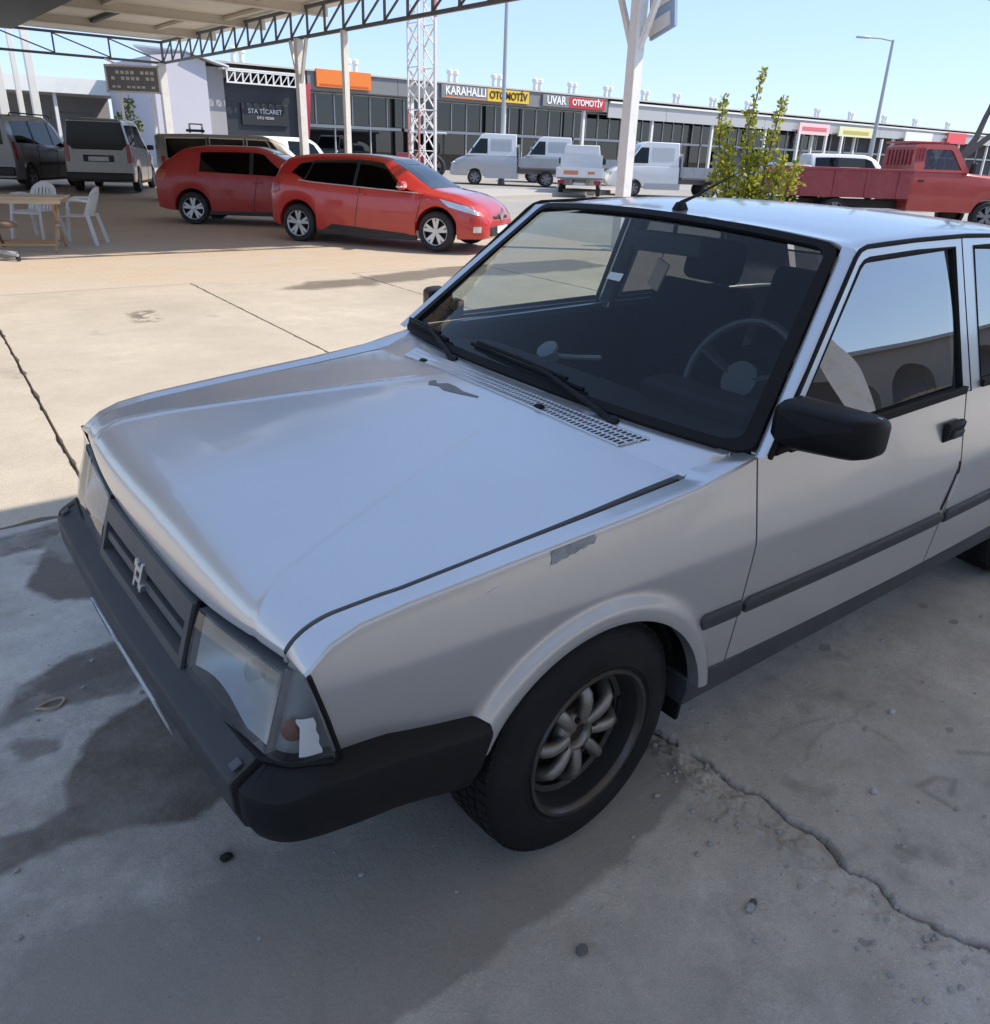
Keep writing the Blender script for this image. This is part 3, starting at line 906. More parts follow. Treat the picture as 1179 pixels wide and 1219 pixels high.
mb = MB(); mb.grid(lambda u, v: nose(lerp(-0.69, 0.69, u), lerp(0.47, 0.548, v), -0.006), 24, 2); mb.box((-0.66, 0, 0.35), (0.10, 1.0, 0.08))
mb.build('front_apron', M['dark'], sedan, bevel=0.01)
mb = MB()
mb.box((-0.786, 0.02, 0.392), (0.006, 0.52, 0.112), Matrix.Rotation(-0.25, 3, 'Y'))
plate = mb.build('licence_plate', mat('dirty_white_plate', (0.55, 0.56, 0.56), 0.5, var=0.2, scale=20, dirt=(0.10, 0.10, 0.11), dscale=14, damount=0.9), bumper, bevel=0.002)
mb = MB(); mb.box((-0.7895, 0.258, 0.392), (0.002, 0.04, 0.108), Matrix.Rotation(-0.25, 3, 'Y'))
mb.build('plate_band', mat('plate_blue', (0.02, 0.06, 0.30), 0.4), plate)

# ---- door mirrors
for s in (-1, 1):
    mb = MB()
    MC = (0.585, 0.868, 1.010) if s < 0 else (0.665, 0.866, 1.006)
    MH = (0.112, 0.060, 0.95) if s < 0 else (0.072, 0.050, 0.7)
    def mir(u, v):
        th = 2 * math.pi * u
        ce, se = math.cos(th), math.sin(th)
        sq = lambda c, p: math.copysign(abs(c) ** p, c)
        k = [0.10, 0.75, 0.93, 1.0, 1.0, 0.97][int(round(v * 5))]
        dx = [-0.062, -0.054, -0.035, 0.0, 0.045, 0.058][int(round(v * 5))]
        ys = sq(ce, 0.34) * k
        yy = MH[0] * ys; zz = MH[1] * sq(se, 0.34) * k * (1 - 0.20 * (ys + 1) * 0.5)
        return Vector((MC[0] + dx * MH[2] + 0.030 * ys, s * (MC[1] + yy), MC[2] + zz))
    mb.grid(mir, 40, 5)
    mb.f.append(tuple(range(41))); mb.m.append(0)
    b0 = 5 * 41
    mb.f.append(tuple(b0 + i for i in range(41))); mb.m.append(0)
    mb.box((MC[0] + 0.045, s * (MC[1] - MH[0] - 0.005), MC[2] - 0.02), (0.05, 0.05, 0.06))
    tri = [(0.503, 0.942), (0.68, 0.952), (0.68, 1.03), (0.634, 1.060)]
    mb.prism(tri, lambda a, b, d: Vector((a, s * (tum(b) + d), b)), -0.006, 0.010)
    mr = mb.build('door_mirror', mat('mirror_shell_black', (0.004, 0.0045, 0.006), 0.40, rvar=0.08, spec=0.18), sedan, sharp=40, bevel=0.003)
    mb = MB(); mb.box((MC[0] + 0.060 * MH[2], s * MC[1], MC[2]), (0.004, MH[0] * 1.7, MH[1] * 1.6))
    mb.build('mirror_glass', M['chrome'], mr, bevel=0.001)

# ---- cabin
mb = MB()
prof = [(0.47, 0.885), (0.62, 0.905), (0.78, 0.885), (0.82, 0.83), (0.79, 0.64), (0.44, 0.60)]
mb.prism(prof, lambda a, b, d: Vector((a, d, b)), -0.655, 0.655)
mb.box((0.80, -0.36, 0.905), (0.14, 0.40, 0.08))
mb.build('dashboard', M['dash'], sedan, bevel=0.02, seg=3)
mb = MB()
q = Matrix.Rotation(-1.10, 3, 'Y')
wc = Vector((0.95, -0.36, 0.955))
mb.tube([wc + q @ Vector((0.185 * math.cos(t), 0.185 * math.sin(t), 0)) for t in [2*math.pi*i/36 for i in range(36)]], 0.013, 8, closed=True)
for t in (0.0, math.pi * 0.62, math.pi * 1.38):
    mb.bar(wc + q @ Vector((0, 0, -0.02)), wc + q @ Vector((0.18 * math.cos(t + math.pi), 0.18 * math.sin(t + math.pi), 0)), 0.035, 0.012)
mb.lathe([(0, 0.01), (0.06, 0.0), (0.06, -0.04), (0.02, -0.28), (0, -0.28)], 16, lambda a, b, h: wc + q @ Vector((a, b, h)))
mb.build('steering_wheel', mat('wheel_rim_plastic', (0.03, 0.03, 0.032), 0.4), sedan)
def seat(cx, cy, w):
    m_ = MB()
    m_.box((cx, cy, 0.50), (0.50, w, 0.16), Matrix.Rotation(-0.15, 3, 'Y'))
    m_.box((cx + 0.32, cy, 0.80), (0.14, w * 0.94, 0.58), Matrix.Rotation(0.26, 3, 'Y'))
    m_.build('seat', M['seat'], sedan, bevel=0.05, seg=4)
    if w < 0.7:
        h_ = MB(); h_.box((cx + 0.43, cy, 1.17), (0.09, 0.26, 0.17), Matrix.Rotation(0.22, 3, 'Y'))
        h_.build('headrest', M['seat'], sedan, bevel=0.035, seg=4)
seat(1.28, -0.37, 0.50); seat(1.28, 0.37, 0.50); seat(2.12, 0, 1.25)
# rear end
mb = MB()
mb.grid(lambda u, v: Vector((lerp(2.82, 3.40, u), lerp(-0.665, 0.665, v), lerp(0.968, 0.93, u) + 0.02 * math.sin(math.pi * v))), 10, 10)
mb.grid(lambda u, v: Vector((lerp(3.40, 3.45, v), lerp(-0.75, 0.75, u), lerp(0.93, 0.45, v))), 10, 6)
mb.build('boot_lid', S, sedan, sharp=50)
mb = MB(); mb.grid(lambda u, v: Vector((lerp(2.80, 2.455, v), lerp(-1, 1, u) * lerp(0.66, 0.56, v), lerp(0.975, 1.362, v) + 0.01 * math.sin(math.pi * u))), 10, 6)
mb.build('rear_window', M['rear_glass'], sedan)
mb = MB(); mb.box((3.45, 0, 0.48), (0.14, 1.62, 0.16)); mb.build('rear_bumper', M['black_plastic'], sedan, bevel=0.02)
for s in (-1, 1):
    mb = MB(); mb.box((3.45, s * 0.55, 0.72), (0.04, 0.36, 0.16)); mb.build('tail_light', mat('red_lens', (0.35, 0.01, 0.01), 0.15), sedan, bevel=0.01)

# ---- wheels
def make_wheel(cx, side, steer, zc):
    root_loc = Vector((cx, side * 0.694, zc))
    rot = Matrix.Rotation(steer, 3, 'Z')
    mp = lambda a, b, h: root_loc + rot @ Vector((a, side * h, b))
    m_ = MB()
    m_.lathe([(0.182, 0.080), (0.190, 0.092), (0.208, 0.099), (0.240, 0.099), (0.268, 0.094), (0.286, 0.083), (0.297, 0.068), (0.3015, 0.050), (0.3025, 0.0), (0.3015, -0.050), (0.295, -0.075), (0.265, -0.094), (0.20, -0.090), (0.182, -0.080)], 72, mp)
    # raised ring near the bead and tread blocks
    m_.lathe([(0.200, 0.0955), (0.203, 0.1005), (0.207, 0.1005), (0.210, 0.0975)], 72, mp)
    w = m_.build('wheel', M['tyre'], sedan, sharp=40)
    m_ = MB()
    NB = 64
    for i in range(NB):
        for k, (h0, h1) in enumerate(((-0.068, -0.042), (-0.036, -0.014), (-0.008, 0.012), (0.018, 0.038), (0.044, 0.070))):
            t0 = 2 * math.pi * (i + 0.25 * (k % 2)) / NB; t1 = t0 + 2 * math.pi / NB * 0.78
            rr = 0.3055 if abs(h0 + h1) < 0.08 else 0.303
            r_in = 0.29
            vs = [mp(r * math.cos(t), r * math.sin(t), h) for r in (r_in, rr) for t in (t0, t1) for h in (h0, h1)]
            m_.add(vs, [(4, 5, 7, 6), (0, 4, 6, 2), (1, 3, 7, 5), (0, 1, 5, 4), (2, 6, 7, 3)])
    m_.build('tread', M['tyre'], w, sharp=0, fixn=False)
    m_ = MB()
    m_.lathe([(0.182, 0.080), (0.189, 0.089), (0.193, 0.094), (0.190, 0.099), (0.182, 0.098), (0.177, 0.091), (0.174, 0.084)], 72, mp)
    m_.lathe([(0.163, 0.040), (0.163, 0.030), (0.152, 0.024), (0.150, 0.034), (0.163, 0.040)], 72, mp)
    m_.lathe([(0.174, 0.084), (0.168, 0.045), (0.163, 0.030), (0.150, 0.0), (0.150, -0.075), (0.0, -0.075)], 72, mp, m=1)
    m_.build('rim', [M['rim_lip'], M['dark']], w, sharp=30)
    m_ = MB()
    for i in range(8):
        pr = i // 2
        th = 2 * math.pi * (pr + (0.27 if i % 2 else -0.27) * 0.9) / 4 + 0.25 + steer
        t2 = 2 * math.pi * (pr + (0.46 if i % 2 else -0.46) * 0.54) / 4 + 0.25 + steer
        pts = []
        for k in range(9):
            f = k / 8
            r = lerp(0.040, 0.152, f)
            ang = lerp(t2, th, smooth01(f))
            h = 0.052 + 0.008 * math.sin(math.pi * min(1, f * 1.1)) - 0.045 * smooth01((f - 0.55) / 0.45)
            pts.append(mp(r * math.cos(ang), r * math.sin(ang), h))
        m_.tube(pts, [0.013, 0.015, 0.016, 0.0165, 0.017, 0.0175, 0.018, 0.0175, 0.016], 14)
    m_.lathe([(0.030, 0.030), (0.030, 0.056), (0.036, 0.060), (0.048, 0.058), (0.060, 0.050), (0.064, 0.030)], 32, mp)
    m_.build('spokes', M['alloy'], w, sharp=60)
    m_ = MB()
    for i in range(4):
        a = math.pi / 2 * i + 0.25
        m_.lathe([(0.0, 0.064), (0.007, 0.064), (0.008, 0.05)], 8, lambda x, y, h: mp(0.049 * math.cos(a) + x, 0.049 * math.sin(a) + y, h))
    m_.lathe([(0.0, 0.048), (0.026, 0.044), (0.030, 0.030)], 20, mp)
    m_.build('wheel_nut', M['rust'], w)
    m_ = MB()
    m_.lathe([(0.0, -0.02), (0.120, -0.02), (0.120, -0.035), (0.0, -0.035)], 32, mp)
    m_.build('brake_disc', mat('brake_steel', (0.05, 0.045, 0.04), 0.5, metal=0.6), w)
for ax, st in ((-0.004, 0.05), (2.49, 0.0)):
    for s in (-1, 1):
        make_wheel(ax, s, st if s < 0 else st, 0.3055 - s * 0.694 * 0.0262)
# ================================================================== ground
def poly_dist(px, py, poly):
    """signed distance (positive inside) of arrays px, py to a closed outline"""
    n = len(poly)
    d = np.full(px.shape, 1e9); inside = np.zeros(px.shape, bool)
    for i in range(n):
        ax, ay = poly[i]; bx, by = poly[(i + 1) % n]
        ex, ey = bx - ax, by - ay
        t = np.clip(((px - ax) * ex + (py - ay) * ey) / (ex*ex + ey*ey + 1e-12), 0, 1)
        d = np.minimum(d, np.hypot(px - ax - t * ex, py - ay - t * ey))
        c = ((ay > py) != (by > py)) & (px < (bx - ax) * (py - ay) / (by - ay + 1e-12) + ax)
        inside ^= c
    return np.where(inside, d, -d)
def line_dist(px, py, line):
    d = np.full(px.shape, 1e9); par = np.zeros(px.shape)
    for i in range(len(line) - 1):
        ax, ay = line[i]; bx, by = line[i + 1]
        ex, ey = bx - ax, by - ay
        t = np.clip(((px - ax) * ex + (py - ay) * ey) / (ex*ex + ey*ey + 1e-12), 0, 1)
        dd = np.hypot(px - ax - t * ex, py - ay - t * ey)
        side = np.sign((px - ax) * ey - (py - ay) * ex)
        m_ = dd < d
        par = np.where(m_, side, par); d = np.minimum(d, dd)
    return d, par
def vnoise(px, py, sc, seed=0, octs=4):
    """value noise on numpy arrays"""
    rng = np.random.RandomState(seed); T = rng.rand(256, 256)
    out = np.zeros(px.shape); amp = 1.0; tot = 0.0
    for o in range(octs):
        x = px * sc + 37.1 * o + 500; y = py * sc + 11.3 * o + 500
        xi = np.floor(x).astype(int); yi = np.floor(y).astype(int)
        fx = x - xi; fy = y - yi; fx = fx*fx*(3-2*fx); fy = fy*fy*(3-2*fy)
        g = lambda a, b: T[a % 256, b % 256]
        v = (g(xi, yi)*(1-fx) + g(xi+1, yi)*fx)*(1-fy) + (g(xi, yi+1)*(1-fx) + g(xi+1, yi+1)*fx)*fy
        out += v * amp; tot += amp; amp *= 0.5; sc *= 2.03
    return out / tot - 0.5

def ground_mat(name, col, dark=None, oil=None, rough=0.85, scale=1.0, bump=0.35, pale=None, use_attr=False, con=1.0):
    m, n, l, b = new_mat(name)
    geo = n.new('ShaderNodeNewGeometry')
    def nz(sc, det=8, ro=0.65, off=0.0):
        q = n.new('ShaderNodeTexNoise'); q.inputs['Scale'].default_value = sc * scale; q.inputs['Detail'].default_value = det; q.inputs['Roughness'].default_value = ro
        mp_ = n.new('ShaderNodeMapping'); mp_.inputs['Location'].default_value = (off, off * 1.7, 0)
        l.new(geo.outputs['Position'], mp_.inputs['Vector']); l.new(mp_.outputs[0], q.inputs['Vector'])
        return q.outputs['Fac']
    def rng(v, a, b_, c=0.0, d=1.0):
        q = n.new('ShaderNodeMapRange'); q.inputs['From Min'].default_value = a; q.inputs['From Max'].default_value = b_
        q.inputs['To Min'].default_value = c; q.inputs['To Max'].default_value = d
        l.new(v, q.inputs['Value']); return q.outputs['Result']
    def mixc(f, a, c):
        q = n.new('ShaderNodeMix'); q.data_type = 'RGBA'
        l.new(f, q.inputs['Factor'])
        if isinstance(a, tuple): q.inputs['A'].default_value = (*a, 1)
        else: l.new(a, q.inputs['A'])
        if isinstance(c, tuple): q.inputs['B'].default_value = (*c, 1)
        else: l.new(c, q.inputs['B'])
        return q.outputs['Result']
    def math_(op, a, c):
        q = n.new('ShaderNodeMath'); q.operation = op
        for i, v in enumerate((a, c)):
            if isinstance(v, float): q.inputs[i].default_value = v
            else: l.new(v, q.inputs[i])
        return q.outputs[0]
    lo = tuple(c * (1 - 0.42 * con) for c in col); hi = tuple(min(0.9, c * (1 + 0.28 * con)) for c in col)
    c = mixc(rng(nz(0.9), 0.3, 0.7), lo, hi)
    c = mixc(rng(nz(7.0, 10, 0.75, 3), 0.38, 0.66, 0.0, 0.75 * con), c, tuple(v * 0.66 for v in col))
    c = mixc(rng(nz(60.0, 6, 0.7, 9), 0.55, 0.75, 0.0, 0.5), c, tuple(v * 0.55 for v in col))
    c = mixc(rng(nz(90.0, 4, 0.7, 5), 0.60, 0.72, 0.0, 0.6), c, tuple(min(0.85, v * 1.5) for v in col))
    if pale:
        c = mixc(rng(nz(1.6, 9, 0.7, 21), 0.52, 0.68, 0.0, 0.6), c, pale)
    if dark:
        c = mixc(rng(nz(2.3, 9, 0.7, 14), 0.56, 0.70, 0.0, 0.55), c, dark)
    rr = rng(nz(3.0, 8, 0.7, 2), 0.3, 0.7, rough - 0.08, min(1.0, rough + 0.08))
    if use_attr:
        at = n.new('ShaderNodeAttribute'); at.attribute_name = 'stain'
        sep = n.new('ShaderNodeSeparateColor'); l.new(at.outputs['Color'], sep.inputs[0])
        fine = nz(14.0, 8, 0.7, 31)
        n_edge = math_('MULTIPLY', math_('SUBTRACT', nz(5.0, 10, 0.72, 41), 0.5), 1.1)
        wet = rng(math_('ADD', sep.outputs[0], math_('MULTIPLY', n_edge, rng(sep.outputs[0], 0.02, 0.25))), 0.24, 0.66, 0.0, 0.90)
        c = mixc(wet, c, oil)
        old = rng(math_('ADD', sep.outputs[1], math_('MULTIPLY', n_edge, rng(sep.outputs[1], 0.02, 0.25))), 0.24, 0.52, 0.0, 0.80)
        c = mixc(old, c, tuple(v * 0.45 for v in col))
        scr = math_('MULTIPLY', sep.outputs[2], 0.85)
        c = mixc(scr, c, tuple(v * 0.42 for v in col))
        rr = math_('SUBTRACT', rr, math_('MULTIPLY', wet, 0.30))
    c = mixc(rng(nz(260.0, 3, 0.6, 51), 0.36, 0.64, 0.35, 0.0), c, tuple(v * 0.35 for v in col))
    l.new(c, b.inputs['Base Color']); l.new(rr, b.inputs['Roughness'])
    b.inputs['Specular IOR Level'].default_value = 0.35
    h = math_('ADD', math_('MULTIPLY', nz(55.0, 10, 0.8, 7), 0.8), math_('MULTIPLY', nz(9.0, 8, 0.7, 8), 0.8))
    bp = n.new('ShaderNodeBump'); bp.inputs['Strength'].default_value = bump; bp.inputs['Distance'].default_value = 0.03
    l.new(h, bp.inputs['Height']); l.new(bp.outputs['Normal'], b.inputs['Normal'])
    return m

G_CON = (0.66, 0.605, 0.53)
M['apron'] = ground_mat('old_grey_concrete', G_CON, dark=(0.22, 0.20, 0.18), oil=(0.080, 0.058, 0.040), pale=(0.74, 0.72, 0.69), use_attr=True, bump=0.5)
M['apron_far'] = ground_mat('old_grey_concrete_plain', G_CON, dark=(0.22, 0.20, 0.18), pale=(0.74, 0.72, 0.69), bump=0.5)
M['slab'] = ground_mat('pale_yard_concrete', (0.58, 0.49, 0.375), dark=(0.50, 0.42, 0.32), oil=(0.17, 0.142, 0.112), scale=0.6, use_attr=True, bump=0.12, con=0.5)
M['road'] = ground_mat('dusty_road', (0.42, 0.385, 0.335), scale=0.3, bump=0.1, con=0.5)
M['earth'] = ground_mat('dry_earth', (0.30, 0.26, 0.20), scale=0.2, bump=0.1)

def set_stain(me, cols):
    a = me.color_attributes.new('stain', 'FLOAT_COLOR', 'POINT')
    buf = np.ones((len(me.vertices), 4), np.float32); buf[:, :3] = cols
    a.data.foreach_set('color', buf.ravel())

def sheet(name, x0, x1, y0, y1, mt, nx=1, ny=1, z=0.0):
    mb = MB(); mb.grid(lambda u, v: (lerp(x0, x1, u), lerp(y0, y1, v), z + gz(lerp(y0, y1, v))), nx, ny)
    o = mb.build(name, mt, None, sharp=0, fixn=False); o['kind'] = 'structure'
    return o

# the worn apron in the shade, cracked and stained
X0, X1, Y0, Y1 = -2.0, 3.2, -2.2, 1.96
lx = np.concatenate([np.linspace(X0, 0.30, 150)[:-1], np.linspace(0.30, 0.62, 90)[:-1], np.linspace(0.62, X1, 160)])
ly = np.concatenate([np.linspace(Y0, -1.7, 20)[:-1], np.linspace(-1.7, -0.5, 210)[:-1], np.linspace(-0.5, Y1, 150)])
NX, NY = len(lx) - 1, len(ly) - 1
gx, gy = np.meshgrid(lx, ly)
wx = gx + 0.05 * vnoise(gx, gy, 5, 1) + 0.02 * vnoise(gx, gy, 22, 2)
wy = gy + 0.05 * vnoise(gx, gy, 5, 3) + 0.02 * vnoise(gx, gy, 22, 4)
wet = np.zeros(gx.shape)
for poly, k in (([(-1.15, -0.09), (-1.02, -0.07), (-0.88, -0.1), (-0.75, -0.19), (-0.55, -0.10), (-0.45, 0.2), (-0.60, 0.44), (-0.85, 0.34), (-0.97, 0.17), (-0.97, 0.06), (-1.06, 0.03), (-1.6, 0.10), (-1.6, -0.06)], 0.9),
                ([(-1.05, 0.53), (-0.98, 0.7), (-0.8, 0.80), (-0.55, 0.78), (-0.5, 0.56), (-0.73, 0.44), (-0.88, 0.5), (-1.3, 0.50), (-1.3, 0.56)], 0.65),
                ([(-1.06, 0.42), (-0.98, 0.43), (-0.91, 0.36), (-0.94, 0.29), (-1.03, 0.31)], 0.6),
                ([(-0.84, 1.35), (-0.67, 1.76), (-0.40, 1.85), (-0.40, 1.3), (-0.50, 1.11), (-0.66, 1.11), (-0.79, 1.18)], 0.75),
                ([(-1.2, 1.67), (-1.1, 1.85), (-0.55, 1.94), (-0.69, 1.68)], 0.6),
                ([(-0.74, -0.32), (-0.70, -0.31), (-0.69, -0.35), (-0.73, -0.36)], 0.8)):
    d = poly_dist(wx, wy, poly)
    wet = np.maximum(wet, k * np.clip(0.5 + d / 0.05, 0, 1))
d = poly_dist(wx, wy, [(-0.2, -0.55), (0.05, -0.60), (0.2, 0.6), (-0.3, 0.6), (-0.62, 0.2)])
wet = np.maximum(wet, 0.7 * np.clip(0.5 + d / 0.1, 0, 1))
old = 0.75 * np.clip(0.5 + poly_dist(wx, wy, [(-0.66, -1.2), (-0.61, -0.92), (-0.43, -0.925), (-0.23, -0.905), (-0.09, -0.915), (0.11, -0.90), (0.30, -0.86), (0.42, -0.80), (0.47, -0.70), (0.30, -0.45), (0.1, 0.6), (-1.9, 0.6), (-1.9, -2.1), (-0.9, -2.1)]) / 0.05, 0, 1) * np.clip(1.0 - (gy + 0.62) / 0.6, 0.45, 1)
old = np.maximum(old, 0.5 * np.clip(vnoise(gx, gy, 3.1, 8) * 6 - 0.9, 0, 1))
scr = np.zeros(gx.shape)
for ln in ([(0.88, -1.22), (0.88, -1.28)], [(0.88, -1.20), (0.96, -1.215), (0.99, -1.25), (0.93, -1.27)], [(1.12, -1.20), (1.20, -1.27)], [(1.05, -1.31), (1.10, -1.38)]):
    dd, _ = line_dist(gx + 0.01 * vnoise(gx, gy, 30, 9), gy, ln)
    scr = np.maximum(scr, 0.8 * np.clip(1.3 - dd / 0.011, 0, 1))
rg_ = np.random.RandomState(4)
for _ in range(26):
    p = np.array([rg_.uniform(-1.6, 2.4), rg_.uniform(-1.8, 1.6)]); a = rg_.uniform(0, 6.28); ln = [tuple(p)]
    for k in range(rg_.randint(3, 9)):
        a += rg_.normal(0, 0.5); p = p + 0.07 * np.array([np.cos(a), np.sin(a)]); ln.append(tuple(p))
    dd, _ = line_dist(gx + 0.02 * vnoise(gx, gy, 30, 91), gy + 0.02 * vnoise(gx, gy, 30, 92), ln)
    scr = np.maximum(scr, rg_.uniform(0.25, 0.6) * np.clip(1.2 - dd / 0.008, 0, 1))
for _ in range(70):
    x_, y_ = rg_.uniform(-1.6, 2.4), rg_.uniform(-1.8, 1.7); r_ = rg_.uniform(0.008, 0.035)
    dd = np.hypot(gx - x_ + 0.03 * vnoise(gx, gy, 20, 93), (gy - y_) * 1.2 + 0.03 * vnoise(gx, gy, 20, 94))
    old = np.maximum(old, rg_.uniform(0.5, 1.0) * np.clip(0.5 + (r_ - dd) / 0.012, 0, 1))
gzv = 0.006 * vnoise(gx, gy, 1.5, 5) + 0.005 * vnoise(gx, gy, 9, 6)
edge = np.minimum.reduce([gx - X0, X1 - gx, gy - Y0, Y1 - gy])
CR = [(0.47, 1.9), (0.50, 1.2), (0.47, 0.5), (0.49, -0.1), (0.47, -0.6), (0.48, -0.78), (0.47, -0.89), (0.495, -0.97), (0.485, -1.06), (0.50, -1.16), (0.452, -1.24), (0.482, -1.30), (0.455, -1.38), (0.462, -1.44), (0.48, -1.51), (0.51, -1.54), (0.49, -1.8), (0.50, -2.2)]
jx = gx + 0.030 * vnoise(gx, gy, 16, 11, 6) + 0.010 * vnoise(gx, gy, 70, 71, 3); jy = gy + 0.030 * vnoise(gx, gy, 16, 12, 6)
dd, side = line_dist(jx, jy, CR)
wcr = 0.0035 + 0.020 * np.clip(vnoise(gx, gy, 6, 13) + 0.08, 0, 1)
crack = np.clip(1.2 - dd / wcr, 0, 1) * (vnoise(gx, gy, 7, 17) > -0.22)
gzv -= 0.030 * np.clip(crack, 0, 1) ** 0.6
gzv += 0.010 * np.where(side * 1.0 > 0, 0, 1) * np.clip(1 - dd / 0.25, 0, 1)
dd2, _ = line_dist(jx, jy, [(0.42, -0.66), (0.40, -0.75), (0.385, -0.88), (0.382, -0.98), (0.39, -1.13), (0.37, -1.26)])
gzv += 0.008 * np.clip(1.2 - dd2 / 0.006, 0, 1) * (vnoise(gx, gy, 9, 73) > -0.15)
bl = np.hypot((gx - 0.405) / 0.05, (gy + 1.17) / 0.065) + 0.5 * vnoise(gx, gy, 20, 14)
gzv += 0.012 * np.clip(1.15 - bl, 0, 1) ** 0.5
rub = np.clip(1 - np.abs(gx - 0.43) / 0.10, 0, 1)
gzv += 0.010 * rub * np.clip(vnoise(gx, gy, 30, 15) * 3, -0.5, 1) + 0.006 * rub * np.clip(vnoise(gx, gy, 90, 75, 2) * 4 - 0.6, 0, 1)
scr = np.maximum(scr, crack * 0.9)
gzv *= np.clip(edge / 0.06, 0, 1)
vs = np.stack([gx, gy, gzv], -1).reshape(-1, 3)
idx = np.arange((NX + 1) * (NY + 1)).reshape(NY + 1, NX + 1)
fs = np.stack([idx[:-1, :-1], idx[:-1, 1:], idx[1:, 1:], idx[1:, :-1]], -1).reshape(-1, 4)
me = bpy.data.meshes.new('concrete_apron'); me.from_pydata(vs.tolist(), [], fs.tolist()); me.materials.append(M['apron'])
me.polygons.foreach_set('use_smooth', [True] * len(me.polygons))
set_stain(me, np.stack([wet, old, scr], -1).reshape(-1, 3))
o = bpy.data.objects.new('concrete_apron', me); COL.objects.link(o); o['kind'] = 'structure'
mb = MB()
for a, b, c, d in ((-40, X0, -40, Y1), (X1, 40, -40, Y1), (X0, X1, -40, Y0)):
    mb.grid(lambda u, v: (lerp(a, b, u), lerp(c, d, v), 0), 1, 1)
o = mb.build('yard_pavement', M['apron_far'], None, sharp=0, fixn=False); o['kind'] = 'structure'

# pale concrete slabs in the sun, laid with open joints
yard = empty('concrete_yard', (0, 5, 0)); yard['kind'] = 'structure'
YA, YB = 1.985, 8.44
for k in range(-7, 5):
    xa = -0.29 + 2.21 * k; xb = xa + 2.21
    nx, ny = (110, 300) if 0 <= k < 4 or k == -1 else (6, 12)
    ux, uy = np.meshgrid(np.linspace(0.004, 0.996, nx + 1), np.linspace(0, 1, ny + 1))
    py = YA + (YB - YA) * uy
    px = xa + (xb - xa) * ux + 0.07 * (py - 4)
    jag = (vnoise(py, py * 0, 9.0, 40 + k, 5)) * 0.05
    e0 = np.clip(1 - ux / 0.02, 0, 1); e1 = np.clip(1 - (1 - ux) / 0.02, 0, 1)
    px = px + e0 * np.maximum(0, jag) + e1 * np.minimum(0, jag)
    py = py + np.clip(1 - uy / 0.01, 0, 1) * 0.06 * vnoise(px, py, 6, 50)
    pz = 0.003 * vnoise(px, py, 0.8, 60) + 0.0015 * k % 0.003
    wxx = px + 0.25 * vnoise(px, py, 1.3, 21) + 0.08 * vnoise(px, py, 6, 22); wyy = py + 0.30 * vnoise(px, py, 1.3, 23) + 0.12 * vnoise(px, py, 6, 24)
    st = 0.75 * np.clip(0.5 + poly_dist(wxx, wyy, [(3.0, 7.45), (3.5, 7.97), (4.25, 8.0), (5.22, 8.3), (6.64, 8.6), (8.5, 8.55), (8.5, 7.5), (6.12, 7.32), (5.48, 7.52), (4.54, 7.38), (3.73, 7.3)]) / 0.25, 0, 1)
    st = np.maximum(st, 0.6 * np.clip(0.5 + poly_dist(wxx, wyy, [(1.0, 6.86), (1.38, 6.83), (1.15, 6.15), (0.98, 6.3)]) / 0.15, 0, 1) * (vnoise(px, py, 12, 26) > -0.08))
    st = np.maximum(st, 0.35 * np.clip(vnoise(px, py, 1.7, 25) * 7 - 1.2, 0, 1))
    bl = np.maximum(e0, e1) * 0
    dj = np.minimum(ux, 1 - ux) * (xb - xa)
    dl = np.clip(1 - dj / (0.015 + 0.09 * np.clip(vnoise(py, py * 0 + k, 5, 27), 0, 1)), 0, 1) * np.clip(vnoise(px, py, 2.2, 28) * 5 + 0.4, 0, 1)
    st = np.maximum(st, 0.5 * dl)
    P = np.stack([px, py, pz], -1).reshape(-1, 3)
    idx = np.arange((nx + 1) * (ny + 1)).reshape(ny + 1, nx + 1)
    F = np.stack([idx[:-1, :-1], idx[:-1, 1:], idx[1:, 1:], idx[1:, :-1]], -1).reshape(-1, 4).tolist()
    bd = list(idx[0, :]) + list(idx[1:, -1]) + list(idx[-1, -2::-1]) + list(idx[-2:0:-1, 0])
    N0 = len(P); low = P[bd] - np.array([0, 0, 0.05])
    F += [(int(bd[i]), N0 + i, N0 + (i + 1) % len(bd), int(bd[(i + 1) % len(bd)])) for i in range(len(bd))]
    me = bpy.data.meshes.new('concrete_slab'); me.from_pydata(P.tolist() + low.tolist(), [], F); me.materials.append(M['slab'])
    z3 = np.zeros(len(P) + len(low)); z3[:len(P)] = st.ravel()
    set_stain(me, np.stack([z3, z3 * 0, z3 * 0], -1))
    o = bpy.data.objects.new('concrete_slab', me); COL.objects.link(o); o.parent = yard; o.matrix_parent_inverse = Matrix.Translation((0, -5, 0))
sheet('slab_bed', -40, 14, 1.965, 8.45, mat('joint_dirt', (0.12, 0.10, 0.08), 0.95, var=0.4), 1, 1, z=-0.035)

# brick paving, road, far ground
m, n, l, b = new_mat('ochre_brick_paving')
geo = n.new('ShaderNodeNewGeometry')
br = n.new('ShaderNodeTexBrick'); br.inputs['Scale'].default_value = 1.0; br.inputs['Brick Width'].default_value = 0.22; br.inputs['Row Height'].default_value = 0.11
br.inputs['Mortar Size'].default_value = 0.006; br.inputs['Color1'].default_value = (0.54, 0.42, 0.30, 1); br.inputs['Color2'].default_value = (0.50, 0.395, 0.285, 1); br.inputs['Mortar'].default_value = (0.44, 0.34, 0.25, 1)
l.new(geo.outputs['Position'], br.inputs['Vector'])
nz = n.new('ShaderNodeTexNoise'); nz.inputs['Scale'].default_value = 0.7; nz.inputs['Detail'].default_value = 9; nz.inputs['Roughness'].default_value = 0.7
mp_ = n.new('ShaderNodeMapping'); mp_.inputs['Scale'].default_value = (0.5, 1.6, 1)
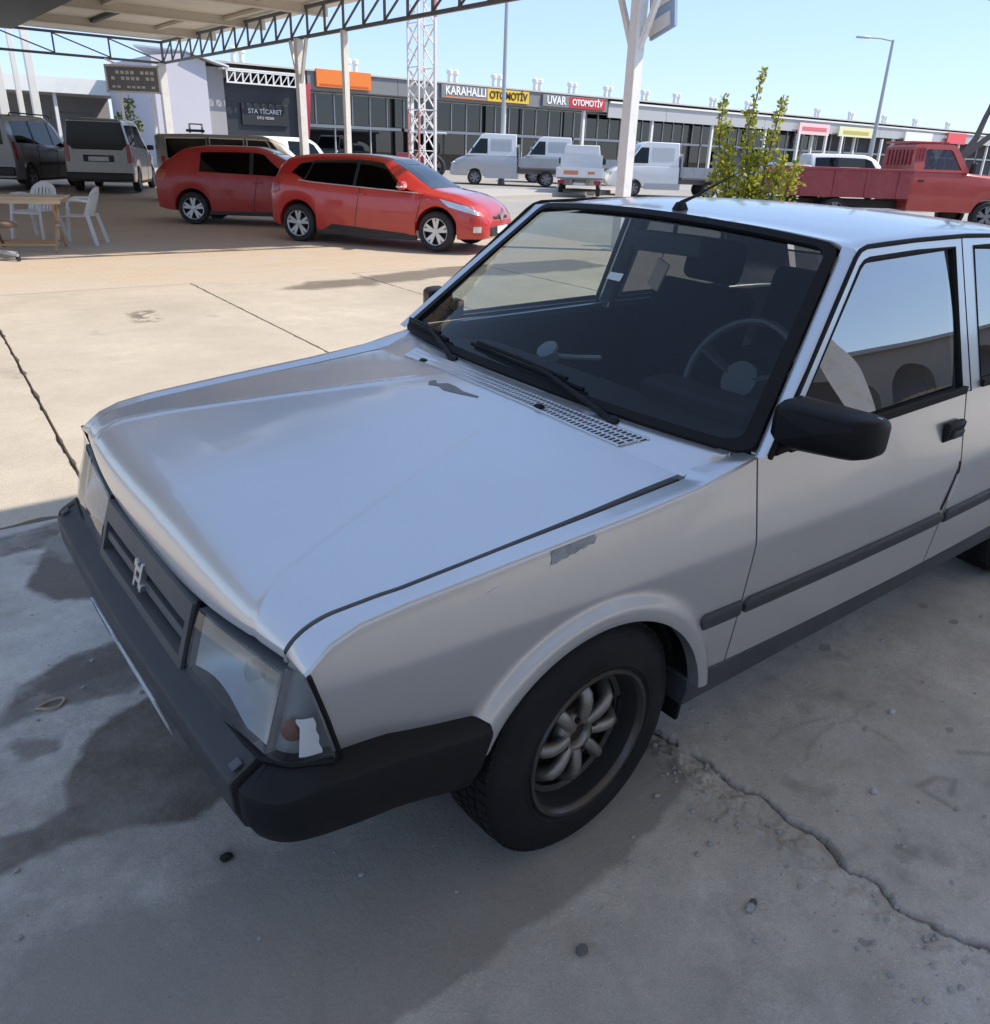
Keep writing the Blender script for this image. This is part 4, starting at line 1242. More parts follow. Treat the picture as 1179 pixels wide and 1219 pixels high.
l.new(geo.outputs['Position'], mp_.inputs[0]); l.new(mp_.outputs[0], nz.inputs['Vector'])
rp = n.new('ShaderNodeMapRange'); rp.inputs['From Min'].default_value = 0.42; rp.inputs['From Max'].default_value = 0.60; rp.inputs['To Max'].default_value = 0.92
l.new(nz.outputs['Fac'], rp.inputs['Value'])
mx = n.new('ShaderNodeMix'); mx.data_type = 'RGBA'; mx.inputs['B'].default_value = (0.50, 0.43, 0.345, 1)
l.new(rp.outputs['Result'], mx.inputs['Factor']); l.new(br.outputs['Color'], mx.inputs['A']); l.new(mx.outputs['Result'], b.inputs['Base Color'])
b.inputs['Roughness'].default_value = 0.75
bp = n.new('ShaderNodeBump'); bp.inputs['Strength'].default_value = 0.3; bp.inputs['Distance'].default_value = 0.01
l.new(br.outputs['Fac'], bp.inputs['Height']); bp.invert = True; l.new(bp.outputs['Normal'], b.inputs['Normal'])
M['paving'] = m
sheet('brick_paving', -40, 10.6, 8.45, 33.5, M['paving'], 1, 1)
sheet('road', -40, 140, 33.5, 46, M['road'], 1, 1)
sheet('service_road', 10.6, 140, 8.45, 33.5, M['road'], 1, 1)
sheet('side_yard', 14, 140, 1.96, 8.45, M['road'], 1, 1)
mb = MB()
mb.grid(lambda u, v: (lerp(-900, 900, u), lerp(-900, 900, v), -0.06), 1, 1)
o = mb.build('ground', M['earth'], None, sharp=0, fixn=False); o['kind'] = 'structure'
mb = MB(); mb.grid(lambda u, v: (lerp(-900, 900, u), lerp(46, 900, v), gz(46)), 1, 1)
o = mb.build('far_ground', M['earth'], None, sharp=0, fixn=False); o['kind'] = 'structure'
# ================================================================== structures
M['white_paint'] = mat('chalky_white_paint', (0.74, 0.74, 0.72), 0.55, var=0.06, dirt=(0.5, 0.46, 0.40), dscale=1.5, damount=0.4)
M['post_paint'] = mat('white_post_paint', (0.80, 0.79, 0.77), 0.45, var=0.06, scale=3, dirt=(0.45, 0.36, 0.28), dscale=4, damount=0.4)
M['truss'] = mat('grey_truss_paint', (0.12, 0.13, 0.14), 0.5, var=0.2)
M['soffit'] = mat('cream_roof_sheet', (0.84, 0.79, 0.70), 0.6, var=0.08, scale=1.2, dirt=(0.50, 0.44, 0.36), dscale=0.8, damount=0.4)
M['beam_cream'] = mat('cream_beam', (0.70, 0.65, 0.56), 0.55, var=0.1)
M['beam_dark'] = mat('dark_beam', (0.055, 0.06, 0.065), 0.5, var=0.2)
M['fascia'] = mat('grey_fascia_panel', (0.20, 0.205, 0.21), 0.4, var=0.06, scale=0.5)
M['fascia_light'] = mat('pale_fascia_panel', (0.42, 0.43, 0.44), 0.4, var=0.06, scale=0.5)
M['metal_roof'] = mat('pale_metal_roof', (0.50, 0.49, 0.46), 0.5, var=0.08, scale=0.4, dirt=(0.4, 0.36, 0.3), dscale=0.3, damount=0.4)
M['dark_wall'] = mat('dark_interior', (0.06, 0.062, 0.068), 0.8, var=0.5, scale=0.6)
M['shop_glass'] = glass_mat('shop_glass', (0.20, 0.22, 0.23), 0.07)
M['alu'] = mat('aluminium_frame', (0.45, 0.46, 0.47), 0.4, metal=0.3)
M['lavender'] = mat('pale_lavender_render', (0.52, 0.51, 0.56), 0.8, var=0.05, scale=0.5, dirt=(0.4, 0.38, 0.4), dscale=0.3, damount=0.3)
M['grey_render'] = mat('grey_render', (0.33, 0.32, 0.33), 0.8, var=0.08, scale=0.6)
M['plaster'] = mat('workshop_plaster', (0.62, 0.59, 0.54), 0.85, var=0.1, scale=0.5, dirt=(0.3, 0.27, 0.24), dscale=0.4, damount=0.6)
M['shutter'] = mat('roller_shutter', (0.26, 0.27, 0.28), 0.5, var=0.1)
M['dark_shop'] = mat('dark_shopfront', (0.03, 0.034, 0.042), 0.4, var=0.2)

# ---- the canopy over the parking rows
canopy = tag(empty('canopy', (10.2, 9.0, 0)), 'large cream-ceilinged steel canopy on white posts over the parked cars', 'canopy')
def loc(o, parent):
    """parts are modelled in world numbers; hang them on the parent in place"""
    o.parent = parent
    o.matrix_parent_inverse = Matrix.LocRotScale(parent.location, parent.rotation_euler, None).inverted()
    return o
CX0, CX1, CY0, CY1, CZ = -16.0, 11.1, 9.0, 33.4, 5.05
for k in range(10):
    ya = lerp(CY0, CY1, k / 10); yb = lerp(CY0, CY1, (k + 1) / 10)
    mb = MB(); mb.box(((CX0 + CX1) / 2, (ya + yb) / 2, CZ + 0.07), (CX1 - CX0, yb - ya - 0.02, 0.10))
    loc(mb.build('roof_sheet', M['soffit'], None, sharp=0), canopy)
for yy in (9.5, 13.1, 17.2, 21.3, 25.4, 29.5):
    mb = MB(); mb.box(((CX0 + CX1) / 2, yy, CZ - 0.09), (CX1 - CX0 - 0.3, 0.12, 0.22)); mb.box(((CX0 + CX1) / 2, yy, CZ - 0.21), (CX1 - CX0 - 0.3, 0.22, 0.02))
    loc(mb.build('rafter', M['beam_cream'], None, sharp=0), canopy)
for i in range(9):
    xx = -12.6 + 2.7 * i
    for k in range(5):
        ya = 9.2 + 4.1 * k
        if (i * 3 + k * 5) % 4 == 1: mt = M['beam_dark']
        else: mt = M['beam_cream']
        mb = MB(); mb.box((xx + 0.7 * ((k + i) % 2), ya + 2.05, CZ - 0.045), (0.14, 3.9, 0.09))
        loc(mb.build('purlin', mt, None, sharp=0), canopy)
def truss(a, b, n, name='truss', zb=4.30, zt=4.98, r=0.035):
    a, b = Vector(a), Vector(b)
    for zz in (zb, zt):
        mb = MB(); mb.bar((a.x, a.y, zz), (b.x, b.y, zz), 0.08, 0.08)
        loc(mb.build(name + '_chord', M['truss'], None, sharp=0), canopy)
    mu = MB(); me_ = mu.bar((0, 0, zb + 0.04), (0, 0, zt - 0.04), 0.05, 0.05).mesh(name + '_upright', [M['truss']], 0)
    st = (b - a) / n
    md = MB().bar((0, 0, zb + 0.04), (st.x, st.y, zt - 0.04), 0.04, 0.04, up=(st.y, -st.x, 0.01)).mesh(name + '_diagonal', [M['truss']], 0)
    for i in range(n + 1):
        p = a + st * i
        o = bpy.data.objects.new(name + '_upright', me_); COL.objects.link(o); o.location = (p.x, p.y, 0); loc(o, canopy)
        if i < n:
            o = bpy.data.objects.new(name + '_diagonal', md); COL.objects.link(o); o.location = (p.x, p.y, 0); loc(o, canopy)
truss((10.3, 33.2), (10.3, 9.2), 24)
truss((10.3, 33.3), (-13.7, 33.3), 13)
truss((10.3, 9.1), (-13.7, 9.1), 24)
mb = MB(); mb.box((3.6, 19.2, 4.72), (2.0, 19.8, 0.40)); loc(mb.build('valley_gutter', M['beam_dark'], None, sharp=0), canopy)
def post(x, y, w, top, brace=0.0, base=True):
    g = gz(y)
    mb = MB(); mb.box((x, y, (g + top) / 2), (w, w, top - g))
    if base: mb.box((x, y, g + 0.012), (w * 2.2, w * 2.2, 0.024))
    p = loc(mb.build('post', M['post_paint'], None, sharp=0, bevel=0.008), canopy)
    if brace:
        for s in (-1, 1):
            mb = MB(); mb.bar((x, y + s * w * 0.4, top - 1.05), (x, y + s * brace, top - 0.02), 0.07, 0.07)
            q = mb.build('post_brace', M['post_paint'], None, sharp=0); q.parent = p; q.matrix_parent_inverse = (p.matrix_parent_inverse.inverted() @ Matrix.Translation(canopy.location)).inverted() if False else p.matrix_world.inverted()
    return p
bpy.context.view_layer.update()
def post_all(*a, **k):
    p = post(*a, **k); return p
for (x, y, w, br) in ((10.25, 9.05, 0.20, 0.55), (10.25, 21.7, 0.20, 0.5), (10.25, 19.1, 0.14, 0), (10.2, 33.2, 0.26, 0), (-5.0, 33.2, 0.22, 0), (-13.0, 33.2, 0.22, 0), (-13.0, 9.0, 0.22, 0)):
    g = gz(y); top = 4.28 if y != 31.0 else 4.98
    mb = MB(); mb.box((x, y, (g + top) / 2), (w, w, top - g)); mb.box((x, y, g + 0.012), (w * 2.2, w * 2.2, 0.024))
    loc(mb.build('post', M['post_paint'], None, sharp=0, bevel=0.008), canopy)
    if br:
        for s in (-1, 1):
            mb = MB(); mb.bar((x, y + s * w * 0.4, top - 1.05), (x, y + s * br, top - 0.02), 0.08, 0.08)
            loc(mb.build('post_brace', M['post_paint'], None, sharp=0), canopy)
mb = MB(); mb.bar((10.0, 33.2, 3.6), (8.2, 33.2, 4.28), 0.06, 0.06); loc(mb.build('post_brace', M['post_paint'], None, sharp=0), canopy)

for (x, w, lb) in ((6.45, 0.27, 'thick white steel post, rightmost of the three beyond the far edge of the canopy'), (5.93, 0.18, 'thin white steel post, middle one of three beyond the far edge of the canopy'), (5.32, 0.30, 'thick white steel post at the left picture edge beyond the canopy')):
    p = tag(empty('steel_post', (x, 37.0, gz(37.0))), lb, 'post', 'white steel posts at the far left')
    mb = MB(); mb.box((0, 0, 2.65), (w, w, 5.3)); mb.build('shaft', M['white_paint'], p, sharp=0, bevel=0.01)
    mb = MB(); mb.box((0, 0, 0.015), (w * 2, w * 2, 0.03)); mb.box((0, 0, 5.32), (w * 1.3, w * 1.3, 0.04)); mb.build('end_plate', M['white_paint'], p, sharp=0)

# ---- long row of shops across the road (front at y = 42)
FY = 42.0; FG = gz(42)
row = tag(empty('shop_row', (40, 46, FG)), 'long low row of glazed shops with grey fascia and pale metal roof across the road', 'building')
def part(mb, name, mt, parent=row, sharp=0, bevel=0.0):
    return loc(mb.build(name, mt, None, sharp=sharp, bevel=bevel), parent)
mb = MB(); mb.box((72, 50.0, 2.8), (104, 7.0, 5.0)); part(mb, 'inner_wall', M['dark_wall'])
mb = MB()
mb.add([(16.2, 41.8, 5.30), (125, 41.8, 5.30), (125, 50, 6.05), (16.2, 50, 6.05), (16.2, 41.8, 5.22), (125, 41.8, 5.22), (125, 58, 5.3), (16.2, 58, 5.3)], [(0, 1, 2, 3), (0, 4, 5, 1), (3, 2, 6, 7), (0, 3, 7, 4), (1, 5, 6, 2)])
part(mb, 'roof', M['metal_roof'])
for k in range(4):
    xa = 20.4 + 5.5 * k
    mb = MB(); mb.box((xa + 2.75, 41.95, 4.82), (5.47, 0.10, 0.86)); part(mb, 'fascia_panel', M['fascia'])
mb = MB(); mb.box((31.4, 42.7, 4.43), (22.1, 1.4, 0.06)); part(mb, 'soffit_panel', M['fascia_light'])
for k in range(14):
    xa = 42.5 + 5.9 * k
    mb = MB(); mb.box((xa + 2.95, 41.97, 4.52), (5.86, 0.10, 0.86)); part(mb, 'fascia_panel', M['fascia_light'])
mb = MB(); mb.box((83.8, 41.90, 5.02), (82.5, 0.20, 0.12)); part(mb, 'roof_gutter', M['white_paint'])
for k in range(16):
    x = 20.2 + 6.75 * k
    mb = MB(); mb.box((x, 42.15, (FG + 4.4) / 2), (0.20, 0.20, 4.4 - FG)); part(mb, 'column', M['white_paint'])
for k in range(15):
    x = 20.32 + 6.75 * k
    mb = MB(); mb.box((x + 3.25, 43.12, 2.70), (6.5, 0.12, 0.16)); part(mb, 'floor_band', M['fascia_light'])
# glazing: upper and lower panes, each with its own edges, and the mullions between them
pu = MB().box((0, 0, 0), (1.06, 0.02, 1.50)).mesh('window_pane', [M['shop_glass']], 0)
pl_ = MB().box((0, 0, 0), (2.18, 0.02, 2.10)).mesh('window_pane', [M['shop_glass']], 0)
mb = MB()
for k in range(44):
    x = 20.3 + 1.125 * k
    o = bpy.data.objects.new('window_pane', pu); COL.objects.link(o); o.location = (x + 0.56, 43.2, 3.56); loc(o, row)
    mb.box((x, 43.17, 3.58), (0.06, 0.10, 1.60))
for k in range(22):
    x = 20.3 + 2.25 * k
    if k % 5 == 3: continue
    o = bpy.data.objects.new('window_pane', pl_); COL.objects.link(o); o.location = (x + 1.12, 43.2, 1.55); loc(o, row)
    mb.box((x, 43.17, 1.54), (0.07, 0.10, 2.16))
mb.box((45, 43.17, 4.33), (50, 0.10, 0.06)); mb.box((45, 43.17, FG + 0.06), (50, 0.10, 0.10))
part(mb, 'window_frame', M['alu'])
mb = MB()
for k in range(24):
    x = 70 + 2.25 * k
    mb.box((x, 43.3, 2.4), (0.10, 0.1, 3.7))
mb.box((96, 43.4, 2.4), (52, 0.05, 3.7), m=1)
part(mb, 'far_shop_front', [M['alu'], M['dark_wall']])
mb = MB(); mb.box((57.5, 43.05, 1.60), (3.8, 0.10, 1.7)); part(mb, 'roller_door', M['dark_shop'])
mb = MB(); mb.box((49.6, 43.05, 1.55), (2.4, 0.10, 2.1)); part(mb, 'door', M['grey_render'])
# dark shop at the near end, lattice awning over it
mb = MB(); mb.box((18.2, 42.6, 2.4), (4.1, 0.3, 4.0)); part(mb, 'dark_shop_front', M['dark_shop'])
mb = MB()
for z in (4.40, 4.92): mb.bar((16.0, 41.7, z), (20.1, 41.7, z), 0.08, 0.07)
for k in range(11):
    x = 16.05 + 0.40 * k
    mb.bar((x, 41.7, 4.40), (x, 41.7, 4.92), 0.07, 0.05)
    if k < 10: mb.bar((x, 41.7, 4.40), (x + 0.40, 41.7, 4.92), 0.04, 0.04, up=(0, 1, 0))
part(mb, 'lattice_awning', M['white_paint'])
mb = MB(); mb.box((18.0, 42.2, 4.99), (4.3, 1.1, 0.07)); part(mb, 'awning_roof', M['white_paint'])
# end block with the lavender gable
blk = tag(empty('end_block', (14.4, 46, FG)), 'blank pale lavender end wall with a grey pier left of the dark shop', 'building')
mb = MB(); mb.prism([(12.6, FG), (15.15, FG), (15.15, 5.20), (14.3, 5.50), (12.6, 5.28)], lambda a, b, d: Vector((a, d, b)), 42.0, 49.5); part(mb, 'gable_wall', M['lavender'], blk)
mb = MB(); mb.box((15.62, 44.4, 2.75), (0.92, 4.2, 4.6)); part(mb, 'pier', M['grey_render'], blk)
mb = MB(); mb.add([(14.25, 41.7, 5.53), (16.15, 41.6, 5.02), (16.15, 50, 5.3), (14.25, 50, 6.3), (14.25, 41.7, 5.58), (16.15, 41.6, 5.10), (16.15, 50, 5.4), (14.25, 50, 6.4)], [(0, 1, 2, 3), (4, 7, 6, 5), (0, 4, 5, 1), (1, 5, 6, 2), (3, 2, 6, 7), (0, 3, 7, 4)]); part(mb, 'roof_edge', M['white_paint'], blk)
# pale low building at far left
lowb = tag(empty('low_building', (5, 53, FG)), 'low white-roofed building with a deep shaded porch behind the grey vans', 'building')
mb = MB(); mb.box((2.5, 51.5, 4.15), (22.0, 4.0, 0.72)); part(mb, 'porch_roof', M['white_paint'], lowb)
mb = MB(); mb.box((2.5, 55.0, 2.4), (22.0, 3.0, 4.4)); part(mb, 'wall', M['grey_render'], lowb)
for x in (9.9, 13.3, 5.5, 1.0, -4.0):
    mb = MB(); mb.box((x, 49.9, 2.1), (0.16, 0.16, 3.4)); part(mb, 'porch_post', M['white_paint'], lowb)
for x in (11.4, 7.6, 3.0):
    mb = MB(); mb.box((x, 53.4, 1.7), (2.2, 0.2, 2.5)); part(mb, 'shutter_door', M['shutter'], lowb)
# roof vents
for x in (17.6, 24.2, 31.1, 34.5, 37.9, 41.0, 44.4, 48.2, 51.7, 56.0, 60.5, 65.5, 70.5, 76, 82, 88, 95):
    v = tag(empty('roof_vent', (x, 44.0, 5.50)), 'small white twin roof vent on the ridge of the long shop row', 'roof vent', 'roof vents along the long shop row')
    mb = MB()
    for d in (-0.22, 0.22):
        mb.lathe([(0.0, 0.0), (0.13, 0.0), (0.13, 0.42), (0.20, 0.44), (0.20, 0.62), (0.12, 0.70), (0.0, 0.71)], 10, lambda a, b, h: Vector((d + a, b, h)))
    mb.build('vent_pipe', M['white_paint'], v, sharp=40)

# ---- signs on the row
def sign(name, label, x0, x1, z0, z1, y, col, rough=0.5, group=None):
    s = tag(empty(name, ((x0 + x1) / 2, y, (z0 + z1) / 2)), label, 'sign', group)
    mb = MB(); mb.box((0, 0, 0), (x1 - x0, 0.12, z1 - z0)); mb.build('sign_board', mat(name + '_board', col, rough, var=0.05), s, sharp=0, bevel=0.01)
    return s
def letters(s, txt, size, col, dx=0, dz=0, sx=1.0, bold=0.0):
    return text_obj('lettering', txt, size, mat('letter_paint', col, 0.5), s, (dx, -0.075, dz), (R(90), 0, 0), 0.012, sx, bold)
s = sign('shop_sign', 'dark fascia sign with white KARAHALLI and black OTOMOTIV on yellow', 28.75, 35.35, 4.47, 5.17, 41.82, (0.20, 0.205, 0.21))
mb = MB(); mb.box((1.66, -0.065, 0.0), (3.25, 0.02, 0.66)); mb.build('yellow_panel', mat('sign_yellow', (0.75, 0.48, 0.03), 0.5), s, sharp=0)
letters(s, 'KARAHALLI', 0.62, (0.85, 0.85, 0.84), -1.55, 0.05, 0.92, 0.012)
text_obj('lettering', 'OTOMOTİV', 0.56, mat('letter_black', (0.03, 0.025, 0.02), 0.5), s, (1.66, -0.09, 0.0), (R(90), 0, 0), 0.01, 0.96, 0.015)
mb = MB(); mb.box((-1.6, -0.068, -0.29), (2.9, 0.02, 0.07)); mb.build('orange_strip', mat('sign_orange_strip', (0.65, 0.20, 0.06), 0.5), s, sharp=0)
s = sign('shop_sign', 'dark fascia sign with white UVAR and white OTOMOTIV on red', 36.5, 42.0, 4.47, 5.13, 41.82, (0.20, 0.205, 0.21))
mb = MB(); mb.box((1.12, -0.065, 0.0), (3.2, 0.02, 0.62)); mb.build('red_panel', mat('sign_red', (0.52, 0.02, 0.03), 0.5), s, sharp=0)
letters(s, 'UVAR', 0.66, (0.85, 0.85, 0.84), -1.62, 0.02, 0.95, 0.012)
text_obj('lettering', 'OTOMOTİV', 0.50, mat('letter_white', (0.85, 0.8, 0.8), 0.5), s, (1.12, -0.09, 0.0), (R(90), 0, 0), 0.01, 1.0, 0.012)
s = sign('shop_sign', 'plain bright orange box sign on the grey fascia', 20.85, 24.1, 4.52, 5.36, 41.78, (0.78, 0.20, 0.03))
mb = MB(); mb.box((0.0, -0.065, -0.30), (2.9, 0.02, 0.08)); mb.build('sign_stripe', mat('sign_dark_orange', (0.55, 0.11, 0.02), 0.5), s, sharp=0)
s = sign('shop_sign', 'black sign with white STA TİCARET lettering on the dark shop front', 16.9, 19.4, 2.55, 3.55, 42.38, (0.02, 0.024, 0.03))
letters(s, 'STA TİCARET', 0.30, (0.75, 0.75, 0.75), 0, 0.14); letters(s, 'OTO YEDEK', 0.17, (0.6, 0.6, 0.6), 0, -0.16)
s = sign('hanging_sign', 'wide pink and white board hung under the far eaves', 64.45, 68.95, 3.90, 4.76, 41.6, (0.80, 0.55, 0.55))
mb = MB(); mb.box((0, -0.066, 0.0), (3.6, 0.02, 0.30)); mb.build('sign_stripe', mat('sign_rose', (0.62, 0.14, 0.16), 0.5), s, sharp=0)
s = sign('hanging_sign', 'yellow and white board hung under the far eaves', 70.5, 76.1, 3.95, 4.74, 41.6, (0.72, 0.70, 0.45))
mb = MB(); mb.box((0, -0.066, -0.05), (4.2, 0.02, 0.28)); mb.build('sign_stripe', mat('sign_olive', (0.50, 0.42, 0.08), 0.5), s, sharp=0)
sign('hanging_sign', 'plain white board hung under the far eaves', 82.0, 87.3, 3.95, 4.75, 41.6, (0.78, 0.78, 0.76))
sign('hanging_sign', 'small bright red board at the far end of the eaves', 90.5, 94.5, 4.0, 5.0, 41.6, (0.72, 0.08, 0.10))
for x in (64.6, 68.7, 71.2, 78.0):
    mb = MB(); mb.box((x, 41.62, 2.2), (0.22, 0.2, 3.5)); loc(mb.build('sign_post', M['white_paint'], None, sharp=0), row)
# ---- boards on posts nearer by
s = tag(empty('notice_board', (8.35, 30.6, gz(30.6))), 'grey notice board with rows of white marks beside the far canopy post', 'sign')
q = Matrix.Rotation(-0.62, 3, 'Z')
mb = MB(); mb.box((0, 0, 3.22), (1.70, 0.06, 0.74), q); mb.build('board_panel', mat('board_grey', (0.20, 0.20, 0.22), 0.5, var=0.3, scale=4), s, sharp=0)
mb = MB()
for z in (2.83, 3.62): mb.box((0, 0, z), (1.82, 0.09, 0.06), q)
for x in (-0.88, 0.88): mb.box(q @ Vector((x, 0, 0)) + Vector((0, 0, 3.22)), (0.06, 0.09, 0.84), q)
mb.build('board_frame', M['white_paint'], s, sharp=0)
for r_, z in enumerate((3.42, 3.24, 2.98)):
    for k in range(9):
        if (k * 7 + r_ * 3) % 5 == 0: continue
        mb = MB(); mb.box(q @ Vector((-0.66 + 0.165 * k, -0.035, 0)) + Vector((0, 0, z)), (0.11, 0.012, 0.10 if r_ < 2 else 0.07), q)
        mb.build('board_mark', M['white_plastic'], s, sharp=0)
mb = MB(); mb.box(q @ Vector((-0.5, 0.05, 0)) + Vector((0, 0, 1.4)), (0.08, 0.08, 2.84)); mb.box(q @ Vector((0.55, 0.05, 0)) + Vector((0, 0, 1.4)), (0.08, 0.08, 2.84)); mb.build('board_leg', M['post_paint'], s, sharp=0)
s = tag(empty('banner', (19.2, 40.4, FG)), 'tall narrow dark red feather banner beside the dark shop', 'banner')
mb = MB(); mb.tube([(0, 0, 0), (0, 0, 4.0)], 0.03, 6); mb.build('banner_pole', M['alu'], s)
mb = MB(); mb.grid(lambda u, v: (lerp(0.0, 0.62 - 0.25 * (1 - v), u), 0.06 * math.sin(4 * v + 2 * u), lerp(0.7, 3.9, v) + 0.2 * u * v), 4, 12)
mb.build('banner_cloth', mat('banner_red', (0.40, 0.04, 0.07), 0.8, var=0.2), s)
# board hanging on the near canopy post
s = tag(empty('hanging_board', (10.55, 8.95, 3.2)), 'blue and white slatted board hung high beside the nearest canopy post', 'sign')
q = Matrix.Rotation(1.25, 3, 'Z')
mb = MB(); mb.box((0.12, 0, 1.02), (0.80, 0.05, 1.5), q @ Matrix.Rotation(0.18, 3, 'Y')); mb.build('board_panel', mat('board_blue', (0.30, 0.42, 0.58), 0.5), s, sharp=0)
mb = MB()
for k in range(4): mb.box(Vector((0.06, -0.04, 0.42 + 0.36 * k)), (0.66, 0.03, 0.20), q @ Matrix.Rotation(0.18, 3, 'Y'))
mb.build('board_stripe', M['white_plastic'], s, sharp=0)

# ---- poles and the lattice mast
def lamp(name, label, x, y, h, r0, arm):
    s = tag(empty(name, (x, y, gz(min(y, 42)))), label, 'lamp post')
    mb = MB(); mb.tube([(0, 0, 0), (0, 0, h)], [r0, r0 * 0.55], 10); mb.tube([(0, 0, 0), (0, 0, 0.35)], [r0 * 1.6, r0 * 1.1], 10); mb.build('pole', mat('galvanised', (0.40, 0.41, 0.42), 0.5, metal=0.3), s)
    if arm:
        mb = MB(); mb.tube([(0, 0, h - 0.05), (-arm * 0.5, arm * 0.3, h + 0.05), (-arm, arm * 0.6, h + 0.06)], 0.05, 8); mb.build('arm', M['alu'], s)
        mb = MB(); mb.box((-arm - 0.3, arm * 0.6 + 0.15, h + 0.05), (0.8, 0.25, 0.10), Matrix.Rotation(-0.54, 3, 'Z')); mb.build('lamp_head', M['alu'], s, bevel=0.03)
lamp('street_lamp', 'tall thin grey street lamp with a short arm behind the red pickup', 49.5, 26.5, 8.0, 0.14, 1.3)
lamp('light_pole', 'tall plain grey pole rising between the orange and yellow signs', 24.2, 30.2, 12.0, 0.11, 0)
mast = tag(empty('lattice_mast', (14.95, 22.75, gz(22.7))), 'tall lattice steel mast painted red and white behind the red hatchbacks', 'mast')
RW = [mat('mast_white', (0.72, 0.70, 0.69), 0.5, var=0.1), mat('mast_red', (0.52, 0.20, 0.18), 0.55, var=0.15)]
W_ = 0.31
for k, (dx, dy) in enumerate(((-W_, -W_), (W_, -W_), (W_, W_), (-W_, W_))):
    for j in range(4):
        mb = MB(); z0 = -0.0 + 2.6 * j; mb.bar((dx, dy, z0), (dx, dy, z0 + 2.58), 0.08 if k == 1 else 0.05, 0.08 if k == 1 else 0.05); mb.build('mast_leg', RW[(1 if (k in (0, 3)) else 0) if j == 0 else (j + k) % 2 if k == 1 else 0], mast, sharp=0)
for face in range(4):
    c = [(-W_, -W_), (W_, -W_), (W_, W_), (-W_, W_)]
    a, b = c[face], c[(face + 1) % 4]
    mb = MB()
    for j in range(17):
        z = 0.2 + 0.6 * j
        mb.bar((*a, z), (*b, z + 0.6) if j % 2 else (*b, z), 0.026, 0.026)
        mb.bar((*(a if j % 2 == 0 else b), z), (*(b if j % 2 == 0 else a), z + 0.6), 0.035, 0.035)
    mb.build('mast_bracing', RW[0], mast, sharp=0)
# kerb island across the road
mb = MB(); mb.prism([(13.5, 22.0), (15.0, 20.6), (24.5, 23.5), (27.0, 25.5), (18.0, 24.5)], lambda a, b, d: Vector((a, b, gz(b) + d)), -0.05, 0.13)
o = mb.build('kerb_island', mat('pale_kerb', (0.42, 0.38, 0.33), 0.85, var=0.1), None, sharp=0, bevel=0.02); o['kind'] = 'structure'

# ---- behind the camera: an unseen roof added to throw the shade, and the yard's other side (seen in reflections)
cp_ = tag(empty('shade_roof', (5.2, -4.9, 0)), 'unseen cantilever roof added over the viewer to shade the silver car', 'shade_roof')
for k in range(10):
    xa = -3.9 + 1.35 * k
    mb = MB(); mb.box((xa + 0.675, -3.1, 4.55), (1.34, 6.0, 0.06)); part(mb, 'roof_sheet', M['soffit'], cp_)
for x in (-3.6, 1.8, 5.4, 9.2):
    mb = MB(); mb.box((x, -3.1, 4.40), (0.14, 5.9, 0.22)); part(mb, 'rafter', M['post_paint'], cp_)
    mb = MB(); mb.box((x, -5.7, 2.2), (0.20, 0.20, 4.4)); part(mb, 'post', M['post_paint'], cp_)
wk = tag(empty('workshop', (-6, -17, 0)), 'low plastered workshop with roller shutters behind the viewer', 'building')
mb = MB(); mb.box((-5, -19.0, 2.2), (32, 6.0, 4.4)); part(mb, 'wall', M['plaster'], wk)
for k in range(6):
    x = -18 + 5.2 * k
    mb = MB(); mb.box((x, -15.96, 1.7), (3.6, 0.10, 3.2))
    for q_ in range(14): mb.box((x, -15.90, 0.3 + 0.22 * q_), (3.5, 0.03, 0.16))
    part(mb, 'roller_shutter', M['shutter'], wk)
mb = MB(); mb.box((-5, -15.7, 3.85), (32, 0.9, 0.14)); part(mb, 'ledge', M['white_paint'], wk)
ar = tag(empty('arcade', (34, -16, 0)), 'low brown arcade with arched openings on the far side of the yard', 'building')
def arcade_pt(a, b, d): return Vector((a, -13.0 - d, b))
XA = 13.0
mb = MB()
for k in range(9):
    x0 = XA + 5.0 * k
    arch = [(x0 + 0.5, 0.0)] + [(x0 + 2.5 - 2.0 * math.cos(math.pi * i / 14), 1.35 + 1.2 * math.sin(math.pi * i / 14)) for i in range(15)] + [(x0 + 4.5, 0.0)]
    mb.prism([(x0, 0), (x0 + 0.5, 0)] + arch[1:] + [(x0 + 5, 0), (x0 + 5, 3.5), (x0, 3.5)], arcade_pt, 0, 0.4)
part(mb, 'arcade_wall', mat('brown_render', (0.26, 0.23, 0.20), 0.85, var=0.1), ar)
mb = MB(); mb.box((35.5, -15.5, 3.62), (45.6, 5.6, 0.22)); part(mb, 'roof_slab', M['grey_render'], ar)
mb = MB(); mb.box((35.5, -18.0, 1.8), (45.0, 0.3, 3.4)); part(mb, 'back_wall', M['lavender'], ar)
fence = tag(empty('fence', (24, -9, 0)), 'low wooden board fence in front of the arcade', 'fence')
bm_ = MB().box((0, 0, 0.45), (0.42, 0.03, 0.9)).mesh('fence_board', [mat('fence_wood', (0.25, 0.19, 0.12), 0.8, var=0.2)], 0)
for k in range(50):
    o = bpy.data.objects.new('fence_board', bm_); COL.objects.link(o); o.location = (11.5 + 0.5 * k, -9.2, 0.45 * 0); loc(o, fence)

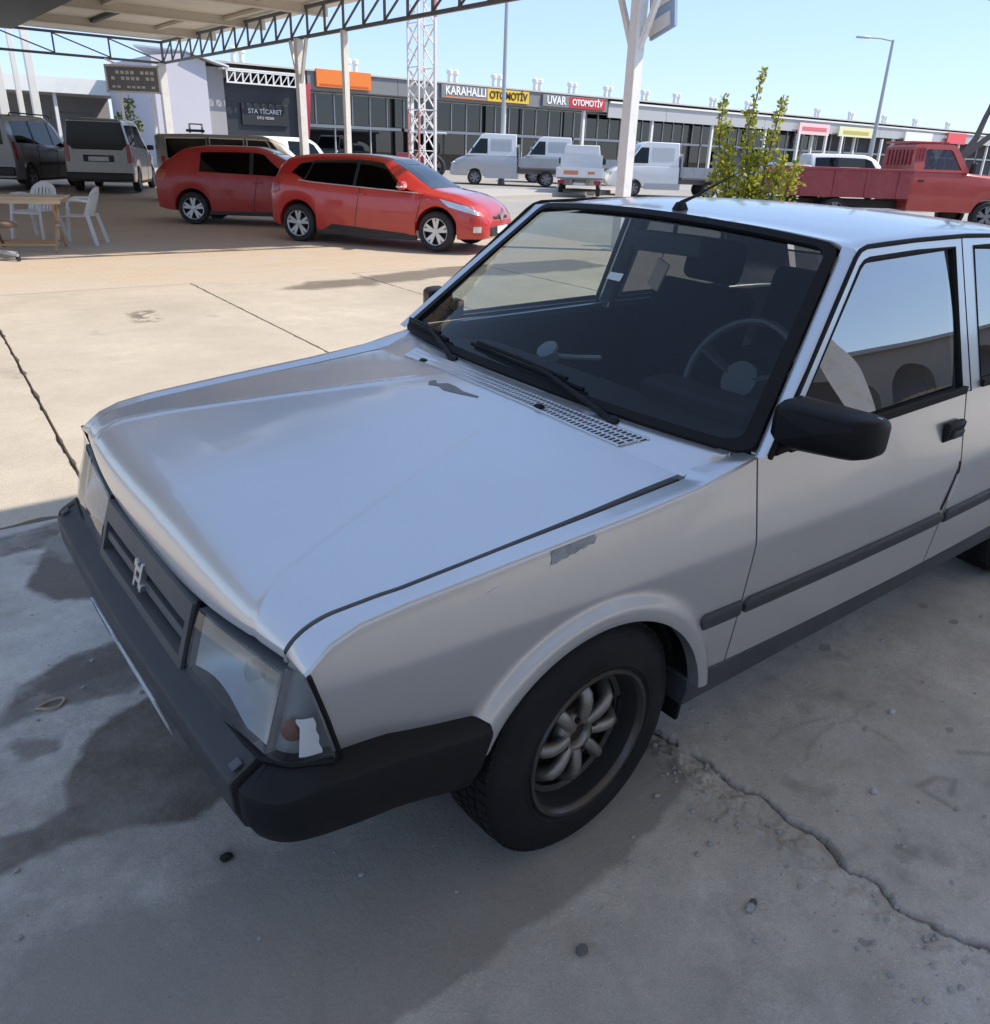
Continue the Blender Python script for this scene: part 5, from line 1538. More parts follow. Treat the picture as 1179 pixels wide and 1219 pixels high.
# ---- plants
def leaf_mat(name, a, b_):
    m, n, l, b = new_mat(name)
    oi = n.new('ShaderNodeNewGeometry')
    rp = n.new('ShaderNodeMix'); rp.data_type = 'RGBA'; rp.inputs['A'].default_value = (*a, 1); rp.inputs['B'].default_value = (*b_, 1)
    l.new(oi.outputs['Random Per Island'], rp.inputs['Factor']); l.new(rp.outputs['Result'], b.inputs['Base Color'])
    b.inputs['Roughness'].default_value = 0.5
    tl = n.new('ShaderNodeBsdfTranslucent'); l.new(rp.outputs['Result'], tl.inputs[0])
    ms = n.new('ShaderNodeMixShader'); ms.inputs[0].default_value = 0.35
    l.new(b.outputs[0], ms.inputs[1]); l.new(tl.outputs[0], ms.inputs[2]); l.new(ms.outputs[0], n['Material Output'].inputs[0])
    return m
M['bark'] = mat('grey_bark', (0.13, 0.105, 0.09), 0.9, var=0.3, scale=12, bump=0.5, bscale=30)
def foliage_on(mb, path, rad, n, size, rng_):
    for _ in range(n):
        t = rng_.random() ** 0.9
        f = t * (len(path) - 1); i = min(int(f), len(path) - 2)
        c = Vector(path[i]).lerp(Vector(path[i + 1]), f - i)
        rr = rad(t)
        d = Vector((rng_.gauss(0, 1), rng_.gauss(0, 1), rng_.gauss(0, 0.8)))
        d = d.normalized() * rr * rng_.random() ** 0.6
        p = c + d
        ax = (d.normalized() + Vector((rng_.gauss(0, .5), rng_.gauss(0, .5), 0.6 + rng_.gauss(0, .4)))).normalized()
        sd = ax.cross(Vector((rng_.gauss(0, 1), rng_.gauss(0, 1), rng_.gauss(0, 1)))).normalized()
        L = size * rng_.uniform(0.6, 1.3); w = L * 0.32
        mb.add([p, p + ax * L * 0.5 + sd * w, p + ax * L, p + ax * L * 0.5 - sd * w], [(0, 1, 2, 3)])
def shrub(name, label, x, y, stems, size, col, seed):
    rg = random.Random(seed)
    z = gz(y)
    s = tag(empty(name, (x, y, z)), label, 'shrub')
    st = MB(); lf = MB()
    for (dx, dy, h, lean, rad, n) in stems:
        path = [(dx * 0.15, dy * 0.15, 0), (dx * 0.6, dy * 0.6, h * 0.35), (dx * 0.95, dy * 0.95, h * 0.7), (dx + lean, dy, h)]
        st.tube(path, [0.045, 0.03, 0.018, 0.006], 6)
        prof = lambda t, rad=rad: rad * (1.15 - 0.95 * t ** 1.3)
        foliage_on(lf, path, prof, n, size, rg)
        for k in range(6):
            t = rg.uniform(0.1, 0.75); f = t * 3; i = int(f)
            c = Vector(path[i]).lerp(Vector(path[min(3, i+1)]), f - i)
            e = c + Vector((rg.uniform(-1, 1), rg.uniform(-1, 1), rg.uniform(0.4, 1.2))) * rad * 0.9
            st.tube([c, e], [0.012, 0.004], 5)
            foliage_on(lf, [c, e], lambda t_: 0.10, int(n / 14), size, rg)
    st.build('stem', M['bark'], s); lf.build('foliage', leaf_mat(name + '_leaves', *col), s, sharp=0, fixn=False)
vdir = Vector((0.79, -0.61, 0))
def off(u): return (vdir.x * u, vdir.y * u)
shrub('leafy_shrub', 'tall yellow-green shrub with spiky upright shoots behind the silver car', 12.75, 8.1,
      [(*off(-0.80), 2.62, 0.02, 0.20, 430), (*off(-0.28), 3.08, 0.24, 0.15, 380), (*off(0.20), 2.66, 0.16, 0.20, 430), (*off(-0.55), 1.9, -0.05, 0.34, 420), (*off(-0.05), 1.75, 0.02, 0.36, 420), (*off(0.66), 1.58, 0.12, 0.36, 380), (*off(0.42), 1.66, 0.05, 0.32, 340), (*off(-0.2), 1.6, 0.0, 0.42, 340), (*off(-0.75), 1.5, 0.0, 0.36, 300)], 0.085, ((0.15, 0.19, 0.02), (0.56, 0.54, 0.06)), 3)
shrub('leafy_shrub', 'small yellow-green shrub under the notice board', 8.9, 33.9, [(-0.3, 0, 2.2, 0.1, 0.45, 260), (0.2, 0.2, 2.7, 0.0, 0.45, 300), (0.0, -0.2, 1.8, 0.1, 0.5, 240)], 0.16, ((0.06, 0.10, 0.012), (0.24, 0.26, 0.03)), 5)
bt = tag(empty('bare_tree', (33.0, 13.4, gz(13.4))), 'bare leafless tree with a leaning forked trunk behind the red pickup', 'tree')
rg = random.Random(11)
tr = MB(); tw = MB()
def limb(p, d, L, r, depth):
    pts = [p]; q = Vector(p); dd = Vector(d).normalized()
    for k in range(4):
        dd = (dd + Vector((rg.gauss(0, .10), rg.gauss(0, .10), 0.05 + rg.gauss(0, .06)))).normalized()
        q = q + dd * L / 4; pts.append(q.copy())
    (tr if depth < 2 else tw).tube(pts, [r * (1 - 0.11 * k) for k in range(5)], 7 if depth < 2 else 4)
    if depth >= 5: return
    for k in range(3 if depth < 3 else 3):
        i = rg.randint(2, 4)
        nd = (dd + Vector((rg.gauss(0, .55), rg.gauss(0, .55), rg.gauss(0.15, .35)))).normalized()
        limb(pts[i], nd, L * rg.uniform(0.55, 0.78), r * 0.58, depth + 1)
limb(Vector((-0.4, 0.3, 0)), (0.10, -0.06, 1), 2.0, 0.19, 9)
for dx, L in ((0.62, 3.4), (0.95, 3.0)):
    limb(Vector((-0.2, 0.2, 1.9)), (dx * 0.79, -dx * 0.61, 0.95 if dx < 0.9 else 0.62), L, 0.125, 1)
tr.build('trunk', M['bark'], bt); tw.build('twigs', M['bark'], bt)
# ================================================================== vehicles in the background
M['dark_glass'] = glass_mat('dark_car_glass', (0.05, 0.055, 0.06), 0.035)
M['black_glass'] = mat('black_tinted_glass', (0.004, 0.004, 0.005), 0.06, spec=0.25)
M['tyre2'] = mat('plain_tyre', (0.02, 0.02, 0.021), 0.75, var=0.3)
M['alloy_bright'] = mat('bright_alloy', (0.55, 0.56, 0.57), 0.3, metal=0.8)
M['steel_wheel'] = mat('steel_wheel', (0.22, 0.22, 0.23), 0.5, metal=0.4)
M['red_lens'] = mat('red_lamp', (0.30, 0.012, 0.015), 0.15, coat=0.5)
M['clear_lamp'] = mat('clear_lamp', (0.55, 0.56, 0.58), 0.12, metal=0.5, coat=1.0)
M['trim'] = mat('black_trim', (0.018, 0.018, 0.02), 0.5)
M['plate'] = mat('plate_white', (0.62, 0.62, 0.62), 0.5, var=0.2, scale=30, dirt=(0.1, 0.1, 0.1), dscale=40, damount=0.8)

def wheel_mesh(rad, wid, spokes, rim_mat):
    """tyre, rim and spokes; outer face towards -Y"""
    mp = lambda a, b, h: Vector((a, -h, b))
    t = MB(); w = wid / 2
    rr = rad * 0.70
    t.lathe([(rr, w * 0.75), (rr * 1.06, w), (rad * 0.90, w), (rad * 0.975, w * 0.72), (rad, w * 0.3), (rad, -w * 0.3), (rad * 0.97, -w * 0.8), (rr, -w)], 32, mp)
    tm = t.mesh('tyre', [M['tyre2']], 40)
    r_ = MB()
    r_.lathe([(rr, w * 0.75), (rr * 0.97, w * 0.86), (rr * 0.92, w * 0.80), (rr * 0.88, w * 0.3), (rr * 0.86, -w * 0.2), (0, -w * 0.25)], 28, mp, m=1)
    r_.lathe([(rr * 0.99, w * 0.76), (rr * 0.975, w * 0.90), (rr * 0.93, w * 0.86), (rr * 0.885, w * 0.62)], 28, mp)
    for k in range(spokes):
        a = 2 * math.pi * k / spokes + 0.3
        for da in (-0.15, 0.15):
            p0 = mp(rr * 0.12 * math.cos(a), rr * 0.12 * math.sin(a), w * 0.62)
            p1 = mp(rr * 0.92 * math.cos(a + da * 1.3), rr * 0.92 * math.sin(a + da * 1.3), w * 0.66)
            r_.bar(p0, p1, rr * 0.22, rr * 0.10, up=(0, -1, 0))
    r_.lathe([(0, w * 0.80), (rr * 0.2, w * 0.76), (rr * 0.24, w * 0.5)], 14, mp)
    rm = r_.mesh('rim', [rim_mat, M['trim']], 40)
    return tm, rm

def add_wheel(parent, x, y, rad, meshes):
    o = bpy.data.objects.new('wheel', meshes[0]); COL.objects.link(o); o.parent = parent; o.location = (x, y, rad)
    if y > 0: o.rotation_euler = (0, 0, math.pi)
    r_ = bpy.data.objects.new('rim', meshes[1]); COL.objects.link(r_); r_.parent = o

class Body:
    """a car body lofted along x (nose at +x); st rows: x, z bottom, z belt, z top, half width, half width at roof"""
    def __init__(self, st, wheels, rad, clear=0.05):
        self.st = st; self.wheels = wheels; self.ra = rad + clear; self.rad = rad
        self.cols = [[(r[0], r[k]) for r in st] for k in range(1, 6)]
    def at(self, x):
        return [sinterp(x, c) for c in self.cols]
    def zb(self, x):
        z = self.at(x)[0]
        for wx in self.wheels:
            if abs(x - wx) < self.ra: z = max(z, self.rad + math.sqrt(self.ra ** 2 - (x - wx) ** 2))
        return z
    def ring(self, x):
        zb, zbelt, zt, w, wt = self.at(x)
        zb = self.zb(x)
        zbelt = max(zbelt, zb + 0.06); zt = max(zt, zbelt + 0.03)
        g = min(0.07, (zt - zbelt) * 0.4)
        wb = w * 0.965
        zm = zb + 0.5 * (zbelt - zb)
        return [(0, zb), (w * 0.84, zb), (w * 0.97, zb + 0.02), (w * 0.995, zb + 0.25 * (zbelt - zb)), (w, zm), (w * 0.99, zb + 0.82 * (zbelt - zb)), (wb, zbelt),
                (lerp(wb, wt, 0.5), lerp(zbelt, zt - g, 0.5) ), (wt, zt - g), (wt - 0.055, zt - g * 0.22), (wt * 0.5, zt - g * 0.03), (0, zt)]
    def side(self, x, z, off=0.0):
        r = self.ring(x)[1:9]
        pts = [(p[1], p[0]) for p in r]
        return interp(z, pts) + off
    def sidef(self, x, f, s, off):
        r = self.ring(x); b, t = r[6], r[8]
        return Vector((x, s * (lerp(b[0], t[0], f) + off), lerp(b[1], t[1], f) + off * 0.3))
    def top(self, x, y):
        r = self.ring(x)[8:]
        return interp(-abs(y), [(-p[0], p[1]) for p in r])
    def mesh(self):
        xs = set()
        x0, x1 = self.st[0][0], self.st[-1][0]
        for i in range(61): xs.add(round(lerp(x0, x1, i / 60), 4))
        for wx in self.wheels:
            for i in range(19): xs.add(round(wx - self.ra * math.cos(math.pi * i / 18) * 0.9999, 4))
            xs.add(round(wx - self.ra - 0.001, 4)); xs.add(round(wx + self.ra + 0.001, 4))
        for r in self.st: xs.add(r[0])
        xs = sorted(x for x in xs if x0 <= x <= x1)
        mb = MB(); k = 12; full = []
        for x in xs:
            r = self.ring(x)
            full.append([(x, -y, z) for y, z in r] + [(x, y, z) for y, z in reversed(r[1:-1])])
        n = len(full[0]); vs = [p for f in full for p in f]
        fs = [(i*n + j, (i+1)*n + j, (i+1)*n + (j+1) % n, i*n + (j+1) % n) for i in range(len(xs) - 1) for j in range(n)]
        fs += [tuple(range(n)), tuple(range((len(xs)-1)*n, len(xs)*n))[::-1]]
        return mb.add(vs, fs)
    def pane(self, poly4, s, off=0.006, n=8):
        """quad given by (x, f) corners: front-low, rear-low, rear-high, front-high"""
        a, b, c, d = poly4
        mb = MB()
        mb.panel(lambda u, v: self.sidef(lerp(lerp(a[0], b[0], u), lerp(d[0], c[0], u), v), lerp(lerp(a[1], b[1], u), lerp(d[1], c[1], u), v), s, off), n, 4, 0.02, (0, -s, 0))
        return mb
    def patch(self, poly4, s, off=0.006, n=6):
        """quad on the lower side given by (x, z)"""
        a, b, c, d = poly4
        mb = MB()
        def fn(u, v):
            x = lerp(lerp(a[0], b[0], u), lerp(d[0], c[0], u), v); z = lerp(lerp(a[1], b[1], u), lerp(d[1], c[1], u), v)
            return Vector((x, s * self.side(x, z, off), z))
        mb.panel(fn, n, n, 0.02, (0, -s, 0))
        return mb
    def screen(self, xa, xb, k=0.93, off=0.007):
        mb = MB()
        sg = 1 if xb > xa else -1
        def fn(u, v):
            x = lerp(xa, xb, v); r = self.ring(x); w = (r[8][0] - 0.03) * k
            y = (u * 2 - 1) * w
            return Vector((x + sg * off * 0.6, y, self.top(x, y) + off))
        mb.panel(fn, 14, 10, 0.02, (0, 0, -1))
        return mb

def build_car(name, label, cat, pos, heading, st, wheels, rad, track, paint, windows, screens, spokes=5, rim=None, extras=None, doors=(), mirror=None, scale=1.0, group=None):
    x, y = pos
    root = tag(empty(name, (x, y, gz(y)), math.atan2(heading[1], heading[0])), label, cat, group)
    root.scale = (scale,) * 3
    B = Body(st, wheels, rad)
    B.mesh().build('body', paint, root, sharp=42)
    for wi in windows:
        for s in (-1, 1): B.pane(wi, s).build('side_window', M['dark_glass'], root, sharp=60)
    for wa, wb_ in zip(windows, windows[1:]):
        for s in (-1, 1): B.pane((wa[1], wb_[0], wb_[3], wa[2]), s, 0.004, 2).build('window_pillar', M['trim'], root, sharp=60)
    for sc in screens: B.screen(*sc).build('windscreen' if sc[0] > 0 else 'rear_window', M['dark_glass'], root, sharp=60)
    ms = wheel_mesh(rad, 0.20, spokes, rim or M['alloy_bright'])
    for wx in wheels:
        for s in (-1, 1): add_wheel(root, wx, s * track, rad, ms)
        mb = MB(); mb.box((wx, 0, rad + 0.12), (2 * (rad + 0.02), track * 1.7, rad * 0.9)); mb.build('wheel_well', M['trim'], root, sharp=0)
    for dx in doors:
        for s in (-1, 1):
            mb = MB(); mb.tube([(dx + 0.02 * i, s * B.side(dx, z, 0.001), z) for i, z in enumerate([lerp(B.zb(dx) + 0.06, B.at(dx)[1], t / 6) for t in range(7)])], 0.006, 4); mb.build('door_gap', M['trim'], root)
            mb = MB(); zz = B.at(dx)[1] - 0.10; mb.box((dx + 0.14, s * B.side(dx + 0.14, zz, 0.012), zz), (0.17, 0.035, 0.035)); mb.build('door_handle', paint, root, bevel=0.01)
    if mirror:
        for s in (-1, 1):
            mb = MB(); yy = B.side(mirror[0], mirror[1]); mb.box((mirror[0], s * (yy + 0.11), mirror[1] + 0.04), (0.12, 0.20, 0.14)); mb.build('door_mirror', mirror[2], root, bevel=0.04, seg=3)
    for s in (-1, 1):
        mb = MB(); za = B.at(0)[0]; mb.box((0, s * (B.side(0, za + 0.05) - 0.02), za + 0.03), (wheels[1] - wheels[0] - 2.2 * rad, 0.05, 0.08)); mb.build('side_skirt', M['trim'], root, bevel=0.01)
    if extras: extras(B, root)
    return root
P_RED = car_paint('bright_red_paint', (0.46, 0.016, 0.012), rough=0.35, coat=1.0, dust=0.04)
P_DRED = car_paint('dull_red_paint', (0.36, 0.014, 0.011), rough=0.5, coat=0.45, dust=0.10)
P_GREY = car_paint('grey_silver_paint', (0.24, 0.24, 0.235), metal=0.5, rough=0.38, coat=0.8, dust=0.2)
P_SILV = car_paint('light_silver_paint', (0.24, 0.235, 0.225), metal=0.6, rough=0.36, coat=0.8, dust=0.2)
P_TAUPE = car_paint('taupe_paint', (0.20, 0.19, 0.17), metal=0.5, rough=0.38, coat=0.8, dust=0.2)
P_WHITE = car_paint('white_paint', (0.74, 0.74, 0.73), rough=0.4, coat=0.9, dust=0.12)

# bright red hatchback
hatch_st = [(-1.90, 0.42, 0.70, 0.78, 0.66, 0.55), (-1.86, 0.32, 0.90, 1.00, 0.77, 0.62), (-1.74, 0.27, 0.99, 1.22, 0.83, 0.64), (-1.50, 0.21, 1.02, 1.385, 0.865, 0.60), (-1.0, 0.18, 0.98, 1.44, 0.872, 0.575), (-0.3, 0.17, 0.945, 1.455, 0.868, 0.57), (0.20, 0.17, 0.92, 1.42, 0.866, 0.57), (0.60, 0.17, 0.905, 1.27, 0.865, 0.60), (1.02, 0.17, 0.885, 1.03, 0.86, 0.66), (1.18, 0.18, 0.87, 0.955, 0.856, 0.70), (1.60, 0.20, 0.80, 0.885, 0.84, 0.66), (1.90, 0.21, 0.70, 0.775, 0.79, 0.58), (2.06, 0.22, 0.56, 0.66, 0.68, 0.48), (2.13, 0.26, 0.46, 0.52, 0.56, 0.38)]
def clio_extras(B, root):
    for s in (-1, 1):
        B.patch([(2.03, 0.585), (1.52, 0.71), (1.36, 0.825), (1.90, 0.715)], s, 0.008).build('headlight', M['clear_lamp'], root, sharp=60)
        B.patch([(2.04, 0.33), (1.93, 0.33), (1.94, 0.42), (2.05, 0.42)], s, 0.006, 3).build('fog_lamp', M['clear_lamp'], root, sharp=60)
        B.patch([(-1.80, 0.78), (-1.62, 0.82), (-1.64, 0.96), (-1.80, 0.94)], s, 0.006).build('tail_light', M['red_lens'], root, sharp=60)
        B.patch([(0.95, 0.215), (-0.80, 0.24), (-0.62, 0.34), (0.75, 0.26)], s, 0.008, 12).build('door_strip', M['trim'], root, sharp=60)
        mb = MB(); mb.tube([B.sidef(lerp(0.98, -1.25, t / 12), 0.02 + 0.0 * t, s, 0.006) for t in range(13)], 0.008, 5); mb.build('chrome_strip', M['alu'], root)
        mb = MB(); mb.box((0.72, s * 0.99, 0.985), (0.10, 0.06, 0.03)); mb.build('mirror_cap', M['chrome'], root, bevel=0.01)
    mb = MB(); mb.box((2.10, 0, 0.34), (0.10, 1.0, 0.16)); mb.box((2.10, 0, 0.54), (0.07, 0.66, 0.06)); mb.build('front_grille', M['trim'], root, bevel=0.02)
    mb = MB(); mb.prism([(-0.09, 0), (0, 0.11), (0.09, 0), (0, -0.11)], lambda a, b, d: Vector((2.135 + d, a, 0.585 + b)), 0, 0.02); mb.build('emblem', M['chrome'], root)
    mb = MB(); mb.box((2.16, 0, 0.36), (0.015, 0.50, 0.11)); mb.build('licence_plate', M['plate'], root)
build_car('red_hatchback', 'bright red hatchback nearest the sunlit paving, nose towards the viewer', 'car', (6.80, 11.42), (0.535, -0.845), hatch_st, (-1.295, 1.295), 0.315, 0.765, P_RED,
          [((0.90, 0.03), (-0.16, 0.03), (-0.16, 0.95), (0.26, 0.95)), ((-0.22, 0.03), (-1.12, 0.06), (-1.02, 0.90), (-0.22, 0.95)), ((-1.15, 0.08), (-1.42, 0.34), (-1.28, 0.82), (-1.05, 0.89))],
          [(1.14, 0.36), (-1.78, -1.48)], extras=clio_extras, doors=(-0.20, 0.95), mirror=(0.72, 0.96, P_RED))
# darker red hatchback
h2_st = [(-1.92, 0.42, 0.78, 0.86, 0.70, 0.62), (-1.88, 0.30, 0.93, 1.00, 0.78, 0.66), (-1.70, 0.26, 0.96, 1.16, 0.82, 0.64), (-1.25, 0.22, 0.96, 1.41, 0.835, 0.60), (-0.7, 0.20, 0.94, 1.46, 0.838, 0.58), (0.0, 0.20, 0.92, 1.455, 0.835, 0.58), (0.5, 0.20, 0.91, 1.30, 0.83, 0.61), (0.98, 0.20, 0.89, 1.02, 0.825, 0.68), (1.12, 0.20, 0.88, 0.95, 0.82, 0.70), (1.6, 0.21, 0.82, 0.88, 0.80, 0.66), (1.88, 0.22, 0.68, 0.75, 0.76, 0.6), (2.0, 0.28, 0.5, 0.56, 0.64, 0.5)]
def h2_extras(B, root):
    for s in (-1, 1):
        B.patch([(-1.86, 0.80), (-1.70, 0.80), (-1.66, 0.99), (-1.82, 1.00)], s, 0.008).build('tail_light', M['amber'], root, sharp=60)
        B.patch([(1.92, 0.56), (1.6, 0.66), (1.6, 0.76), (1.86, 0.68)], s, 0.006).build('headlight', M['clear_lamp'], root, sharp=60)
    mb = MB(); mb.box((-1.93, 0, 0.70), (0.02, 0.5, 0.11)); mb.build('licence_plate', M['plate'], root)
build_car('red_hatchback', 'darker red hatchback parked behind the bright red one, rear end at left', 'car', (6.16, 15.25), (0.80, -0.60), h2_st, (-1.20, 1.25), 0.30, 0.735, P_DRED,
          [((0.80, 0.06), (0.02, 0.06), (0.02, 0.90), (0.22, 0.92)), ((-0.06, 0.06), (-1.02, 0.06), (-1.0, 0.86), (-0.06, 0.90))], [(1.08, 0.30), (-1.74, -1.30)], extras=h2_extras, doors=(-0.02, 0.88), mirror=(0.66, 0.96, P_DRED))
# grey minivan at the left edge
def mini_extras(B, root):
    for s in (-1, 1):
        B.patch([(-2.10, 0.78), (-1.98, 0.78), (-1.98, 1.22), (-2.10, 1.22)], s, 0.008).build('tail_light', M['red_lens'], root, sharp=60)
        mb = MB(); mb.tube([(-1.7, s * 0.68, 1.86), (-1.6, s * 0.68, 1.93), (0.5, s * 0.68, 1.93), (0.62, s * 0.68, 1.86)], 0.02, 6); mb.build('roof_rail', M['trim'], root)
        B.patch([(1.05, 0.62), (-0.85, 0.62), (-0.85, 0.71), (1.05, 0.71)], s, 0.012, 8).build('side_moulding', M['trim'], root, sharp=60)
    mb = MB(); mb.box((-2.19, 0, 0.48), (0.10, 1.66, 0.22)); mb.build('rear_bumper', M['trim'], root, bevel=0.03)
    mb = MB(); mb.box((-2.155, 0, 1.42), (0.015, 1.25, 0.55)); mb.build('rear_window', M['dark_glass'], root, bevel=0.004)
mini_st = [(-2.15, 0.32, 1.14, 1.84, 0.85, 0.68), (-2.08, 0.28, 1.14, 1.88, 0.875, 0.69), (-1.0, 0.24, 1.12, 1.90, 0.88, 0.69), (0.2, 0.23, 1.09, 1.89, 0.88, 0.68), (0.75, 0.23, 1.07, 1.72, 0.88, 0.69), (1.25, 0.23, 1.04, 1.26, 0.875, 0.73), (1.42, 0.24, 1.02, 1.10, 0.87, 0.74), (1.85, 0.25, 0.90, 0.98, 0.85, 0.7), (2.08, 0.27, 0.70, 0.78, 0.78, 0.6), (2.14, 0.34, 0.5, 0.56, 0.66, 0.5)]
build_car('grey_minivan', 'grey minivan with roof rails at the left edge behind the wooden table', 'minivan', (3.89, 27.05), (0.59, 0.81), mini_st, (-1.30, 1.40), 0.32, 0.775, P_GREY,
          [((1.05, 0.08), (0.30, 0.08), (0.30, 0.88), (0.60, 0.86)), ((0.20, 0.08), (-0.80, 0.08), (-0.80, 0.88), (0.20, 0.88)), ((-0.92, 0.08), (-1.85, 0.08), (-1.80, 0.86), (-0.92, 0.88))], [(1.36, 0.82)], extras=mini_extras, doors=(0.25, 1.05, -0.85), mirror=(0.95, 1.14, M['trim']), rim=M['steel_wheel'])
def van2_extras(B, root):
    mb = MB(); mb.prism([(-0.62, 1.10), (0.62, 1.10), (0.76, 1.24), (0.68, 1.79), (-0.68, 1.79), (-0.76, 1.24)], lambda a, b, d: Vector((-2.156 - d, a, b)), 0, 0.012); mb.build('rear_window', M['black_glass'], root)
    for s in (-1, 1):
        B.patch([(-2.14, 0.80), (-2.02, 0.80), (-2.02, 1.26), (-2.14, 1.26)], s, 0.010).build('tail_light', M['red_lens'], root, sharp=60)
        mb = MB(); mb.box((-2.158, s * 0.78, 1.02), (0.02, 0.10, 0.46)); mb.build('tail_light', M['red_lens'], root, bevel=0.01)
    mb = MB(); mb.box((-2.165, 0, 0.88), (0.03, 0.78, 0.17)); mb.build('plate_recess', M['trim'], root, bevel=0.01)
    mb = MB(); mb.box((-2.185, 0, 0.87), (0.012, 0.52, 0.11)); mb.build('licence_plate', M['plate'], root)
    mb = MB(); mb.box((-2.20, 0, 0.42), (0.14, 1.70, 0.20)); mb.build('rear_bumper', M['trim'], root, bevel=0.03)
    mb = MB(); mb.box((-2.18, 0, 1.84), (0.16, 1.30, 0.04)); mb.build('spoiler', P_GREY, root, bevel=0.02)
build_car('grey_minivan', 'grey minivan seen from behind with a wide black rear window', 'minivan', (6.15, 26.0), (0.42, 0.91), mini_st, (-1.30, 1.40), 0.32, 0.775, P_SILV,
          [((1.05, 0.08), (0.30, 0.08), (0.30, 0.88), (0.60, 0.86)), ((0.20, 0.08), (-0.80, 0.08), (-0.80, 0.88), (0.20, 0.88)), ((-0.92, 0.08), (-1.95, 0.08), (-1.95, 0.86), (-0.92, 0.88))], [(1.36, 0.82)], extras=van2_extras, doors=(0.25, 1.05), mirror=(0.95, 1.14, M['trim']), rim=M['steel_wheel'])
def van3_extras(B, root):
    for s in (-1, 1):
        B.patch([(-2.38, 0.80), (-2.28, 0.80), (-2.28, 1.25), (-2.38, 1.25)], s, 0.010).build('tail_light', M['red_lens'], root, sharp=60)
        for (a, b) in ((0.98, 0.06), (-0.04, -1.0), (-1.10, -2.22)):
            mb = MB(); mb.tube([B.sidef(a, 0.03, s, 0.012), B.sidef(b, 0.03, s, 0.012), B.sidef(b, 0.93, s, 0.012), B.sidef(a - (0.36 if a > 0.5 else 0), 0.93, s, 0.012)], 0.022, 6, closed=True); mb.build('window_frame', mat('pale_trim', (0.45, 0.43, 0.38), 0.5), root)
    mb = MB(); mb.box((-1.3, 0.1, 1.96), (0.50, 0.42, 0.07)); mb.tube([(-1.45, -0.1, 1.9), (-1.45, -0.1, 2.14), (-1.1, -0.1, 2.14), (-1.1, -0.1, 1.9)], 0.018, 6); mb.tube([(-1.45, 0.3, 1.9), (-1.45, 0.3, 2.14), (-1.1, 0.3, 2.14), (-1.1, 0.3, 1.9)], 0.018, 6); mb.build('roof_rack', M['trim'], root)
    mb = MB(); mb.box((-2.47, 0, 0.45), (0.12, 1.75, 0.22)); mb.build('rear_bumper', M['trim'], root, bevel=0.03)
van_st = [(-2.45, 0.32, 1.16, 1.80, 0.90, 0.74), (-2.38, 0.28, 1.16, 1.84, 0.925, 0.75), (-1.0, 0.24, 1.15, 1.88, 0.93, 0.75), (0.5, 0.24, 1.13, 1.88, 0.93, 0.74), (1.05, 0.24, 1.11, 1.72, 0.93, 0.75), (1.60, 0.24, 1.07, 1.30, 0.92, 0.78), (1.80, 0.25, 1.05, 1.14, 0.91, 0.78), (2.2, 0.26, 0.92, 1.0, 0.88, 0.72), (2.40, 0.28, 0.70, 0.78, 0.80, 0.62), (2.45, 0.36, 0.5, 0.56, 0.68, 0.5)]
build_car('taupe_van', 'long taupe passenger van with pale framed side windows behind the darker red hatchback', 'van', (8.15, 21.1), (0.965, -0.26), van_st, (-1.50, 1.50), 0.34, 0.80, P_TAUPE,
          [((1.30, 0.06), (0.06, 0.06), (0.06, 0.92), (0.80, 0.92)), ((-0.04, 0.06), (-1.0, 0.06), (-1.0, 0.92), (-0.04, 0.92)), ((-1.10, 0.06), (-2.22, 0.06), (-2.2, 0.90), (-1.10, 0.92))], [(1.74, 1.10)], extras=van3_extras, doors=(0.0, 1.3), mirror=(1.2, 1.16, M['trim']), rim=M['steel_wheel'], scale=0.87)
build_car('white_van', 'white panel van in the sun beyond the taupe van and the canopy post', 'van', (12.4, 27.2), (0.95, 0.30), mini_st, (-1.30, 1.40), 0.32, 0.775, P_WHITE,
          [((1.05, 0.08), (0.30, 0.08), (0.30, 0.88), (0.60, 0.86)), ((0.20, 0.08), (-0.80, 0.08), (-0.80, 0.88), (0.20, 0.88))], [(1.36, 0.82)], doors=(0.25, 1.05), mirror=(0.95, 1.14, M['trim']), rim=M['steel_wheel'], scale=0.86)
build_car('white_van', 'white van with a dark side window far beyond the red pickup bed', 'van', (36.4, 20.0), (0.80, -0.60), mini_st, (-1.30, 1.40), 0.32, 0.775, P_WHITE,
          [((1.05, 0.08), (0.30, 0.08), (0.30, 0.88), (0.60, 0.86)), ((-0.92, 0.08), (-1.95, 0.08), (-1.95, 0.86), (-0.92, 0.88))], [(1.36, 0.82)], doors=(0.25, 1.05), mirror=(0.95, 1.14, M['trim']), rim=M['steel_wheel'])
build_car('grey_hatchback', 'grey hatchback half hidden behind the shrub and the red pickup bed', 'car', (33.0, 21.6), (-0.80, 0.60), h2_st, (-1.20, 1.25), 0.30, 0.735, P_SILV,
          [((0.80, 0.06), (0.02, 0.06), (0.02, 0.90), (0.22, 0.92)), ((-0.06, 0.06), (-1.02, 0.06), (-1.0, 0.86), (-0.06, 0.90))], [(1.08, 0.30), (-1.74, -1.30)], doors=(0.0, 0.9), rim=M['steel_wheel'])

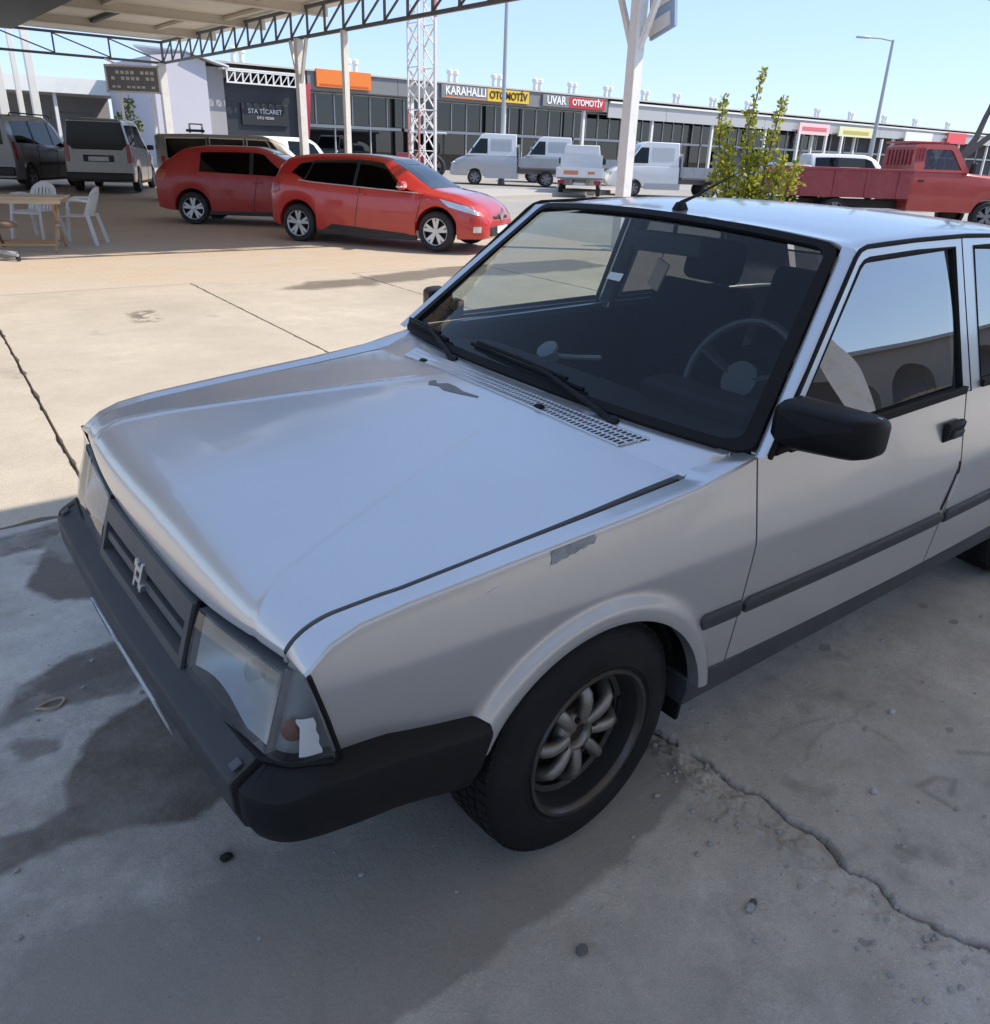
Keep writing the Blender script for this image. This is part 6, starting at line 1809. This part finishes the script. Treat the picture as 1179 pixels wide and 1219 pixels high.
# ---- flatbed trucks
M['bed_silver'] = mat('silver_drop_side', (0.40, 0.41, 0.43), 0.4, metal=0.4, var=0.1, dirt=(0.25, 0.24, 0.23), damount=0.4)
P_STEEL = car_paint('steel_grey_paint', (0.44, 0.45, 0.47), metal=0.5, rough=0.38, coat=0.8, dust=0.2)
def truck(label, pos, heading, lower, upper, bed, tail, guard=True, scale=1.0, high=0.0):
    x, y = pos
    root = tag(empty('flatbed_truck', (x, y, gz(y)), math.atan2(heading[1], heading[0])), label, 'truck', 'flatbed trucks parked across the road')
    root.scale = (scale,) * 3
    B = Body([(-0.12, 0.42, 1.16, 1.22, 0.93, 0.84), (-0.06, 0.40, 1.18, 1.24, 0.95, 0.86), (1.5, 0.38, 1.18, 1.24, 0.95, 0.86), (2.05, 0.38, 1.14, 1.22, 0.94, 0.84), (2.55, 0.38, 0.98, 1.06, 0.90, 0.78), (2.80, 0.40, 0.72, 0.82, 0.80, 0.66), (2.86, 0.46, 0.58, 0.64, 0.70, 0.55)], (1.75,), 0.32, 0.035)
    B.mesh().build('cab_body', lower, root, sharp=28)
    up = MB()
    pr = [(-0.10, 1.20), (-0.07, 2.10 + high), (1.30, 2.12 + high), (1.48, 2.05 + high), (2.15, 1.20)]
    n = len(pr)
    def up_pt(i, s, k): a, b = pr[i]; return Vector((a, s * (0.90 - 0.13 * (b - 1.2) / 0.9 - k), b))
    up.add([up_pt(i, -1, 0) for i in range(n)] + [up_pt(i, 1, 0) for i in range(n)], [tuple(range(n)), tuple(range(n, 2*n))[::-1]] + [(i, n + i, n + (i+1) % n, (i+1) % n) for i in range(n)])
    up.build('cab_upper', upper, root, sharp=20, bevel=0.03)
    mb = MB(); mb.add([(2.10, -0.80, 1.27), (2.10, 0.80, 1.27), (1.53, 0.72, 2.0 + high), (1.53, -0.72, 2.0 + high)], [(0, 1, 2, 3)])
    mb.v = [(a + 0.012, b, c + 0.012) for a, b, c in mb.v]; mb.build('windscreen', M['dark_glass'], root, sharp=0)
    for s in (-1, 1):
        def wq(a, b): return Vector((a, s * (0.905 - 0.13 * (b - 1.2) / 0.9 + 0.004), b))
        mb = MB(); mb.add([wq(0.14, 1.40), wq(1.06, 1.40), wq(1.06, 1.90 + high), wq(0.14, 1.90 + high)], [(0, 1, 2, 3)]); mb.build('side_window', mat('pale_film_glass', (0.50, 0.52, 0.52), 0.35), root, sharp=0)
        mb = MB(); mb.add([wq(1.20, 1.30), wq(1.98, 1.30), wq(1.52, 1.90 + high), wq(1.20, 1.90 + high)], [(0, 1, 2, 3)]); mb.build('door_window', M['dark_glass'], root, sharp=0)
        if guard:
            mb = MB()
            for k in range(8): mb.bar(wq(0.18 + 0.12 * k, 1.42) + Vector((0, s * 0.01, 0)), wq(0.18 + 0.12 * k, 1.88 + high) + Vector((0, s * 0.01, 0)), 0.016, 0.016)
            mb.build('window_guard', M['alu'], root, sharp=0)
        mb = MB(); mb.box((1.86, s * 1.04, 1.42), (0.06, 0.16, 0.26)); mb.build('door_mirror', M['trim'], root, bevel=0.02)
        mb = MB(); mb.box((2.70, s * 0.66, 0.86), (0.18, 0.30, 0.16), Matrix.Rotation(0.5, 3, 'Y')); mb.build('headlight', M['clear_lamp'], root, bevel=0.03)
        mb = MB(); mb.box((-1.46, s * 0.99, 0.98), (2.46, 0.045, 0.40))
        for k in range(6): mb.box((-2.55 + 0.45 * k, s * 1.018, 0.98), (0.05, 0.02, 0.34))
        mb.build('drop_side', bed, root, sharp=0, bevel=0.004)
        mb = MB(); mb.box((0.55, s * 0.92, 0.42), (1.5, 0.06, 0.24)); mb.build('side_guard', M['alu'], root, sharp=0, bevel=0.01)
        mb = MB(); mb.box((-2.30, s * 0.90, 0.52), (0.5, 0.06, 0.26)); mb.build('side_guard', M['alu'], root, sharp=0, bevel=0.01)
        mb = MB(); mb.box((-2.66, s * 0.78, 0.60), (0.06, 0.30, 0.14)); mb.build('tail_light', M['red_lens'], root, bevel=0.01)
    mb = MB(); mb.box((-1.46, 0, 0.76), (2.46, 1.94, 0.08)); mb.box((-1.0, 0.35, 0.62), (3.6, 0.10, 0.2)); mb.box((-1.0, -0.35, 0.62), (3.6, 0.10, 0.2)); mb.build('bed_floor', M['steel_wheel'], root, sharp=0)
    mb = MB(); mb.box((-2.69, 0, 0.98), (0.045, 1.94, 0.38)); mb.build('tailgate', tail, root, sharp=0, bevel=0.004)
    mb = MB(); mb.box((-2.72, 0.38, 0.98), (0.012, 0.62, 0.16)); mb.box((-2.72, -0.5, 0.98), (0.012, 0.3, 0.10)); mb.build('tailgate_mark', mat('faded_orange', (0.60, 0.22, 0.12), 0.6, var=0.3, scale=20), root, sharp=0)
    mb = MB(); mb.box((-0.20, 0, 1.25), (0.06, 1.9, 0.9)); mb.build('headboard', bed, root, sharp=0)
    mb = MB(); mb.box((-2.70, 0, 0.52), (0.04, 0.52, 0.12)); mb.build('licence_plate', M['plate'], root, sharp=0)
    ms = wheel_mesh(0.32, 0.20, 6, M['steel_wheel'])
    for wx in (1.75, -1.45):
        for s in (-1, 1): add_wheel(root, wx, s * 0.83, 0.32, ms)
    return root
HD = (-0.80, 0.60)
truck('silver flatbed truck with a white cab top and barred window, nose pointing left', (24.17, 29.3), HD, P_STEEL, P_WHITE, M['bed_silver'], P_WHITE)
truck('second silver truck with a white cab top standing behind the first one', (29.2, 31.2), HD, P_STEEL, P_WHITE, M['bed_silver'], P_WHITE)
truck('white flatbed truck seen from behind with orange marks on its tailgate', (22.7, 23.3), (0.70, 0.71), P_WHITE, P_WHITE, P_WHITE, P_WHITE, scale=0.85)
truck('white cab truck with a grey bed behind the nearest canopy post', (26.5, 22.0), HD, P_WHITE, P_WHITE, M['bed_silver'], mat('pink_tailgate', (0.62, 0.40, 0.38), 0.5, var=0.1), guard=False, scale=0.95)
# small red tractor under a white roof
tq = tag(empty('red_tractor', (22.9, 34.8, gz(34.8)), 2.5), 'small red tractor under a white sunshade left of the silver trucks', 'tractor')
mb = MB(); mb.box((0.7, 0, 0.85), (1.3, 0.55, 0.6), taper=0.9); mb.box((-0.3, 0, 0.75), (0.9, 0.9, 0.5)); mb.build('body', P_RED, tq, bevel=0.06)
mb = MB(); mb.box((-0.3, 0, 2.05), (1.7, 1.3, 0.08)); mb.build('sunshade', P_WHITE, tq, bevel=0.03)
mb = MB()
for a in (-1.0, 0.4):
    for s in (-0.5, 0.5): mb.tube([(a, s, 0.9), (a, s, 2.02)], 0.03, 6)
mb.build('shade_post', M['trim'], tq)
mb = MB(); mb.box((-0.55, 0, 1.15), (0.45, 0.5, 0.12)); mb.box((-0.80, 0, 1.40), (0.10, 0.5, 0.45)); mb.build('seat', M['trim'], tq, bevel=0.03)
ms = wheel_mesh(0.55, 0.30, 5, M['steel_wheel']); m2 = wheel_mesh(0.33, 0.20, 5, M['steel_wheel'])
for s in (-1, 1): add_wheel(tq, -0.55, s * 0.62, 0.55, ms); add_wheel(tq, 1.0, s * 0.55, 0.33, m2)

# ---- old red pickup truck
pk = tag(empty('red_pickup', (22.05, 10.34, gz(10.0)), math.atan2(-0.585, 0.81)), 'old faded red pickup truck with louvred cab back beyond the silver roof', 'pickup')
P_PK = car_paint('faded_red_paint', (0.42, 0.045, 0.035), rough=0.5, coat=0.5, dust=0.3, dustcol=(0.45, 0.16, 0.12))
P_PKB = mat('faded_maroon_bed', (0.28, 0.045, 0.05), 0.55, var=0.15, scale=2, dirt=(0.36, 0.14, 0.12), dscale=3, damount=0.5)
B = Body([(0.02, 0.55, 1.42, 1.48, 0.94, 0.88), (0.06, 0.50, 1.44, 1.50, 0.95, 0.90), (1.30, 0.48, 1.44, 1.50, 0.95, 0.90), (1.55, 0.48, 1.40, 1.46, 0.95, 0.88), (2.7, 0.50, 1.28, 1.36, 0.92, 0.80), (2.95, 0.52, 1.1, 1.2, 0.88, 0.74), (3.0, 0.56, 0.9, 0.96, 0.8, 0.66)], (2.25,), 0.40)
B.mesh().build('cab_body', P_PK, pk, sharp=28)
mb = MB()
pr = [(0.02, 1.46), (0.02, 2.04), (0.10, 2.12), (1.02, 2.12), (1.14, 2.06), (1.52, 1.46)]
n = len(pr)
O = [[Vector((a, s * (0.93 - 0.15 * (b - 1.46) / 0.66), b)) for a, b in pr] for s in (-1, 1)]
I = [(0.28, 1.52), (0.30, 1.96), (0.36, 2.0), (0.96, 2.0), (1.02, 1.96), (1.30, 1.52)]
II = [[Vector((a, s * (0.93 - 0.15 * (b - 1.46) / 0.66), b)) for a, b in I] for s in (-1, 1)]
for k, s in enumerate((-1, 1)):
    mb.add(O[k] + II[k] + [p + Vector((0, -s * 0.05, 0)) for p in II[k]], [(i, (i+1) % n, n + (i+1) % n, n + i) for i in range(n)] + [(n + i, n + (i+1) % n, 2*n + (i+1) % n, 2*n + i) for i in range(n)])
mb.add(O[0] + O[1], [(1, 2, n+2, n+1), (2, 3, n+3, n+2), (3, 4, n+4, n+3), (0, 1, n+1, n+0)])
mb.add([O[0][5] , O[0][4], O[0][4] + Vector((0, 0.08, 0)), O[0][5] + Vector((0, 0.08, 0))], [(0, 1, 2, 3)])
mb.add([O[1][5] , O[1][4], O[1][4] - Vector((0, 0.08, 0)), O[1][5] - Vector((0, 0.08, 0))], [(0, 1, 2, 3)])
mb.build('cab_upper', P_PK, pk, sharp=30)
for k, s in enumerate((-1, 1)):
    mb = MB(); mb.add([p + Vector((0, -s * 0.03, 0)) for p in II[k]], [tuple(range(n))]); mb.build('side_window', glass_mat('clear_car_glass', (0.7, 0.75, 0.75), 0.06), pk, sharp=0)
    mb = MB(); mb.box((0.26, s * 0.965, 1.24), (0.14, 0.03, 0.04)); mb.build('door_handle', M['trim'], pk)
    mb = MB(); mb.box((1.50, s * 1.06, 1.58), (0.08, 0.20, 0.26)); mb.build('door_mirror', M['trim'], pk, bevel=0.02)
    mb = MB(); mb.box((-1.65, s * 1.0, 1.12), (3.25, 0.06, 0.66)); mb.box((-1.65, s * 1.0, 1.47), (3.3, 0.12, 0.06))
    for q_ in range(4): mb.box((-2.9 + 0.85 * q_, s * 1.04, 1.12), (0.06, 0.04, 0.64))
    mb.build('bed_side', P_PKB, pk, sharp=0, bevel=0.01)
mb = MB(); mb.add([(1.50, -0.86, 1.50), (1.50, 0.86, 1.50), (1.13, 0.74, 2.04), (1.13, -0.74, 2.04)], [(0, 1, 2, 3)]); mb.build('windscreen', M['shop_glass'], pk, sharp=0)
mb = MB()
for k in range(7): mb.box((0.0, -0.60 + 0.2 * k, 1.80), (0.03, 0.10, 0.36))
mb.build('cab_louvre', P_PKB, pk, sharp=0)
for k in range(7):
    mb = MB(); mb.box((-0.02 + 0.15 * k, 0, 2.16), (0.10, 1.42, 0.05)); mb.build('roof_slat', P_PK, pk, sharp=0, bevel=0.008)
for s in (-1, 1):
    for k in range(3):
        mb = MB(); mb.box((0.06 + 0.09 * k, s * 0.86, 1.86), (0.05, 0.03, 0.34)); mb.build('pillar_louvre', P_PKB, pk, sharp=0)
mb = MB(); mb.box((-1.65, 0, 0.84), (3.25, 1.95, 0.10)); mb.box((-0.4, 0, 0.62), (5.6, 0.8, 0.2)); mb.build('bed_floor', M['trim'], pk, sharp=0)
mb = MB(); mb.box((-3.26, 0, 1.12), (0.06, 1.95, 0.66)); mb.build('tailgate', P_PKB, pk, sharp=0)
mb = MB(); mb.box((0.55, 0.0, 1.30), (0.5, 1.5, 0.3)); mb.box((0.30, 0.0, 1.62), (0.16, 1.5, 0.6)); mb.build('bench_seat', M['trim'], pk, bevel=0.04)
mb = MB(); mb.tube([Vector((1.15 + 0.12 * math.sin(t) , 0.42 + 0.20 * math.cos(t), 1.58 + 0.16 * math.sin(t))) for t in [2 * math.pi * i / 20 for i in range(20)]], 0.018, 6, closed=True); mb.build('steering_wheel', M['trim'], pk)
ms = wheel_mesh(0.40, 0.24, 5, M['steel_wheel'])
for wx in (2.25, -1.9):
    for s in (-1, 1): add_wheel(pk, wx, s * 0.84, 0.40, ms)
ld = tag(empty('load_sacks', (20.9, 11.1, gz(11) + 0.93), 0.3), 'heap of pale sacks lying in the red pickup bed', 'sacks')
for k, (a, b, c) in enumerate(((0.0, 0.1, 0.12), (0.7, -0.1, 0.12), (0.35, 0.0, 0.38), (1.0, 0.1, 0.34), (-0.35, -0.1, 0.13))):
    mb = MB(); mb.box((a, b, c + 0.05), (0.72, 0.5, 0.26), Matrix.Rotation(0.3 * k, 3, 'Z')); mb.build('sack', mat('sack_cloth', (0.42, 0.36, 0.28), 0.9, var=0.2), ld, bevel=0.09, seg=3)

# ---- table and chairs at the edge of the canopy shade
def pine(): return mat('varnished_pine', (0.50, 0.30, 0.13), 0.45, var=0.2, scale=5)
M['pine'] = pine(); M['pine_dark'] = mat('reddish_wood', (0.30, 0.11, 0.06), 0.5, var=0.2, scale=6); M['table_top'] = mat('pale_table_wood', (0.52, 0.40, 0.26), 0.5, var=0.15, scale=5)
tb = tag(empty('folding_table', (1.18, 12.25, gz(12.25)), -0.35), 'slatted wooden folding table with crossed legs on the brick paving', 'table')
for k in range(9):
    mb = MB(); mb.box((0, -0.36 + 0.09 * k, 0.735), (1.22, 0.078, 0.024)); mb.build('table_slat', M['table_top'], tb, sharp=0, bevel=0.004)
for yy in (-0.37, 0.37):
    mb = MB(); mb.box((0, yy, 0.69), (1.16, 0.03, 0.06)); mb.build('table_rail', M['table_top'], tb, sharp=0)
for xx, mt in ((0.42, M['pine']), (-0.42, M['pine_dark'])):
    for a, b, o_ in ((-0.36, 0.36, 0.0), (0.36, -0.36, 0.035)):
        mb = MB(); mb.bar((xx + o_, a, 0.0), (xx + o_, b, 0.70), 0.05, 0.028, up=(1, 0, 0)); mb.build('leg', mt, tb, sharp=0, bevel=0.004)
    mb = MB(); mb.bar((xx, -0.05, 0.35), (xx + 0.06, -0.05, 0.35), 0.02); mb.build('leg_bolt', M['alu'], tb)
mb = MB(); mb.bar((-0.42, -0.30, 0.10), (0.42, -0.30, 0.10), 0.03); mb.bar((-0.42, 0.30, 0.10), (0.42, 0.30, 0.10), 0.03); mb.build('stretcher', M['pine'], tb, sharp=0)
M['chair_plastic'] = mat('white_chair_plastic', (0.62, 0.62, 0.60), 0.4, var=0.06, dirt=(0.4, 0.38, 0.34), damount=0.3)
def plastic_chair(label, x, y, rz):
    c = tag(empty('plastic_chair', (x, y, gz(y)), rz), label, 'chair', 'white plastic chairs at the wooden table')
    mb = MB(); mb.panel(lambda u, v: Vector((lerp(-0.22, 0.23, u), lerp(-0.23, 0.23, v) * (0.9 + 0.1 * u), 0.43 - 0.02 * math.sin(math.pi * u) * math.sin(math.pi * v) + (0.0 if u < 0.85 else -0.04 * ((u - 0.85) / 0.15) ** 2))), 12, 10, 0.012, (0, 0, -1)); mb.build('seat', M['chair_plastic'], c)
    def back(u, v): 
        y_ = lerp(-0.24, 0.24, u) * (1 - 0.25 * max(0, v - 0.55) ** 1.5 * 2)
        top = 0.42 * (1 - 0.22 * abs(u * 2 - 1) ** 2.5)
        return Vector((-0.22 - 0.13 * v + 0.05 * (u * 2 - 1) ** 2, y_, 0.43 + v * top))
    mb = MB()
    for k in range(5):
        u0 = 0.20 + 0.13 * k
        mb.panel(lambda u, v: back(lerp(u0, u0 + 0.085, u), lerp(0.0, 0.80, v)), 2, 8, 0.012, (-1, 0, 0))
    mb.panel(lambda u, v: back(u, lerp(0.78, 1.0, v)), 16, 4, 0.014, (-1, 0, 0))
    mb.panel(lambda u, v: back(lerp(0.0, 0.17, u), lerp(0.0, 0.80, v)), 3, 8, 0.014, (-1, 0, 0)); mb.panel(lambda u, v: back(lerp(0.83, 1.0, u), lerp(0.0, 0.80, v)), 3, 8, 0.014, (-1, 0, 0))
    mb.build('backrest', M['chair_plastic'], c)
    for s in (-1, 1):
        mb = MB(); mb.tube([back(0.5 + s * 0.47, 0.62), Vector((-0.12, s * 0.285, 0.665)), Vector((0.08, s * 0.295, 0.66)), Vector((0.20, s * 0.29, 0.63)), Vector((0.225, s * 0.27, 0.52))], [0.020, 0.026, 0.028, 0.026, 0.022], 8); mb.build('armrest', M['chair_plastic'], c)
        for fx in (0.20, -0.22):
            ex = 0.27 if fx > 0 else -0.32
            mb = MB()
            a, b = Vector((fx, s * 0.235, 0.53 if fx > 0 else 0.45)), Vector((ex, s * 0.275, 0.0))
            for off_ in (Vector((0.022, 0, 0)), Vector((0, s * -0.022, 0))): mb.bar(a + off_ * 0.6, b + off_ * 0.6, 0.055 if off_.y else 0.045, 0.012, up=(1, 0, 0) if off_.x else (0, 1, 0))
            mb.build('leg', M['chair_plastic'], c, sharp=0)
plastic_chair('white plastic armchair at the right end of the wooden table', 2.02, 12.75, 2.6)
plastic_chair('white plastic armchair behind the wooden table', 1.62, 13.75, 3.9)
sw = tag(empty('swivel_chair', (0.62, 11.25, gz(11.2)), 0.5), 'worn office swivel chair with a star base at the left edge', 'chair')
mb = MB()
for k in range(5):
    a = 2 * math.pi * k / 5; mb.bar((0, 0, 0.12), (0.30 * math.cos(a), 0.30 * math.sin(a), 0.075), 0.045, 0.03)
mb.build('star_base', M['alu'], sw, sharp=0)
for k in range(5):
    a = 2 * math.pi * k / 5; mb = MB(); mb.lathe([(0, -0.018), (0.028, -0.016), (0.028, 0.016), (0, 0.018)], 12, lambda p, q_, h: Vector((0.30 * math.cos(a) + p, 0.30 * math.sin(a) + h, 0.03 + q_))); mb.build('castor', M['trim'], sw)
mb = MB(); mb.tube([(0, 0, 0.1), (0, 0, 0.42)], [0.03, 0.02], 10); mb.build('column', M['alu'], sw)
mb = MB(); mb.box((0, 0, 0.46), (0.46, 0.46, 0.08)); mb.build('seat', mat('worn_brown_vinyl', (0.10, 0.06, 0.05), 0.6, var=0.2), sw, bevel=0.03, seg=3)
mb = MB(); mb.box((-0.24, 0, 0.82), (0.07, 0.42, 0.46), Matrix.Rotation(-0.12, 3, 'Y')); mb.build('backrest', mat('worn_brown_vinyl_back', (0.10, 0.06, 0.05), 0.6, var=0.2), sw, bevel=0.03, seg=3)

# ---- small litter on the apron
rg = random.Random(5)
mb = MB()
def pebble(mb, x, y, r):
    n = 7; vs = []; z0 = 0.0
    for k, (h, q_) in enumerate(((0.0, 0.8), (0.45, 1.0), (0.9, 0.55))):
        for j in range(n):
            a = 2 * math.pi * j / n + 0.3 * k; rr = r * q_ * rg.uniform(0.75, 1.2)
            vs.append((x + rr * math.cos(a), y + rr * math.sin(a) * 0.8, z0 + h * r * 1.1))
    fs = [(k*n + j, k*n + (j+1) % n, (k+1)*n + (j+1) % n, (k+1)*n + j) for k in range(2) for j in range(n)] + [tuple(2*n + j for j in range(n))]
    mb.add(vs, fs)
for _ in range(900):
    x, y = rg.uniform(-1.6, 2.6), rg.uniform(-1.8, 1.8)
    if rg.random() < 0.35: x, y = 0.43 + rg.gauss(0, 0.12), rg.uniform(-1.7, -0.5)
    pebble(mb, x, y, rg.choice((0.002, 0.003, 0.003, 0.004, 0.006, 0.009)))
o = mb.build('gravel_grit', mat('grit', (0.34, 0.33, 0.32), 0.9, var=0.4, scale=40), None, sharp=0, fixn=False); o['kind'] = 'stuff'
def stone(name, label, cat, x, y, r, col):
    mb = MB(); pebble(mb, 0, 0, r)
    o = mb.build(name, mat(name + '_stone', col, 0.9, var=0.3, scale=60), None, sharp=50); o.location = (x, y, 0.002); tag(o, label, cat); return o
stone('black_lump', 'small black lump of tar on the concrete before the front bumper', 'lump', -0.72, -0.34, 0.016, (0.012, 0.011, 0.011))
stone('pale_stone', 'pale pebble on the concrete below the sill', 'pebble', 1.14, -0.99, 0.012, (0.5, 0.5, 0.5))
stone('pale_stone', 'pale pebble lying beside the crack, left of the scratched mark', 'pebble', 0.76, -1.14, 0.013, (0.45, 0.45, 0.45))
stone('pale_stone', 'grey pebble at the bottom of the picture on the left side of the crack', 'pebble', 0.17, -1.17, 0.014, (0.36, 0.35, 0.34))
stone('dark_stone', 'dark pebble with its shadow on the pale concrete left of the crack', 'pebble', 0.19, -1.165, 0.011, (0.10, 0.10, 0.10))
stone('dark_stone', 'dark grey clod on the concrete near the bottom edge', 'pebble', -0.21, -1.02, 0.017, (0.13, 0.125, 0.12))
mb = MB(); mb.tube([Vector((0.035 * math.cos(t) * (1 + 0.2 * math.sin(3 * t)), 0.022 * math.sin(t), 0.005 + 0.003 * math.sin(2 * t))) for t in [2 * math.pi * i / 22 for i in range(22)]], 0.004, 6, closed=True)
o = mb.build('leaf_curl', mat('dry_leaf', (0.40, 0.32, 0.22), 0.8, var=0.3, scale=30), None); o.location = (-0.92, 0.52, 0.003); tag(o, 'curled pale dry leaf on the wet stain before the grille', 'leaf')
